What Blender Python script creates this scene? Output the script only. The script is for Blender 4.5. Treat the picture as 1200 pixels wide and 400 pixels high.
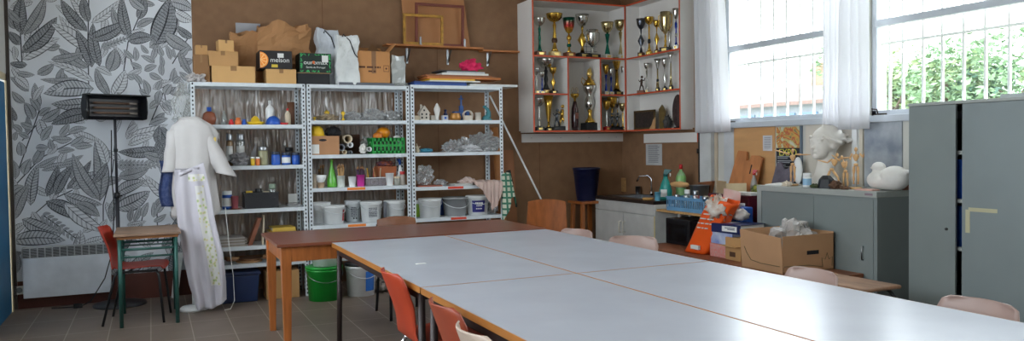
import bpy, bmesh, math, random
import numpy as np
from math import sin, cos, pi, radians
from mathutils import Vector, Matrix, noise
random.seed(7)
for o in list(bpy.data.objects): bpy.data.objects.remove(o)
SC = bpy.context.scene; COL = SC.collection
# ------------------------------------------------------------------ camera
FPX = 919.0; CH = 1.40
_yaw, _pit, _rol = radians(24.7), radians(-1.75), radians(0.8)
_F = Vector((sin(_yaw)*cos(_pit), cos(_yaw)*cos(_pit), sin(_pit)))
_R0 = Vector((cos(_yaw), -sin(_yaw), 0)); _U0 = _R0.cross(_F)
_R = _R0*cos(_rol) - _U0*sin(_rol); _U = _U0*cos(_rol) + _R0*sin(_rol)
cam = bpy.data.objects.new('camera', bpy.data.cameras.new('camera')); COL.objects.link(cam)
cam.matrix_world = Matrix(((_R.x, _U.x, -_F.x, 0), (_R.y, _U.y, -_F.y, 0), (_R.z, _U.z, -_F.z, CH), (0, 0, 0, 1)))
cam.data.sensor_width = 36; cam.data.lens = 36*FPX/1200; cam.data.clip_start = .05; cam.data.clip_end = 300
SC.camera = cam
# ------------------------------------------------------------------ light and exposure
SC.view_settings.view_transform = 'Standard'; SC.view_settings.look = 'None'
SC.view_settings.gamma = 1; SC.view_settings.use_curve_mapping = False
SC.view_settings.exposure = 1.25
SKY = 4.0
w = bpy.data.worlds.new('overcast_sky'); SC.world = w; w.use_nodes = True
_bg = w.node_tree.nodes['Background']; _bg.inputs[0].default_value = (.86, .93, 1.0, 1); _bg.inputs[1].default_value = SKY
sun = bpy.data.objects.new('sun', bpy.data.lights.new('sun', 'SUN')); COL.objects.link(sun)
sun.data.energy = 2.0; sun.data.angle = radians(6); sun.data.color = (1, .95, .86)
sun.rotation_euler = Vector((-.10, .42, -.90)).to_track_quat('-Z', 'Y').to_euler(); sun.location = (-5, 0, 12)
WX = 5.30            # inner face of the window wall
WY = 8.25            # back wall
WL = -1.15           # left wall
CEIL = 3.30
WIN = [(4.62, 6.35), (2.55, 4.575), (.75, 2.5), (-1.1, .7), (-2.9, -1.15)]   # window bays along Y
SILL, HEAD = 1.61, 3.12
ADDED_LWIN = [(4.7, 6.5), (2.5, 4.3), (.3, 2.1)]      # unseen left-wall windows, added to light fronts facing away from the right windows
for (a, b) in ADDED_LWIN:
    l = bpy.data.lights.new('daylight_portal', 'AREA'); l.shape = 'RECTANGLE'; l.size = 1.6; l.size_y = b-a; l.cycles.is_portal = True
    o = bpy.data.objects.new('daylight_portal', l); COL.objects.link(o); o.location = (WL-.3, (a+b)/2, 2.1); o.rotation_euler = (0, radians(-90), 0)
for i, (a, b) in enumerate(WIN):      # daylight portals: guide the sky's light through the openings
    l = bpy.data.lights.new('daylight_portal', 'AREA'); l.shape = 'RECTANGLE'; l.size = HEAD-SILL; l.size_y = b-a
    l.cycles.is_portal = True
    o = bpy.data.objects.new('daylight_portal', l); COL.objects.link(o); o.location = (WX+.3, (a+b)/2, (SILL+HEAD)/2)
    o.rotation_euler = (0, radians(90), 0)
# ------------------------------------------------------------------ measuring helpers: a sight line met with a wall, shelf front or table height
def _ray(x, y): return _F + _R*((x-600)/FPX) + _U*((200-y)/FPX)
def at_y(x, y, Y): d = _ray(x, y); t = Y/d.y; return Vector((d.x*t, Y, CH+d.z*t))
def at_x(x, y, X): d = _ray(x, y); t = X/d.x; return Vector((X, d.y*t, CH+d.z*t))
def at_z(x, y, z): d = _ray(x, y); t = (z-CH)/d.z; return Vector((d.x*t, d.y*t, z))
# ------------------------------------------------------------------ materials
def lin(c):
    return tuple((v/255/12.92 if v/255 <= .04045 else ((v/255+.055)/1.055)**2.4) for v in c[:3]) + (1,)
_mc = {}
def mat(name, col, rough=.6, metal=0, var=.12, scale=6, bump=0., bscale=40, coat=0, trans=0, alpha=None, stretch=None, spec=.5, col2=None, sub=0):
    if name in _mc: return _mc[name]
    m = bpy.data.materials.new(name); m.use_nodes = True; nt = m.node_tree; N = nt.nodes; L = nt.links
    b = N['Principled BSDF']; c = lin(col)
    b.inputs['Roughness'].default_value = rough; b.inputs['Metallic'].default_value = metal
    b.inputs['Coat Weight'].default_value = coat; b.inputs['Specular IOR Level'].default_value = spec
    if trans: b.inputs['Transmission Weight'].default_value = trans
    if alpha is not None: b.inputs['Alpha'].default_value = alpha
    tc = N.new('ShaderNodeTexCoord'); mp = N.new('ShaderNodeMapping'); L.new(tc.outputs['Object'], mp.inputs[0])
    if stretch: mp.inputs['Scale'].default_value = stretch
    n = N.new('ShaderNodeTexNoise'); n.inputs['Scale'].default_value = scale; n.inputs['Detail'].default_value = 5; L.new(mp.outputs[0], n.inputs[0])
    r = N.new('ShaderNodeValToRGB'); r.color_ramp.elements[0].position = .3; r.color_ramp.elements[1].position = .7
    c2 = lin(col2) if col2 else tuple(v*(1-var) for v in c[:3]) + (1,)
    c1 = c if col2 else tuple(min(1, v*(1+var*.6)) for v in c[:3]) + (1,)
    r.color_ramp.elements[0].color = c2; r.color_ramp.elements[1].color = c1
    L.new(n.outputs[0], r.inputs[0]); L.new(r.outputs[0], b.inputs['Base Color'])
    if bump:
        n2 = N.new('ShaderNodeTexNoise'); n2.inputs['Scale'].default_value = bscale; n2.inputs['Detail'].default_value = 4; L.new(mp.outputs[0], n2.inputs[0])
        bp = N.new('ShaderNodeBump'); bp.inputs['Strength'].default_value = bump; bp.inputs['Distance'].default_value = .01
        L.new(n2.outputs[0], bp.inputs['Height']); L.new(bp.outputs[0], b.inputs['Normal'])
    _mc[name] = m; return m
def film(name, col, gloss=.15, opac=.3, rough=.15):          # thin clear or milky plastic / window glass
    if name in _mc: return _mc[name]
    m = bpy.data.materials.new(name); m.use_nodes = True; nt = m.node_tree; N = nt.nodes; L = nt.links; N.clear()
    out = N.new('ShaderNodeOutputMaterial'); tr = N.new('ShaderNodeBsdfTransparent'); g = N.new('ShaderNodeBsdfGlossy'); d = N.new('ShaderNodeBsdfDiffuse')
    g.inputs['Roughness'].default_value = rough; d.inputs[0].default_value = lin(col); tr.inputs[0].default_value = (.97, .98, .98, 1)
    a = N.new('ShaderNodeMixShader'); a.inputs[0].default_value = opac; L.new(tr.outputs[0], a.inputs[1]); L.new(d.outputs[0], a.inputs[2])
    f = N.new('ShaderNodeLayerWeight'); f.inputs[0].default_value = .5; pw = N.new('ShaderNodeMath'); pw.operation = 'POWER'; pw.inputs[1].default_value = 4
    L.new(f.outputs['Facing'], pw.inputs[0]); mu = N.new('ShaderNodeMath'); mu.operation = 'MULTIPLY_ADD'
    mu.inputs[1].default_value = .6; mu.inputs[2].default_value = gloss; L.new(pw.outputs[0], mu.inputs[0])
    e = N.new('ShaderNodeMixShader'); L.new(mu.outputs[0], e.inputs[0]); L.new(a.outputs[0], e.inputs[1]); L.new(g.outputs[0], e.inputs[2]); L.new(e.outputs[0], out.inputs[0])
    _mc[name] = m; return m
def brick_mat(name, c1, c2, mortar, sx, sy, ms, rough=.5, off=.5, bump=.2):
    m = bpy.data.materials.new(name); m.use_nodes = True; nt = m.node_tree; N = nt.nodes; L = nt.links; b = N['Principled BSDF']
    tc = N.new('ShaderNodeTexCoord'); mp = N.new('ShaderNodeMapping'); L.new(tc.outputs['Object'], mp.inputs[0])
    br = N.new('ShaderNodeTexBrick'); br.offset = off; br.squash = 1; L.new(mp.outputs[0], br.inputs[0])
    br.inputs['Color1'].default_value = lin(c1); br.inputs['Color2'].default_value = lin(c2); br.inputs['Mortar'].default_value = lin(mortar)
    br.inputs['Scale'].default_value = 1; br.inputs['Brick Width'].default_value = sx; br.inputs['Row Height'].default_value = sy; br.inputs['Mortar Size'].default_value = ms
    n = N.new('ShaderNodeTexNoise'); n.inputs['Scale'].default_value = 5; n.inputs['Detail'].default_value = 6; L.new(tc.outputs['Object'], n.inputs[0])
    mx = N.new('ShaderNodeMix'); mx.data_type = 'RGBA'; mx.blend_type = 'MULTIPLY'; mx.inputs[0].default_value = .5
    L.new(br.outputs[0], mx.inputs[6]); L.new(n.outputs[1], mx.inputs[7])
    r = N.new('ShaderNodeMapRange'); r.inputs[3].default_value = .75; r.inputs[4].default_value = 1.15; L.new(n.outputs[0], r.inputs[0])
    mm = N.new('ShaderNodeMix'); mm.data_type = 'RGBA'; mm.blend_type = 'MULTIPLY'; mm.inputs[0].default_value = 1
    L.new(br.outputs[0], mm.inputs[6]); L.new(r.outputs[0], mm.inputs[7]); L.new(mm.outputs[2], b.inputs['Base Color'])
    b.inputs['Roughness'].default_value = rough
    return m, mp
def leaf_mat(name, paper, ink, fill, vein, vn, dots=0, dscale=90):
    """printed leaf: u runs along the leaf, v across; drawn outline, midrib, slanting veins and stipple"""
    m = bpy.data.materials.new(name); m.use_nodes = True; nt = m.node_tree; N = nt.nodes; L = nt.links; b = N['Principled BSDF']; b.inputs['Roughness'].default_value = .7
    uv = N.new('ShaderNodeUVMap'); sp = N.new('ShaderNodeSeparateXYZ'); L.new(uv.outputs[0], sp.inputs[0])
    def M(op, a, bb=None, c=None):
        k = N.new('ShaderNodeMath'); k.operation = op
        for i, x in enumerate((a, bb, c)):
            if x is None: continue
            if isinstance(x, (int, float)): k.inputs[i].default_value = x
            else: L.new(x, k.inputs[i])
        return k.outputs[0]
    u, v = sp.outputs[0], sp.outputs[1]
    av = M('ABSOLUTE', M('SUBTRACT', M('MULTIPLY', v, 2), 1))
    edge = M('GREATER_THAN', av, .86); mid = M('LESS_THAN', av, .07)
    fr = M('FRACT', M('SUBTRACT', M('MULTIPLY', u, vn), M('MULTIPLY', av, 1.1)))
    vs = M('MULTIPLY', M('LESS_THAN', fr, .3), vein)
    tc = N.new('ShaderNodeTexCoord'); n = N.new('ShaderNodeTexVoronoi'); n.inputs['Scale'].default_value = dscale; L.new(tc.outputs['Object'], n.inputs[0])
    n3 = N.new('ShaderNodeTexNoise'); n3.inputs['Scale'].default_value = 22; L.new(tc.outputs['Object'], n3.inputs[0])
    dt = M('MULTIPLY', M('GREATER_THAN', n.outputs[0], .42), dots)
    k = M('MINIMUM', M('ADD', M('ADD', M('ADD', M('ADD', M('MULTIPLY', edge, .8), M('MULTIPLY', mid, .7)), vs), dt), M('MULTIPLY', n3.outputs[0], fill)), 1)
    mx = N.new('ShaderNodeMix'); mx.data_type = 'RGBA'; mx.inputs[6].default_value = lin(paper); mx.inputs[7].default_value = lin(ink); L.new(k, mx.inputs[0]); L.new(mx.outputs[2], b.inputs['Base Color'])
    return m
# common materials
WHITE = mat('white_plastic', (240, 241, 240), .4); MILK = mat('milky_plastic', (222, 226, 228), .35)
BLACK = mat('black_plastic', (24, 25, 28), .45); DARKMETAL = mat('dark_brown_metal', (46, 34, 32), .45, .2)
CHROME = mat('chrome', (200, 200, 205), .15, 1, .02); STEEL = mat('brushed_steel', (160, 163, 168), .3, 1, .05)
GOLD = mat('gold_metal', (214, 172, 78), .2, 1, .08); SILVER = mat('silver_metal', (205, 204, 198), .18, 1, .08); GUN = mat('gunmetal', (96, 100, 108), .3, 1, .1)
CARD = mat('cardboard', (186, 142, 92), .85, var=.1, scale=3, bump=.1); CARD2 = mat('cardboard_light', (204, 160, 104), .85, var=.1, scale=3); CARD3 = mat('cardboard_dark', (142, 104, 68), .85, scale=4)
KRAFT = mat('kraft_paper', (176, 128, 84), .8, scale=4, bump=.3, bscale=14)
ORANGE = mat('orange_edging', (214, 88, 50), .5); LABELOR = mat('orange_label', (236, 130, 44), .5); LABELRED = mat('red_label', (214, 70, 44), .5)
RACK = mat('rack_white_enamel', (212, 218, 222), .4, .1, .08, 12); HOLE = mat('slot_black', (30, 32, 36), .8)
LAM = mat('white_melamine', (232, 228, 223), .5, scale=2, var=.05)
OAK = mat('varnished_beech', (176, 102, 48), .35, coat=.3, scale=3, stretch=(14, 14, 1.2), var=.25); OAKD = mat('dark_varnished_wood', (120, 62, 36), .35, coat=.3, scale=3, stretch=(2, 14, 14), var=.25)
PINE = mat('pine_wood', (198, 154, 100), .55, scale=3, stretch=(2, 12, 12), var=.2); PLY = mat('plywood_brown', (170, 118, 70), .6, scale=4, stretch=(10, 10, 2), var=.2)
PAPER = mat('white_paper', (226, 226, 222), .8, var=.04); INK = mat('dark_print', (36, 36, 44), .7); GREYINK = mat('grey_print', (110, 112, 120), .7)
PLASTER = mat('white_plaster', (226, 222, 216), .8, scale=5, var=.08, bump=.15); RED = mat('red_plastic', (200, 36, 40), .4); BLUE = mat('blue_plastic', (34, 86, 178), .4)
GREEN = mat('green_plastic', (30, 150, 62), .4); YELLOW = mat('yellow_plastic', (232, 190, 40), .45); TEAL = mat('teal_plastic', (40, 150, 140), .4); NAVY = mat('navy_plastic', (26, 34, 92), .4)
MAGENTA = mat('magenta_plastic', (200, 50, 150), .4); CREAM = mat('cream_ceramic', (216, 200, 172), .6); BROWN = mat('brown_stuff', (92, 62, 44), .7); GREYP = mat('grey_plastic', (130, 134, 140), .5)
CLEAR = film('clear_plastic', (200, 205, 205), .1, .18); BAGF = film('crinkled_clear_bag', (205, 208, 205), .12, .5, .2); GLASSJ = film('jar_glass', (170, 180, 175), .15, .35, .08)
WOODF = mat('pale_beech', (222, 176, 122), .5, scale=5, var=.12); PINK = mat('beige_pink_plastic', (164, 138, 129), .4, scale=3, var=.06); ORPL = mat('orange_plastic', (166, 56, 26), .5, scale=4, var=.15)
# ------------------------------------------------------------------ mesh kit
class G:
    def __init__(s): s.b = bmesh.new(); s.mi = 0
    def m(s, i): s.mi = i; return s
    def _f(s, vs, smooth=False):
        try: f = s.b.faces.new(vs)
        except ValueError: return None
        f.material_index = s.mi; f.smooth = smooth; return f
    def box(s, x0, x1, y0, y1, z0, z1, M=None):
        M = M or Matrix(); v = [s.b.verts.new(M @ Vector(p)) for p in ((x0, y0, z0), (x1, y0, z0), (x1, y1, z0), (x0, y1, z0), (x0, y0, z1), (x1, y0, z1), (x1, y1, z1), (x0, y1, z1))]
        for q in ((3, 2, 1, 0), (4, 5, 6, 7), (0, 1, 5, 4), (1, 2, 6, 5), (2, 3, 7, 6), (3, 0, 4, 7)): s._f([v[i] for i in q])
        return s
    def cbox(s, c, d, M=None): return s.box(c[0]-d[0]/2, c[0]+d[0]/2, c[1]-d[1]/2, c[1]+d[1]/2, c[2]-d[2]/2, c[2]+d[2]/2, M)
    def hexa(s, P):          # 8 points, bottom ring then top ring
        v = [s.b.verts.new(Vector(p)) for p in P]
        for q in ((3, 2, 1, 0), (4, 5, 6, 7), (0, 1, 5, 4), (1, 2, 6, 5), (2, 3, 7, 6), (3, 0, 4, 7)): s._f([v[i] for i in q])
        return s
    def lathe(s, prof, c=(0, 0, 0), n=20, M=None, smooth=True, sx=1, sy=1, cap=True):
        M = M or Matrix(); rings = []
        for r, z in prof:
            if r < 1e-5: rings.append([s.b.verts.new(M @ Vector((c[0], c[1], c[2]+z)))])
            else: rings.append([s.b.verts.new(M @ Vector((c[0]+r*sx*cos(2*pi*k/n), c[1]+r*sy*sin(2*pi*k/n), c[2]+z))) for k in range(n)])
        for a, b in zip(rings, rings[1:]):
            for k in range(n):
                k2 = (k+1) % n
                q = [a[k % len(a)], a[k2 % len(a)], b[k2 % len(b)], b[k % len(b)]]; u = []
                for v in q:
                    if v not in u: u.append(v)
                if len(u) > 2: s._f(u, smooth)
        if cap:
            if len(rings[0]) > 1: s._f(rings[0][::-1])
            if len(rings[-1]) > 1: s._f(rings[-1])
        return s
    def cyl(s, c, r, h, n=20, M=None, r2=None): return s.lathe([(r, 0), (r if r2 is None else r2, h)], c, n, M)
    def tube(s, pts, r, n=8, close=False):
        pts = [Vector(p) for p in pts]; R = r if isinstance(r, (list, tuple)) else [r]*len(pts); rings = []; up = None
        for i, p in enumerate(pts):
            d = (pts[(i+1) % len(pts)]-pts[i-1]) if close else (pts[min(i+1, len(pts)-1)]-pts[max(i-1, 0)])
            d.normalize()
            if up is None: up = d.orthogonal().normalized()
            up = (up - d*up.dot(d)); up = up.normalized() if up.length > 1e-6 else d.orthogonal().normalized()
            sd = d.cross(up); rings.append([s.b.verts.new(p + (up*cos(2*pi*k/n)+sd*sin(2*pi*k/n))*R[i]) for k in range(n)])
        pr = list(zip(rings, rings[1:])) + ([(rings[-1], rings[0])] if close else [])
        for a, b in pr:
            for k in range(n): s._f([a[k], a[(k+1) % n], b[(k+1) % n], b[k]], True)
        if not close: s._f(rings[0][::-1]); s._f(rings[-1])
        return s
    def ell(s, c, r, n=14, M=None, amp=0, freq=3, seed=0):
        M = M or Matrix(); r = (r, r, r) if isinstance(r, (int, float)) else r; rings = []; h = n//2
        def V(th, ph):
            d = Vector((sin(th)*cos(ph), sin(th)*sin(ph), cos(th))); k = 1+amp*noise.noise(d*freq+Vector((seed, seed*1.7, 0)))
            return s.b.verts.new(M @ (Vector(c)+Vector((d.x*r[0]*k, d.y*r[1]*k, d.z*r[2]*k))))
        rings = [[V(0, 0)]] + [[V(pi*i/h, 2*pi*k/n) for k in range(n)] for i in range(1, h)] + [[V(pi, 0)]]
        for a, b in zip(rings, rings[1:]):
            for k in range(n):
                q = []
                for v in (b[k % len(b)], b[(k+1) % n % len(b)], a[(k+1) % n % len(a)], a[k % len(a)]):
                    if v not in q: q.append(v)
                if len(q) > 2: s._f(q, True)
        return s
    def prism(s, poly, depth, M=None):      # polygon in local XZ, extruded along +Y
        M = M or Matrix(); a = [s.b.verts.new(M @ Vector((p[0], 0, p[1]))) for p in poly]; b = [s.b.verts.new(M @ Vector((p[0], depth, p[1]))) for p in poly]
        s._f(a); s._f(b[::-1]); n = len(poly)
        for k in range(n): s._f([a[k], b[k], b[(k+1) % n], a[(k+1) % n]])
        return s
    def grid(s, fn, nu, nv, closeu=False, smooth=True):
        V = [[s.b.verts.new(Vector(fn(i/nu, j/nv))) for i in range(nu+(0 if closeu else 1))] for j in range(nv+1)]
        for j in range(nv):
            for i in range(nu):
                i2 = (i+1) % nu if closeu else i+1
                s._f([V[j][i], V[j][i2], V[j+1][i2], V[j+1][i]], smooth)
        return s
def build(name, g, mats, parent=None, loc=(0, 0, 0), rz=0, bevel=0, solid=0, subsurf=0):
    me = bpy.data.meshes.new(name); bmesh.ops.recalc_face_normals(g.b, faces=g.b.faces) if not solid else None
    g.b.to_mesh(me); g.b.free()
    for m in (mats if isinstance(mats, (list, tuple)) else [mats]): me.materials.append(m)
    o = bpy.data.objects.new(name, me); COL.objects.link(o); o.location = loc; o.rotation_euler = (0, 0, rz)
    if parent: o.parent = parent
    if solid: q = o.modifiers.new('solid', 'SOLIDIFY'); q.thickness = solid; q.offset = 0
    if subsurf: q = o.modifiers.new('sub', 'SUBSURF'); q.levels = q.render_levels = subsurf
    if bevel: q = o.modifiers.new('bevel', 'BEVEL'); q.width = bevel; q.segments = 2; q.limit_method = 'ANGLE'; q.angle_limit = radians(40)
    return o
def T(name, label, cat, loc=(0, 0, 0), rz=0, group=None):
    o = bpy.data.objects.new(name, None); COL.objects.link(o); o.location = loc; o.rotation_euler = (0, 0, rz); o.empty_display_size = .1
    o['label'] = label; o['category'] = cat
    if group: o['group'] = group
    return o
def S(name, label, cat, g, mats, loc=(0, 0, 0), rz=0, group=None, **k):
    o = build(name, g, mats, None, loc, rz, **k); o['label'] = label; o['category'] = cat
    if group: o['group'] = group
    return o
def ST(name, g, mats, parent=None, **k):
    o = build(name, g, mats, parent, **k)
    if not parent: o['kind'] = 'structure'
    return o
def text(body, size, m, parent, M, name='lettering', ext=.0006, sx=1):
    c = bpy.data.curves.new('t', 'FONT'); c.body = body; c.size = size; c.extrude = ext; c.align_x = 'CENTER'; c.align_y = 'CENTER'
    t = bpy.data.objects.new('t', c); COL.objects.link(t); dg = bpy.context.evaluated_depsgraph_get(); me = bpy.data.meshes.new_from_object(t.evaluated_get(dg))
    bpy.data.objects.remove(t); me.materials.clear(); me.materials.append(m); o = bpy.data.objects.new(name, me); COL.objects.link(o); o.parent = parent
    o.matrix_local = M @ Matrix.Diagonal((sx, 1, 1, 1)); return o
FRONT = Matrix.Rotation(pi/2, 4, 'X')                # text facing -Y
LEFTW = Matrix.Rotation(-pi/2, 4, 'Z') @ FRONT       # text facing -X
def MT(x, y, z): return Matrix.Translation((x, y, z))
def marks(g, x0, x1, z0, z1, y, rows, rnd, dy=.0008, fill=.8):   # rows of illegible print on a face looking along -Y
    h = (z1-z0)/rows
    for r in range(rows):
        x = x0
        while x < x1-.004:
            wd = min(rnd.uniform(.3, 1.2)*h*1.8, x1-x); g.box(x, x+wd*.8, y-dy, y, z1-(r+.8)*h, z1-(r+.3)*h); x += wd
        if rnd.random() > fill: continue
# ================================================================== THE ROOM
tile, mp = brick_mat('floor_tiles', (126, 110, 98), (118, 103, 92), (168, 156, 144), .295, .6, .004, off=0)
mp.inputs['Location'].default_value = (-.26+2.95, -6.3+12, 0)
tile.node_tree.nodes['Principled BSDF'].inputs['Roughness'].default_value = .42
HARD = mat('brown_hardboard_wall', (142, 106, 76), .75, scale=9, var=.14, bump=.12, bscale=60)
WALLW = mat('pale_wall_paint', (214, 212, 206), .8, scale=2, var=.06); SKIRT = mat('red_brown_skirting', (98, 52, 40), .6, scale=5)
GREYW = mat('grey_cream_wall_paint', (206, 204, 196), .75, scale=3, var=.1); FRAMEW = mat('window_frame_grey_white', (196, 202, 210), .5, scale=5, var=.08)
ST('floor', G().box(WL-.2, WX+.2, -4.2, WY+.2, -.1, 0), tile)
ST('ceiling', G().box(WL-.2, WX+.2, -4.2, WY+.2, CEIL, CEIL+.15), WALLW)
g = G(); g.box(.392, WX+.2, WY, WY+.2, 0, CEIL).m(1).box(WL-.2, .392, WY, WY+.2, 0, CEIL)
wb = ST('wall_back', g, [HARD, WALLW])
g = G(); g.box(WL-.2, WX+.2, -4.4, -4.2, 0, CEIL); ST('wall_front', g, WALLW)
DY0, DY1, DH = 6.95, 8.10, 2.04
g = G(); g.box(WL-.2, WL, -4.2, DY0, 0, 1.3).box(WL-.2, WL, -4.2, DY0, 2.9, CEIL)
for a, b in ((6.5, DY0), (4.3, 4.7), (2.1, 2.5), (-4.2, .3)): g.box(WL-.2, WL, a, b, 1.3, 2.9)
g.box(WL-.2, WL, DY1, WY, 0, CEIL).box(WL-.2, WL, DY0, DY1, DH, CEIL); ST('wall_left', g, WALLW)
DOORB = mat('blue_door_paint', (30, 110, 156), .5, scale=3, var=.1)
g = G(); g.box(WL-.05, WL+.006, DY0+.03, DY1-.03, .005, DH-.02); d1 = ST('door_1', g, DOORB)
for zz in (.25, .95, 1.75):
    ST('hinge', G().cyl((WL-.012, DY1-.035, zz), .009, .1, 8), STEEL, d1)
ST('door_handle', G().tube([(WL-.02, DY0+.1, 1.03), (WL+.035, DY0+.1, 1.03), (WL+.035, DY0+.22, 1.03)], .009), STEEL, d1)
g = G(); g.box(WL, WL+.010, DY1, DY1+.06, 0, DH+.06).box(WL, WL+.010, DY0-.06, DY0, 0, DH+.06).box(WL, WL+.010, DY0-.06, DY1+.06, DH, DH+.06)
ST('trim_1', g, mat('cream_trim', (214, 196, 158), .6))
ST('trim_2', G().box(WL, WL+.025, WY-.028, WY, 0, CEIL), mat('dark_corner_bead', (70, 62, 56), .6))
ST('baseboard_back', G().box(WL+.03, .45, WY-.016, WY, 0, .245), SKIRT)
# right wall: hardboard stretch, pillar, wall under and over the windows
g = G(); g.box(WX, WX+.2, 6.755, WY, 0, CEIL)
g.m(1).box(WX, WX+.2, WIN[0][1], 6.755, 0, CEIL).box(WX, WX+.2, -4.2, WIN[0][1], 0, SILL-.05).box(WX, WX+.2, -4.2, WIN[0][1], HEAD, CEIL).box(WX, WX+.2, -4.2, WIN[-1][0], SILL-.05, HEAD)
for (a, b), (c, d) in zip(WIN, WIN[1:]): g.box(WX, WX+.2, d, a, SILL-.05, HEAD)
ST('wall_right', g, [HARD, GREYW])
ST('trim_3', G().box(WX-.05, WX, 6.5, 6.68, 0, CEIL).m(1).box(WX-.02, WX, 6.44, 6.48, 0, CEIL), [mat('pillar_white', (210, 212, 212), .6), mat('beige_strip', (206, 190, 166), .6)], bevel=.004)
GLASS = film('window_glass', (220, 230, 235), .0, .03, .02)
for i, (a, b) in enumerate(WIN):
    g = G(); f0, f1 = WX+.03, WX+.08
    g.box(f0, f1, a, a+.045, SILL, HEAD).box(f0, f1, b-.045, b, SILL, HEAD).box(f0, f1, a, b, SILL, SILL+.04).box(f0, f1, a, b, HEAD-.04, HEAD)
    wnd = ST('window_%d' % (i+1), g, FRAMEW, bevel=.003)
    ST('transom', G().box(f0-.015, f1, a+.04, b-.04, 2.32, 2.375), FRAMEW, wnd, bevel=.003)
    ST('pane', G().box(f0+.02, f0+.024, a+.04, b-.04, SILL+.035, 2.325).box(f0+.02, f0+.024, a+.04, b-.04, 2.37, HEAD-.035), GLASS, wnd)
    ST('window_sill', G().box(WX-.035, WX+.2, a-.02, b+.02, SILL-.055, SILL), FRAMEW, wnd, bevel=.004)
    for yy in ((b-.12), (a+.22)):
        g = G(); g.cbox((WX-.01, yy, SILL+.008), (.03, .09, .012)).tube([(WX-.02, yy+.02, SILL+.012), (WX-.03, yy+.02, SILL+.045), (WX-.03, yy+.07, SILL+.05)], .006)
        ST('latch', g, mat('dark_latch', (70, 62, 58), .4, .6), wnd)
for i, (a, b) in enumerate(ADDED_LWIN):  # frames and panes of the unseen windows added for light from the left
    g = G(); g.box(WL-.12, WL-.07, a, a+.05, 1.3, 2.9).box(WL-.12, WL-.07, b-.05, b, 1.3, 2.9).box(WL-.12, WL-.07, a, b, 1.3, 1.35).box(WL-.12, WL-.07, a, b, 2.85, 2.9).box(WL-.12, WL-.07, (a+b)/2-.02, (a+b)/2+.02, 1.3, 2.9)
    wnd = ST('window_%d' % (i+6), g, FRAMEW); ST('pane', G().box(WL-.10, WL-.096, a+.05, b-.05, 1.35, 2.85), GLASS, wnd)
BARM = mat('white_bar_paint', (224, 222, 214), .5)
BARS = [6.147, 5.972, 5.798, 5.631, 5.466, 5.306, 5.14, 4.97, 4.8, 4.64, 4.501, 4.378, 4.2, 4.037, 3.866, 3.70, 3.528] + [3.36-.168*k for k in range(37)]
for i, (a, b) in enumerate(WIN):
    t = T('window_grille', ['white steel burglar bars outside the window near the trophy cabinets', 'white steel burglar bars outside the window above the tall grey wardrobe', 'white steel burglar bars outside the third window bay', 'white steel burglar bars outside the fourth window bay', 'white steel burglar bars outside the last window bay'][i], 'window bars', (WX+.15, (a+b)/2, SILL), group='window bars')
    for Y in BARS:
        if a < Y < b: build('bar', G().box(-.009, .009, Y-(a+b)/2-.009, Y-(a+b)/2+.009, 0, HEAD-SILL), BARM, t)
    build('rail', G().box(-.012, .012, a-(a+b)/2, b-(a+b)/2, 2.185-SILL, 2.205-SILL), BARM, t)
# ---- printed mural
LM = {'D': leaf_mat('mural_dark_leaf', (196, 199, 204), (44, 46, 52), .28, .3, 16, .45, 150),
      'V': leaf_mat('mural_veined_leaf', (214, 217, 222), (54, 56, 64), .28, .5, 14, .1, 110),
      'M': leaf_mat('mural_grey_leaf', (214, 216, 220), (86, 88, 94), .3, .25, 20, .4, 170),
      'L': leaf_mat('mural_line_leaf', (230, 232, 236), (70, 72, 80), .15, .4, 9, 0, 60)}
MUP = mat('mural_paper', (236, 239, 244), .7, scale=2, var=.05); STEMM = mat('mural_stem_ink', (70, 72, 80), .7)
g = G(); uvl = g.b.loops.layers.uv.new('UVMap'); MZ0 = .245
g.box(WL+.026, .392, WY-.004, WY-.0005, MZ0, CEIL)
_lay = [0]
def leaf(bx, by, tx, ty, wpx, st, bend=.12):
    B = at_y(bx, by, WY); Tt = at_y(tx, ty, WY); _lay[0] += 1
    ax = Vector((Tt.x-B.x, Tt.z-B.z)); Ln = ax.length
    if Ln < .01: return
    ax /= Ln; nx = Vector((-ax.y, ax.x)); wd = wpx*.0088*.5; y = WY-.0045-.00002*_lay[0]; K = 10; row = []
    mi = {'D': 1, 'V': 2, 'M': 3, 'L': 4}[st]
    for i in range(K+1):
        u = i/K; hw = wd*(sin(pi*min(1, u**.8))**.75)*(1 if u < 1 else 0)+.0004; off = bend*Ln*sin(pi*u)*(1 if (_lay[0] % 2) else -1)*.5
        c = Vector((B.x, B.z)) + ax*Ln*u + nx*off; r = []
        for s_ in (-1, 0, 1):
            p = c+nx*hw*s_; r.append((max(WL+.03, min(.39, p.x)), y, max(MZ0, min(CEIL, p.y)), u, (s_+1)/2))
        row.append(r)
    for i in range(K):
        for j in (0, 1):
            q = [row[i][j], row[i][j+1], row[i+1][j+1], row[i+1][j]]
            vs = [g.b.verts.new(Vector(p[:3])) for p in q]; g.mi = mi; f = g._f(vs)
            if f:
                for lp, p in zip(f.loops, q): lp[uvl].uv = (p[3], p[4])
def stem(pts, wpx=1.1):
    P = [at_y(x, y, WY) for x, y in pts]; y = WY-.0046; _lay[0] += 1; g.mi = 5
    for a, b in zip(P, P[1:]):
        d = Vector((b.x-a.x, b.z-a.z)); n = Vector((-d.y, d.x)).normalized()*wpx*.0044
        cl = lambda x: max(WL+.03, min(.39, x)); cz = lambda z: max(MZ0, min(CEIL, z))
        g._f([g.b.verts.new(Vector((cl(p.x+n.x*s_), y, cz(p.z+n.y*s_)))) for p, s_ in ((a, -1), (a, 1), (b, 1), (b, -1))])
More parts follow.
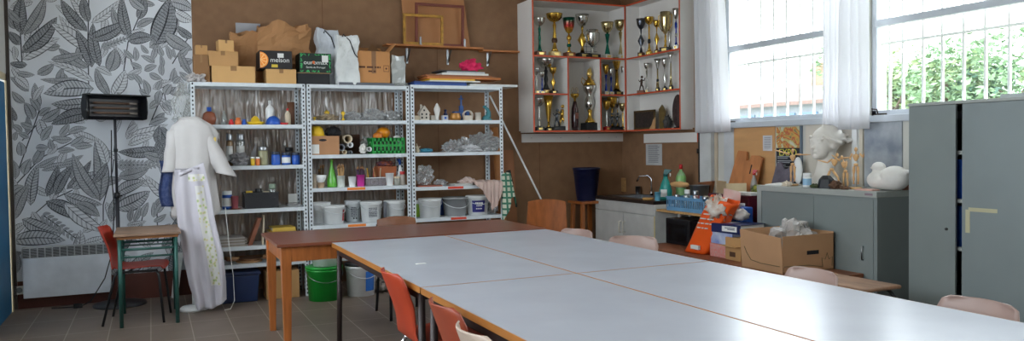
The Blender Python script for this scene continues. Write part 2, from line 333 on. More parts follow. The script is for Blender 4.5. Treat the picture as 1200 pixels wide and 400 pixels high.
def fern(a, b, n, ln, st='V'):
    a, b = Vector(a), Vector(b); d = b-a; u = d.normalized(); nn = Vector((-u.y, u.x)); stem([a, b])
    for i in range(n):
        p = a+d*(i/n); k = ln*(1-.4*i/n)
        for s_ in (-1, 1): q = p+(u*.75+nn*s_*.8)*k; leaf(p.x, p.y, q.x, q.y, k*.4, st)
for st_ in ([(26, 76), (24, 40), (28, 0)], [(22, 72), (10, 58)], [(104, 100), (103, 50), (104, 0)], [(34, 165), (46, 130), (41, 100)], [(16, 270), (59, 235), (85, 223)], [(121, 290), (121, 240), (132, 200), (136, 150)],
            [(150, 50), (165, 15)], [(150, 50), (144, 90), (140, 110)], [(202, 75), (220, 45)], [(175, 147), (190, 112), (205, 80)], [(135, 285), (140, 240)], [(26, 165), (48, 141), (71, 125)], [(20, 215), (48, 185), (98, 160)],
            [(165, 105), (150, 60)], [(160, 285), (168, 250)], [(187, 175), (208, 235)], [(60, 166), (100, 150)], [(18, 210), (34, 165)], [(190, 93), (196, 130)], [(185, 285), (184, 250)]): stem(st_)
_r = random.Random(12)
for gy in range(0, 330, 27):
    for gx in range(12, 228, 27):
        x_, y_ = gx+_r.uniform(-8, 8), gy+_r.uniform(-8, 8); a_ = _r.uniform(0, 6.28); l_ = _r.uniform(16, 30)
        leaf(x_, y_, x_+cos(a_)*l_, y_+sin(a_)*l_, l_*_r.uniform(.28, .4), _r.choice('LLLM'))
for L_ in """26 41 26 -4 13 D|28 41 53 -4 12 M|26 70 70 45 14 L|26 62 67 20 15 D|24 26 9 10 8 M|23 53 9 37 9 D|102 37 71 -1 12 D|103 26 82 -4 12 L|104 26 98 -5 10 D|107 27 141 0 9 L|100 48 69 18 9 L
102 58 60 28 14 L|104 80 68 56 10 M|128 84 135 57 14 M|147 42 131 8 9 M|108 79 89 37 13 D|117 78 109 27 11 D|106 46 147 26 14 D|152 45 143 -4 11 D|162 23 169 -4 10 D|160 32 182 22 8 M|182 53 199 -2 25 D|150 48 181 44 13 D
205 14 227 25 12 L|226 45 206 30 9 D|193 40 226 59 14 M|200 2 227 12 14 V|196 0 180 -6 10 V|156 69 145 58 6 V|159 72 158 55 6 V|174 63 165 52 5 V|181 74 165 65 6 V|166 80 153 73 6 V|178 70 182 53 6 V|191 66 186 53 6 V|200 70 194 52 6 V|205 68 203 56 4 V|208 67 221 55 7 V
211 78 227 70 9 V|190 80 188 64 5 V|32 76 11 74 7 D|20 85 41 88 6 V|18 90 34 105 9 L|110 96 56 72 9 L|92 93 47 93 7 M|110 104 51 110 18 V|110 119 60 122 13 V|109 132 60 146 15 D|47 125 41 97 8 V|46 130 35 115 7 V|29 121 14 107 7 V|39 140 29 120 10 V|46 136 60 126 6 V
49 142 71 127 10 V|39 150 24 144 7 V|26 155 14 146 6 V|19 142 10 122 8 D|34 162 21 156 6 V|49 165 62 147 8 V|70 159 81 144 7 V|80 156 102 150 7 V|60 161 85 164 6 V|17 165 20 154 5 V|88 165 100 159 5 V|158 93 149 87 6 V|166 99 155 86 6 V|169 83 184 77 7 V|175 86 190 93 7 V|175 111 163 105 7 V|174 111 168 93 7 V
184 106 190 95 6 V|188 106 185 123 8 V|193 111 201 99 9 V|204 111 213 99 9 V|191 120 200 131 8 V|195 118 206 124 7 V|190 89 190 73 6 V|201 96 204 80 7 V|203 98 212 90 6 V|181 142 193 132 7 V|175 146 197 139 8 V|153 158 197 146 11 L|161 146 148 156 8 L|187 149 201 170 13 D|186 170 187 147 9 D|132 113 147 82 13 L|128 112 112 80 10 M|25 183 23 166 9 V|28 205 36 186 9 V|18 210 16 188 7 V
15 225 28 218 8 V|43 196 68 183 7 V|49 200 86 193 7 V|42 173 57 173 8 V|62 176 59 163 6 V|64 163 85 163 8 V|68 178 88 176 6 V|83 171 98 160 8 V|88 173 109 171 7 V|73 191 98 182 6 V|36 241 45 192 12 V|55 230 68 194 11 D|65 229 85 194 11 D|78 222 107 188 9 D|85 222 119 201 11 V|75 228 120 240 12 V
16 257 34 216 13 M|117 236 111 166 15 M|117 235 85 180 14 M|125 194 111 160 11 L|54 236 98 259 15 D|75 238 124 272 14 L|90 238 117 254 12 M|26 257 72 274 14 V|13 282 77 282 16 V|99 285 125 277 9 L|187 175 138 178 12 D|139 207 175 197 13 M|135 228 171 212 13 V|136 245 176 224 17 V|202 235 170 205 11 L|206 225 184 160 14 D|222 215 196 160 16 D
157 260 164 240 6 V|167 255 174 237 7 V|180 255 180 237 7 V|184 250 195 235 7 V|180 260 195 251 6 V|152 260 156 242 6 V|150 285 167 262 10 V|172 288 200 262 9 V|190 292 212 250 12 D|150 322 180 296 12 V|165 326 200 300 10 M|140 300 158 270 10 D|200 322 206 280 12 D|178 292 150 262 7 L|125 330 148 300 9 V|100 330 128 306 9 M|212 300 222 240 12 M|218 170 226 130 10 M|214 150 222 112 9 V
170 12 150 -5 9 V|60 70 98 62 9 M|225 95 210 84 7 V|20 320 14 290 8 V|148 130 138 108 9 M|168 180 205 186 11 M|40 118 52 100 6 L|66 108 76 100 5 L|130 260 142 225 9 M|108 215 126 190 8 D|150 170 180 160 9 L|210 60 226 90 8 M""".replace('\n', '|').split('|'):
    q = L_.split(); leaf(*map(float, q[:5]), q[5])
fern((120, 56), (151, 44), 8, 7); fern((50, 252), (94, 283), 9, 9); fern((138, 194), (188, 193), 10, 9); fern((188, 165), (212, 236), 9, 12, 'D')
me = bpy.data.meshes.new('wallpaper'); g.b.to_mesh(me); g.b.free()
for m_ in (MUP, LM['D'], LM['V'], LM['M'], LM['L'], STEMM): me.materials.append(m_)
o = bpy.data.objects.new('wallpaper', me); COL.objects.link(o); o.parent = wb
# ---- trim boards below the trophy cabinets
for nm, pts, n_ in (('trim_4', ('y', 611, 731, 157, 167), 4), ('trim_5', ('x', 756, 819, 155, 166), 3)):
    g = G()
    if pts[0] == 'y':
        a, b = at_y(pts[1], 157, WY), at_y(pts[2], 167, WY); g.box(a.x, b.x, WY-.02, WY, 1.445, 1.545)
        for k in range(n_): g.m(1).cyl((a.x+.12+(b.x-a.x-.24)*k/(n_-1), WY-.02, 1.495), .008, .003, 8, Matrix.Translation((0, 0, 0)))
    else:
        a, b = at_x(pts[1], 157, WX), at_x(pts[2], 157, WX); g.box(WX-.02, WX, b.y, a.y, 1.42, 1.525).m(2).box(WX-.024, WX, b.y-.03, b.y, 1.42, 1.53)
    ST(nm, g, [LAM, GREYINK, ORANGE])
# hardboard joints and a pipe in the corner beside the pillar
g = G()
for X_ in (1.65, 2.9, 4.15): g.box(X_, X_+.006, WY-.002, WY, 0, CEIL)
ST('trim_6', g, mat('joint_line', (116, 78, 50), .8))
S("water_pipe", "dark vertical pipe on the brown wall beside the white pillar", "pipe", G().tube([(WX-.02, 6.72, 0), (WX-.02, 6.72, 1.5), (WX-.02, 6.72, 3.29)], .014).cyl((WX-.035, 6.72, 1.3), .018, .05, 10), mat("dark_pipe", (52, 44, 42), .5, .3))
# ---- curtains
def curtain_mat():
    m = bpy.data.materials.new('curtain_cloth'); m.use_nodes = True; nt = m.node_tree; N = nt.nodes; L = nt.links; N.clear()
    out = N.new('ShaderNodeOutputMaterial'); d = N.new('ShaderNodeBsdfDiffuse'); t = N.new('ShaderNodeBsdfTranslucent'); x = N.new('ShaderNodeMixShader')
    d.inputs[0].default_value = lin((242, 242, 244)); t.inputs[0].default_value = lin((240, 240, 242)); x.inputs[0].default_value = .45
    L.new(d.outputs[0], x.inputs[1]); L.new(t.outputs[0], x.inputs[2]); L.new(x.outputs[0], out.inputs[0]); return m
CUR = curtain_mat()
def curtain(y0t, y1t, y0b, y1b, z0, x0, folds, amp, label, seed):
    yc = (y0b+y1b)/2; rnd = random.Random(seed); ph = [rnd.uniform(0, 6) for _ in range(3)]
    def fn(u, v):
        a = y0t+(y1t-y0t)*u; b = y0b+(y1b-y0b)*u; y = b+(a-b)*v
        f = sin(u*2*pi*folds+ph[0]+.6*sin(v*3))*.7+sin(u*2*pi*folds*.47+ph[1]+v)*.5
        return (amp*f*(1-.35*v), y-yc, (3.28-z0)*v)
    g = G().grid(fn, folds*14, 14)
    S('curtain', label, 'curtain', g, CUR, (x0, yc, z0), solid=.003)
CX = WX-.14
A = at_x(813, 155, CX).y; B = at_x(852, 155, CX).y; A2 = at_x(826, 0, CX).y; B2 = at_x(846, 0, CX).y
curtain(A+.02, B+.1, A-.02, B, 1.515, CX, 5, .05, 'white curtain hanging beside the trophy cabinets, gathered in folds', 1)
A = at_x(967, 148, CX).y; M_ = at_x(993, 148, CX).y; B = at_x(1023, 148, CX).y
curtain(A, M_+.02, A, M_+.05, 1.51, CX-.02, 4, .018, 'greyer left-hand curtain panel hanging between the two windows', 2)
curtain(M_+.02, B+.02, M_+.06, B, 1.5, CX-.05, 3, .03, 'brighter right-hand curtain panel hanging between the two windows', 3)
# ================================================================== OUTSIDE
ST('ground', G().box(WX+.6, 90, -50, 80, -.6, -.5), mat('outside_ground', (150, 150, 130), .9))
def house(X, pxl, pxr, pye, pyr, label, walls, roofm, chim=True):
    a = at_x(pxl, pye, X); b = at_x(pxr, pye, X); r = at_x(pxl, pyr, X+4); ze, zr = a.z, r.z; y0, y1 = b.y, a.y; c = (y0+y1)/2
    t = T('house', label, 'house', (X, c, -.5)); h = (y1-y0)/2; e = ze+.5; rg = zr+.5
    build('wall', G().box(0, 8, -h, h, 0, e).prism([(0, e), (8, e), (4, rg)], 2*h, Matrix.Translation((0, -h, 0))), walls, t)
    g = G(); th = .15
    g.hexa([(-.5, -h-.4, e-.25), (4, -h-.4, rg), (4, h+.4, rg), (-.5, h+.4, e-.25), (-.5, -h-.4, e-.1), (4, -h-.4, rg+th), (4, h+.4, rg+th), (-.5, h+.4, e-.1)])
    g.hexa([(4, -h-.4, rg), (8.5, -h-.4, e-.25), (8.5, h+.4, e-.25), (4, h+.4, rg), (4, -h-.4, rg+th), (8.5, -h-.4, e-.1), (8.5, h+.4, e-.1), (4, h+.4, rg+th)])
    build('roof', g, roofm, t)
    n = 5
    for k in range(n):
        y = -h+(k+.5)*2*h/n; w_ = build('window', G().box(-.06, .02, y-.45, y+.45, e-1.5, e-.55), mat('shutter_blue', (90, 120, 150), .5), t)
        build('pane', G().box(-.08, -.06, y-.38, y+.38, e-1.43, e-.62), mat('house_pane', (60, 76, 92), .1), w_)
    if chim: build('chimney', G().box(3, 3.6, h-2, h-1.3, e, rg+.9), mat('brick_chimney', (150, 110, 90), .8), t)
    return t
house(24, 866, 990, 122, 109, 'pale house with a low tiled roof seen through the left window', mat('house_wall', (128, 134, 140), .8), mat('terracotta_roof', (112, 92, 84), .8, scale=3, stretch=(1, 8, 1), var=.3))
LEAFM = [mat('tree_foliage_%s' % n, c, .7, scale=1.2, var=.35) for n, c in (('mid', (106, 134, 98)), ('dark', (72, 104, 88)), ('light', (130, 150, 104)))]
BARK = mat('tree_bark', (92, 78, 64), .9)
def tree(x, y, zt, rad, mi, label, seed):
    rnd = random.Random(seed); t = T('tree', label, 'tree', (x, y, -.5), group='trees outside the window'); H = zt+.5
    g = G().tube([(0, 0, 0), (.05, .1, H*.3), (-.05, 0, H*.55), (0, .1, H*.8)], [.16, .12, .09, .04])
    for k in range(7):
        a = rnd.uniform(0, 6.28); z = H*rnd.uniform(.3, .7); g.tube([(0, 0, z), (cos(a)*rad*.4, sin(a)*rad*.4, z+.35), (cos(a)*rad*.75, sin(a)*rad*.75, z+.7)], [.06, .04, .015], 5)
    build('trunk', g, BARK, t)
    g = G(); cl = [(Vector((rnd.gauss(0, .45)*rad, rnd.gauss(0, .45)*rad, H*.62+rnd.uniform(-.42, .38)*H*.8)), rnd.uniform(.18, .42)*rad) for _ in range(21)]
    for c, r in cl:
        for _ in range(150):
            d = Vector((rnd.gauss(0, 1), rnd.gauss(0, 1), rnd.gauss(0, 1))).normalized()*r*rnd.uniform(.5, 1.05); p = c+d
            if p.z > H or p.z < .5: continue
            q = rnd.uniform(.06, .13); e1 = Vector((rnd.gauss(0, 1), rnd.gauss(0, 1), rnd.gauss(0, .5))).normalized()*q; e2 = e1.cross(Vector((rnd.gauss(0, 1), rnd.gauss(0, 1), rnd.gauss(0, 1))).normalized())*.8
            g._f([g.b.verts.new(p-e1), g.b.verts.new(p+e2*.6), g.b.verts.new(p+e1), g.b.verts.new(p-e2*.6)])
    build('foliage', g, LEAFM[mi], t)
for px, top, X, rad, mi, lab, sd in ((1048, 58, 17, 1.5, 2, 'pale green tree at the left edge of the right-hand window', 1), (1078, 48, 19, 1.9, 0, 'leafy green tree behind the second and third window bars', 2), (1112, 44, 18, 2.0, 0, 'tallest leafy tree in the middle of the right-hand window', 3),
                                     (1150, 60, 19, 1.7, 2, 'yellow-green tree above the wardrobe doors', 4), (1185, 62, 22, 2.1, 1, 'dark bluish-green tree at the right end of the window', 5), (1225, 60, 20, 2.0, 1, 'dark tree at the far right edge of the window', 6)):
    p = at_x(px, top, X); tree(X, p.y, p.z, rad, mi, lab, sd)
# ================================================================== TABLES
TABG = mat('grey_laminate_top', (176, 179, 188), .27, scale=3, var=.06, spec=.6); EDGE = mat('orange_wood_edge', (164, 106, 48), .45, scale=4, var=.2)
BRT = mat('brown_laminate_top', (118, 66, 46), .3, scale=3, stretch=(1, 8, 1), var=.15)
def work_table(x0, x1, y0, y1, label):
    c = ((x0+x1)/2, (y0+y1)/2); hx, hy = (x1-x0)/2-.003, (y1-y0)/2-.003; t = T('work_table', label, 'table', (c[0], c[1], 0), group='grey work tables')
    tp = build('tabletop', G().box(-hx+.004, hx-.004, -hy+.004, hy-.004, .722, .75), TABG, t)
    build('edge_band', G().box(-hx, -hx+.004, -hy, hy, .72, .7495).box(hx-.004, hx, -hy, hy, .72, .7495).box(-hx, hx, -hy, -hy+.004, .72, .7495).box(-hx, hx, hy-.004, hy, .72, .7495), EDGE, tp)
    g = G(); r = .035
    for s in (-1, 1):
        g.box(-hx+r, hx-r, s*(hy-.09)-.012, s*(hy-.09)+.012, .675, .72).box(s*(hx-r)-.012, s*(hx-r)+.012, -hy+.09, hy-.09, .675, .72)
    build('frame', g, DARKMETAL, t)
    for sx in (-1, 1):
        for sy in (-1, 1): build('leg', G().tube([(sx*(hx-r), sy*(hy-.09), .70), (sx*(hx-r+.01), sy*(hy-.07), 0)], .018, 10), DARKMETAL, t)
    return t
TX = (1.12, 1.955, 2.80)
for (a, b, lab) in ((3.48, 5.46, 'touching the brown table'), (1.5, 3.48, 'nearest the camera')):
    work_table(TX[0], TX[1], a, b, 'grey topped work table %s, on the left side beside the orange chairs' % lab)
    work_table(TX[1], TX[2], a, b, 'grey topped work table %s, on the right side beside the pink chairs' % lab)
t = T('wooden_table', 'long wooden table with brown top standing across the end of the grey tables', 'table', (1.78, 5.905, 0)); hx, hy = 1.02, .435
build('tabletop', G().box(-hx, hx, -hy, hy, .735, .757), BRT, t, bevel=.003)
build('apron', G().box(-hx+.06, hx-.06, -hy+.04, -hy+.065, .63, .735).box(-hx+.06, hx-.06, hy-.065, hy-.04, .63, .735).box(-hx+.04, -hx+.065, -hy+.06, hy-.06, .63, .735).box(hx-.065, hx-.04, -hy+.06, hy-.06, .63, .735), OAK, t)
for sx in (-1, 1):
    for sy in (-1, 1):
        X, Y = sx*(hx-.065), sy*(hy-.07); b = .036; s_ = .022
        build('leg', G().hexa([(X-s_, Y-s_, 0), (X+s_, Y-s_, 0), (X+s_, Y+s_, 0), (X-s_, Y+s_, 0), (X-b, Y-b, .735), (X+b, Y-b, .735), (X+b, Y+b, .735), (X-b, Y+b, .735)]), OAK, t, bevel=.003)
p = at_z(493, 309.5, .75)
S('paper_scrap', 'small white scrap of paper on the grey table', 'paper', G().hexa([(-.03, -.012, 0), (.03, -.006, 0), (.028, .012, 0), (-.03, .006, 0), (-.03, -.012, .002), (.03, -.006, .003), (.028, .012, .002), (-.03, .006, .003)]), PAPER, (p.x, p.y, .7502))
# ================================================================== CHAIRS
def shell(g, wd=.40, top=.80, th=0):
    prof = [(.215, .425), (.20, .447), (.12, .452), (0, .442), (-.11, .44), (-.165, .455), (-.19, .50), (-.21, .57), (-.235, .65), (-.266, top-.06), (-.284, top-.015), (-.292, top)]
    W = [.36, .39, .41, .41, .39, .35, .32, .32, .34, .35, .32, .25]
    def fn(u, v):
        i = min(int(v*11), 10); f = v*11-i; y = prof[i][0]*(1-f)+prof[i+1][0]*f; z = prof[i][1]*(1-f)+prof[i+1][1]*f; w_ = (W[i]*(1-f)+W[i+1]*f)*wd/.4
        s = u*2-1; c = s*s
        if v < .45: z += .018*c
        else: y += .045*c*min(1, (v-.45)*4)
        return (s*w_/2, y, z)
    return g.grid(fn, 12, 33)
def plastic_chair(label, x, y, rz, m, group, top=.80, legm=CHROME, cat='chair'):
    t = T('school_chair', label, cat, (x, y, 0), rz, group)
    sh = build('seat_shell', shell(G(), .40, top), m, t, solid=.007)
    g = G(); 
    for s in (-1, 1): g.tube([(s*.15, .17, .425), (s*.15, -.14, .42)], .010)
    g.tube([(-.15, -.05, .42), (.15, -.05, .42)], .009)
    build('under_frame', g, legm, t)
    for s in (-1, 1):
        build('leg', G().tube([(s*.15, .16, .425), (s*.16, .18, .39), (s*.20, .215, 0)], .010), legm, t)
        build('leg', G().tube([(s*.15, -.13, .42), (s*.16, -.15, .39), (s*.20, -.24, 0)], .010), legm, t)
    return t
E90 = -pi/2   # faces +X (front of chair towards the tables from the left side)
plastic_chair('orange plastic chair tucked in beside the table leg, the farther of the orange two', 1.31, 3.76, E90, ORPL, 'orange chairs', .795)
plastic_chair('orange plastic chair with faded brown upper back, nearer to the camera', 1.26, 2.86, E90, mat('faded_orange_plastic', (150, 64, 38), .5, scale=3, var=.3), 'orange chairs', .80)
plastic_chair('beige plastic chair at the bottom edge, in front of the orange chairs', 1.20, 2.40, E90, mat('beige_chair_plastic', (186, 166, 150), .4), None, .80)
for a, b, py, lab in ((661, 694, 269, 'pinkish beige plastic chair farthest along the tables, beside the wooden chair'), (712, 770, 277, 'pinkish beige plastic chair in front of the sink cabinet'),
                  (926, 984, 316, 'pinkish beige plastic chair in front of the large cardboard carton'), (1103, 1198, 352, 'pinkish beige plastic chair nearest the camera, in front of the tall wardrobe')):
    th_ = {661: radians(108), 712: radians(138)}.get(a, pi/2); fr = Vector((-sin(th_), cos(th_))); p = at_x((a+b)/2, py, 3.02); c_ = Vector((3.03, p.y))+fr*.27
    plastic_chair(lab, c_.x, c_.y, th_, PINK, 'pink chairs', p.z)
def wood_chair(name, label, x, y, rz, top, m, legm):
    t = T(name, label, 'chair', (x, y, 0), rz)
    def bk(u, v): s = u*2-1; return (s*(.19-.02*v), -.20-.05*v+.035*s*s, .56+(top-.56)*v-.02*s*s*v*v)
    build('backrest', G().grid(bk, 12, 6), m, t, solid=.012, bevel=.003)
    build('seat', G().box(-.19, .19, -.18, .2, .435, .45), m, t, bevel=.012)
    for s in (-1, 1):
        build('leg', G().tube([(s*.165, .16, .435), (s*.18, .2, 0)], .012), legm, t)
        build('leg', G().tube([(s*.165, -.225, top-.06), (s*.165, -.185, .44), (s*.18, -.25, 0)], .012), legm, t)
    build('under_frame', G().tube([(-.165, .15, .425), (.165, .15, .425)], .01).tube([(-.165, -.18, .425), (.165, -.18, .425)], .01).tube([(-.165, .15, .425), (-.165, -.18, .425)], .01).tube([(.165, .15, .425), (.165, -.18, .425)], .01), legm, t)
    return t
p = at_y(465, 254, 6.55)
wood_chair('wooden_chair', 'wooden chair with a low brown curved back behind the wooden table', p.x, 6.35, pi, p.z, mat('chair_back_wood', (122, 76, 50), .45, scale=3, stretch=(3, 12, 12)), BLACK)
p = at_y(628, 236, 6.3)
wood_chair('wooden_chair', 'glossy orange-brown wooden chair with high rounded back beside the right end of the brown table', p.x+.02, 6.15, radians(150), p.z+.01, mat('orange_brown_veneer', (138, 76, 32), .55, spec=.25, scale=3, stretch=(10, 10, 2), var=.25), mat('orange_wood_leg', (150, 84, 40), .4))
# low wooden stool by the grey cabinet
a, b = at_z(983, 326, .5), at_z(1035, 338, .5)
t = T('school_stool', 'worn wooden seat on a dark tube frame in front of the grey cabinet', 'stool', (4.08, 3.72, 0), 0)
build('seat', G().box(-.17, .17, -.30, .30, .475, .50), mat('worn_seat_wood', (150, 112, 84), .6, scale=5, stretch=(3, 1, 1), var=.4), t, bevel=.01)
for s in (-1, 1):
    for q in (-1, 1): build('leg', G().tube([(s*.13, q*.1, .465), (s*.13, q*.235, .46), (s*.14, q*.27, .42), (s*.16, q*.28, 0)], .013), BLACK, t)
build('under_frame', G().tube([(-.13, -.2, .462), (.13, -.2, .462)], .011).tube([(-.13, .2, .462), (.13, .2, .462)], .011), BLACK, t)
# ================================================================== LEFT CORNER: small desk, chair, heater lamp, convector
GRM = mat('green_metal_tube', (44, 92, 84), .4, .2)
t = T('school_desk', 'small school desk with worn wooden top and green metal legs', 'desk', (-.04, 7.25, 0))
build('desktop', G().box(-.245, .245, -.36, .34, .728, .748), mat('worn_grey_brown_top', (150, 120, 98), .5, scale=5, var=.3), t, bevel=.004)
for q in (-.335, .30): build('apron', G().box(-.225, .225, q, q+.01, .705, .728), mat('desk_edge_wood', (164, 108, 62), .5), t)
for s in (-1, 1):
    for q in (-.315, .29): build('leg', G().tube([(s*.205, q, .728), (s*.205, q, 0)], .0155, 10), GRM, t)
build('book_rack', G().tube([(-.205, -.315, .62), (.205, -.315, .62)], .010).tube([(-.205, .29, .62), (.205, .29, .62)], .010).tube([(-.205, -.315, .56), (.205, -.315, .56)], .008).tube([(-.205, -.315, .62), (-.205, .29, .62)], .008).tube([(.205, -.315, .62), (.205, .29, .62)], .008).tube([(-.205, .0, .62), (.205, .0, .62)], .006), GRM, t)
plastic_chair('dark red plastic chair with black legs pulled up to the small school desk', -.12, 7.22, E90-.15, mat('dark_red_plastic', (176, 54, 34), .4, scale=4), None, .79, BLACK)
# infrared lamp on a stand
hx_, hy_ = -.29, 8.0
t = T('patio_heater', 'black infrared heater lamp on a tall stand with a round base', 'heater', (hx_, hy_, 0), radians(22))
build('base', G().lathe([(.225, 0), (.225, .012), (.21, .022), (.03, .03)], n=32), mat('base_dark_grey', (44, 44, 48), .4), t)
build('pole', G().cyl((0, 0, .02), .017, 1.0, 12).cyl((0, 0, 1.0), .012, .72, 12), mat('pole_grey', (70, 70, 76), .35, .5), t)
build('clamp', G().cyl((0, 0, .98), .025, .05, 12).tube([(0, 0, 1.0), (.045, 0, 1.0)], .008), BLACK, t); build('collar', G().cyl((0, 0, 1.40), .018, .03, 12), BLACK, t)
g = G()    # half-round trough
prof = [(-.02, .115), (.03, .10), (.055, .05), (.06, -.01), (.04, -.075), (-.015, -.105)]
def tr(u, v):
    i = min(int(v*5), 4); f = v*5-i; y = prof[i][0]*(1-f)+prof[i+1][0]*f; z = prof[i][1]*(1-f)+prof[i+1][1]*f
    return ((u-.5)*(.50+.0*z), y, 1.80+z)
hd = build('reflector', G().grid(tr, 4, 5, smooth=False), mat('heater_black_shell', (34, 35, 40), .4, .3), t, solid=.006)
for s in (-1, 1): g = G(); g.prism([(q[0], q[1]) for q in prof]+[(-.06, -.10), (-.085, -.04), (-.085, .06), (-.06, .115)], .012, Matrix.Translation((s*.25+(.0 if s > 0 else -.012) , 0, 1.80)) @ Matrix.Rotation(pi/2, 4, 'Z') @ Matrix.Translation((0, -.012, 0)) ); build('end_cap', g, BLACK, t)
build('top_visor', G().box(-.27, .285, -.10, .0, 1.908, 1.92), BLACK, t, bevel=.003)
build('guard', G().box(-.20, .22, .035, .04, 1.72, 1.88), mat('reflector_metal', (70, 68, 68), .45, .5), t)
for zz in (1.845, 1.80, 1.755): build('heating_tube', G().tube([(-.18, -.0, zz), (.19, -.0, zz)], .009).m(1).tube([(.13, -.0, zz), (.2, -.0, zz)], .0095), [mat('tube_bronze', (110, 84, 66), .5, .1), mat('tube_end', (150, 140, 130), .5)], t)
S('power_cord', 'black cable running down the stand and along the floor to the socket', 'cable', G().tube([(hx_-.03, hy_-.02, 1.6), (hx_-.04, hy_-.02, 1.2), (hx_-.025, hy_-.02, .9), (hx_-.05, hy_-.03, .5), (hx_-.12, hy_+.02, .25), (hx_-.24, hy_+.03, .05), (hx_-.32, hy_+.02, .012), (hx_-.42, hy_+.03, .012), (hx_-.55, hy_+.05, .012)], .005, 6).cbox((hx_-.34, hy_+.02, .02), (.07, .035, .035)), BLACK)
a, b = at_y(27, 349, 8.13), at_y(129, 287, 8.13)
t = T('convector_heater', 'white wall convector with a slotted grille along the top', 'radiator', ((a.x+b.x)/2, 8.235, .1)); hw = (b.x-a.x)/2
build('panel', G().box(-hw, hw, -.085, 0, .0, .36), mat('convector_white', (228, 232, 238), .45), t, bevel=.006)
g = G(); g.box(-hw, hw, -.085, -.0, .445, .455).m(1).box(-hw+.005, hw-.005, -.06, 0, .36, .445).m(0)
for k in range(13): x = -hw+2*hw*k/12; g.box(x-.004, x+.004, -.084, -.05, .36, .445)
for k in range(7): z = .368+.011*k; g.box(-hw, hw, -.080, -.074, z, z+.004)
build('grille', g, [mat('grille_grey', (190, 192, 194), .5), HOLE], t)
g = G().cbox((0, -.006, 0), (.075, .012, .075)).m(1).cyl((0, -.0125, 0), .026, .002, 16, Matrix.Rotation(pi/2, 4, 'X'))
p = at_y(21, 336, 8.23)
S('wall_socket', 'white wall socket beside the convector', 'socket', G().cbox((0, -.006, 0), (.075, .012, .075)).m(1).lathe([(.025, 0), (.025, .002)], (0, 0, 0), 16, Matrix.Translation((0, -.012, 0)) @ Matrix.Rotation(pi/2, 4, 'X')), [WHITE, GREYP], (p.x+.01, WY-.016, .17))
# ================================================================== SHELVING RACKS
RY, RB = 7.60, 8.00
UN = [(.335, 1.345, [2.02, 1.635, 1.255, .853, .51, .345]), (1.36, 2.37, [2.02, 1.675, 1.345, 1.025, .665, .345]), (2.385, 3.395, [2.035, 1.68, 1.35, 1.0, .68, .345])]
UL = ['white slotted-angle shelving rack on the left, behind the hanging lab coat', 'white slotted-angle shelving rack in the middle, with the green crate', 'white slotted-angle shelving rack on the right, with no plastic sheet behind it']
TAGS = {1: [(407, 428, 3, LABELOR), (407, 428, 4, LABELOR)], 2: [(525, 543, 3, LABELRED), (528, 546, 4, LABELRED)], 0: []}
for ui, (x0, x1, zs) in enumerate(UN):
    c = (x0+x1)/2; h = (x1-x0)/2; t = T('shelving_rack', UL[ui], 'shelves', (c, RY, 0), group='white shelving racks'); D = RB-RY; top = zs[0]
    for sx in (-1, 1):
        for yy, q in ((0, 1), (D, -1)):
            g = G(); xa, xb = sorted((sx*h, sx*(h-.036))); g.box(xa, xb, yy-.0015*q if q > 0 else yy-.002, yy+.002 if q > 0 else yy+.0015, 0, top)
            g.box(sx*h-.002 if sx > 0 else sx*h, sx*h if sx > 0 else sx*h+.002, min(yy, yy+q*.036), max(yy, yy+q*.036), 0, top).m(1)
            for k in range(int(top/.038)):
                z = .02+.038*k; g.box((xa+xb)/2-.006, (xa+xb)/2+.006, yy-.003, yy+.0035, z, z+.018)
            build('post', g, [RACK, HOLE], t)
    for si, z in enumerate(zs):
        g = G(); g.box(-h+.003, h-.003, .0025, D-.0025, z-.004, z).box(-h+.002, h-.002, -.002, .0025, z-.034, z+.001).box(-h+.002, h-.002, D-.003, D, z-.034, z).box(-h+.003, -h+.006, 0, D, z-.034, z).box(h-.006, h-.003, 0, D, z-.034, z)
        sh = build('shelf', g, RACK, t)
        for (a, b, s2, m_) in TAGS[ui]:
            if s2 == si: A, B = at_y(a, 224, RY), at_y(b, 224, RY); build('shelf_label', G().box(A.x-c, B.x-c, -.004, -.002, z-.028, z-.004), m_, sh)
def zsh(u, s): return UN[u][2][s]
def spot(pl, pr, pt, z, Y, pm=None):     # centre x, width and height of a thing standing at depth Y on height z
    a = at_y(pl, pt, Y); b = at_y(pr, pt, Y); return (a.x+b.x)/2, abs(b.x-a.x), max(.02, a.z/2+b.z/2-z)
# wrinkled plastic film hung behind the two left racks
g = G()
def ps(u, v):
    x = .36+1.99*u; f = noise.noise(Vector((x*9, v*1.2, 0)))*.05+noise.noise(Vector((x*30+v*3, v*4, 4)))*.028+noise.noise(Vector((x*60-v*6, v*11, 9)))*.014
    return (x, .0+f, (2.0-.36)*v)
g.grid(ps, 260, 60)
S('plastic_sheet', 'large wrinkled clear plastic sheet hung behind the left and middle racks', 'plastic sheet', g, film('wrinkled_film', (190, 176, 162), .16, .26, .3), (0, 8.12, .36))
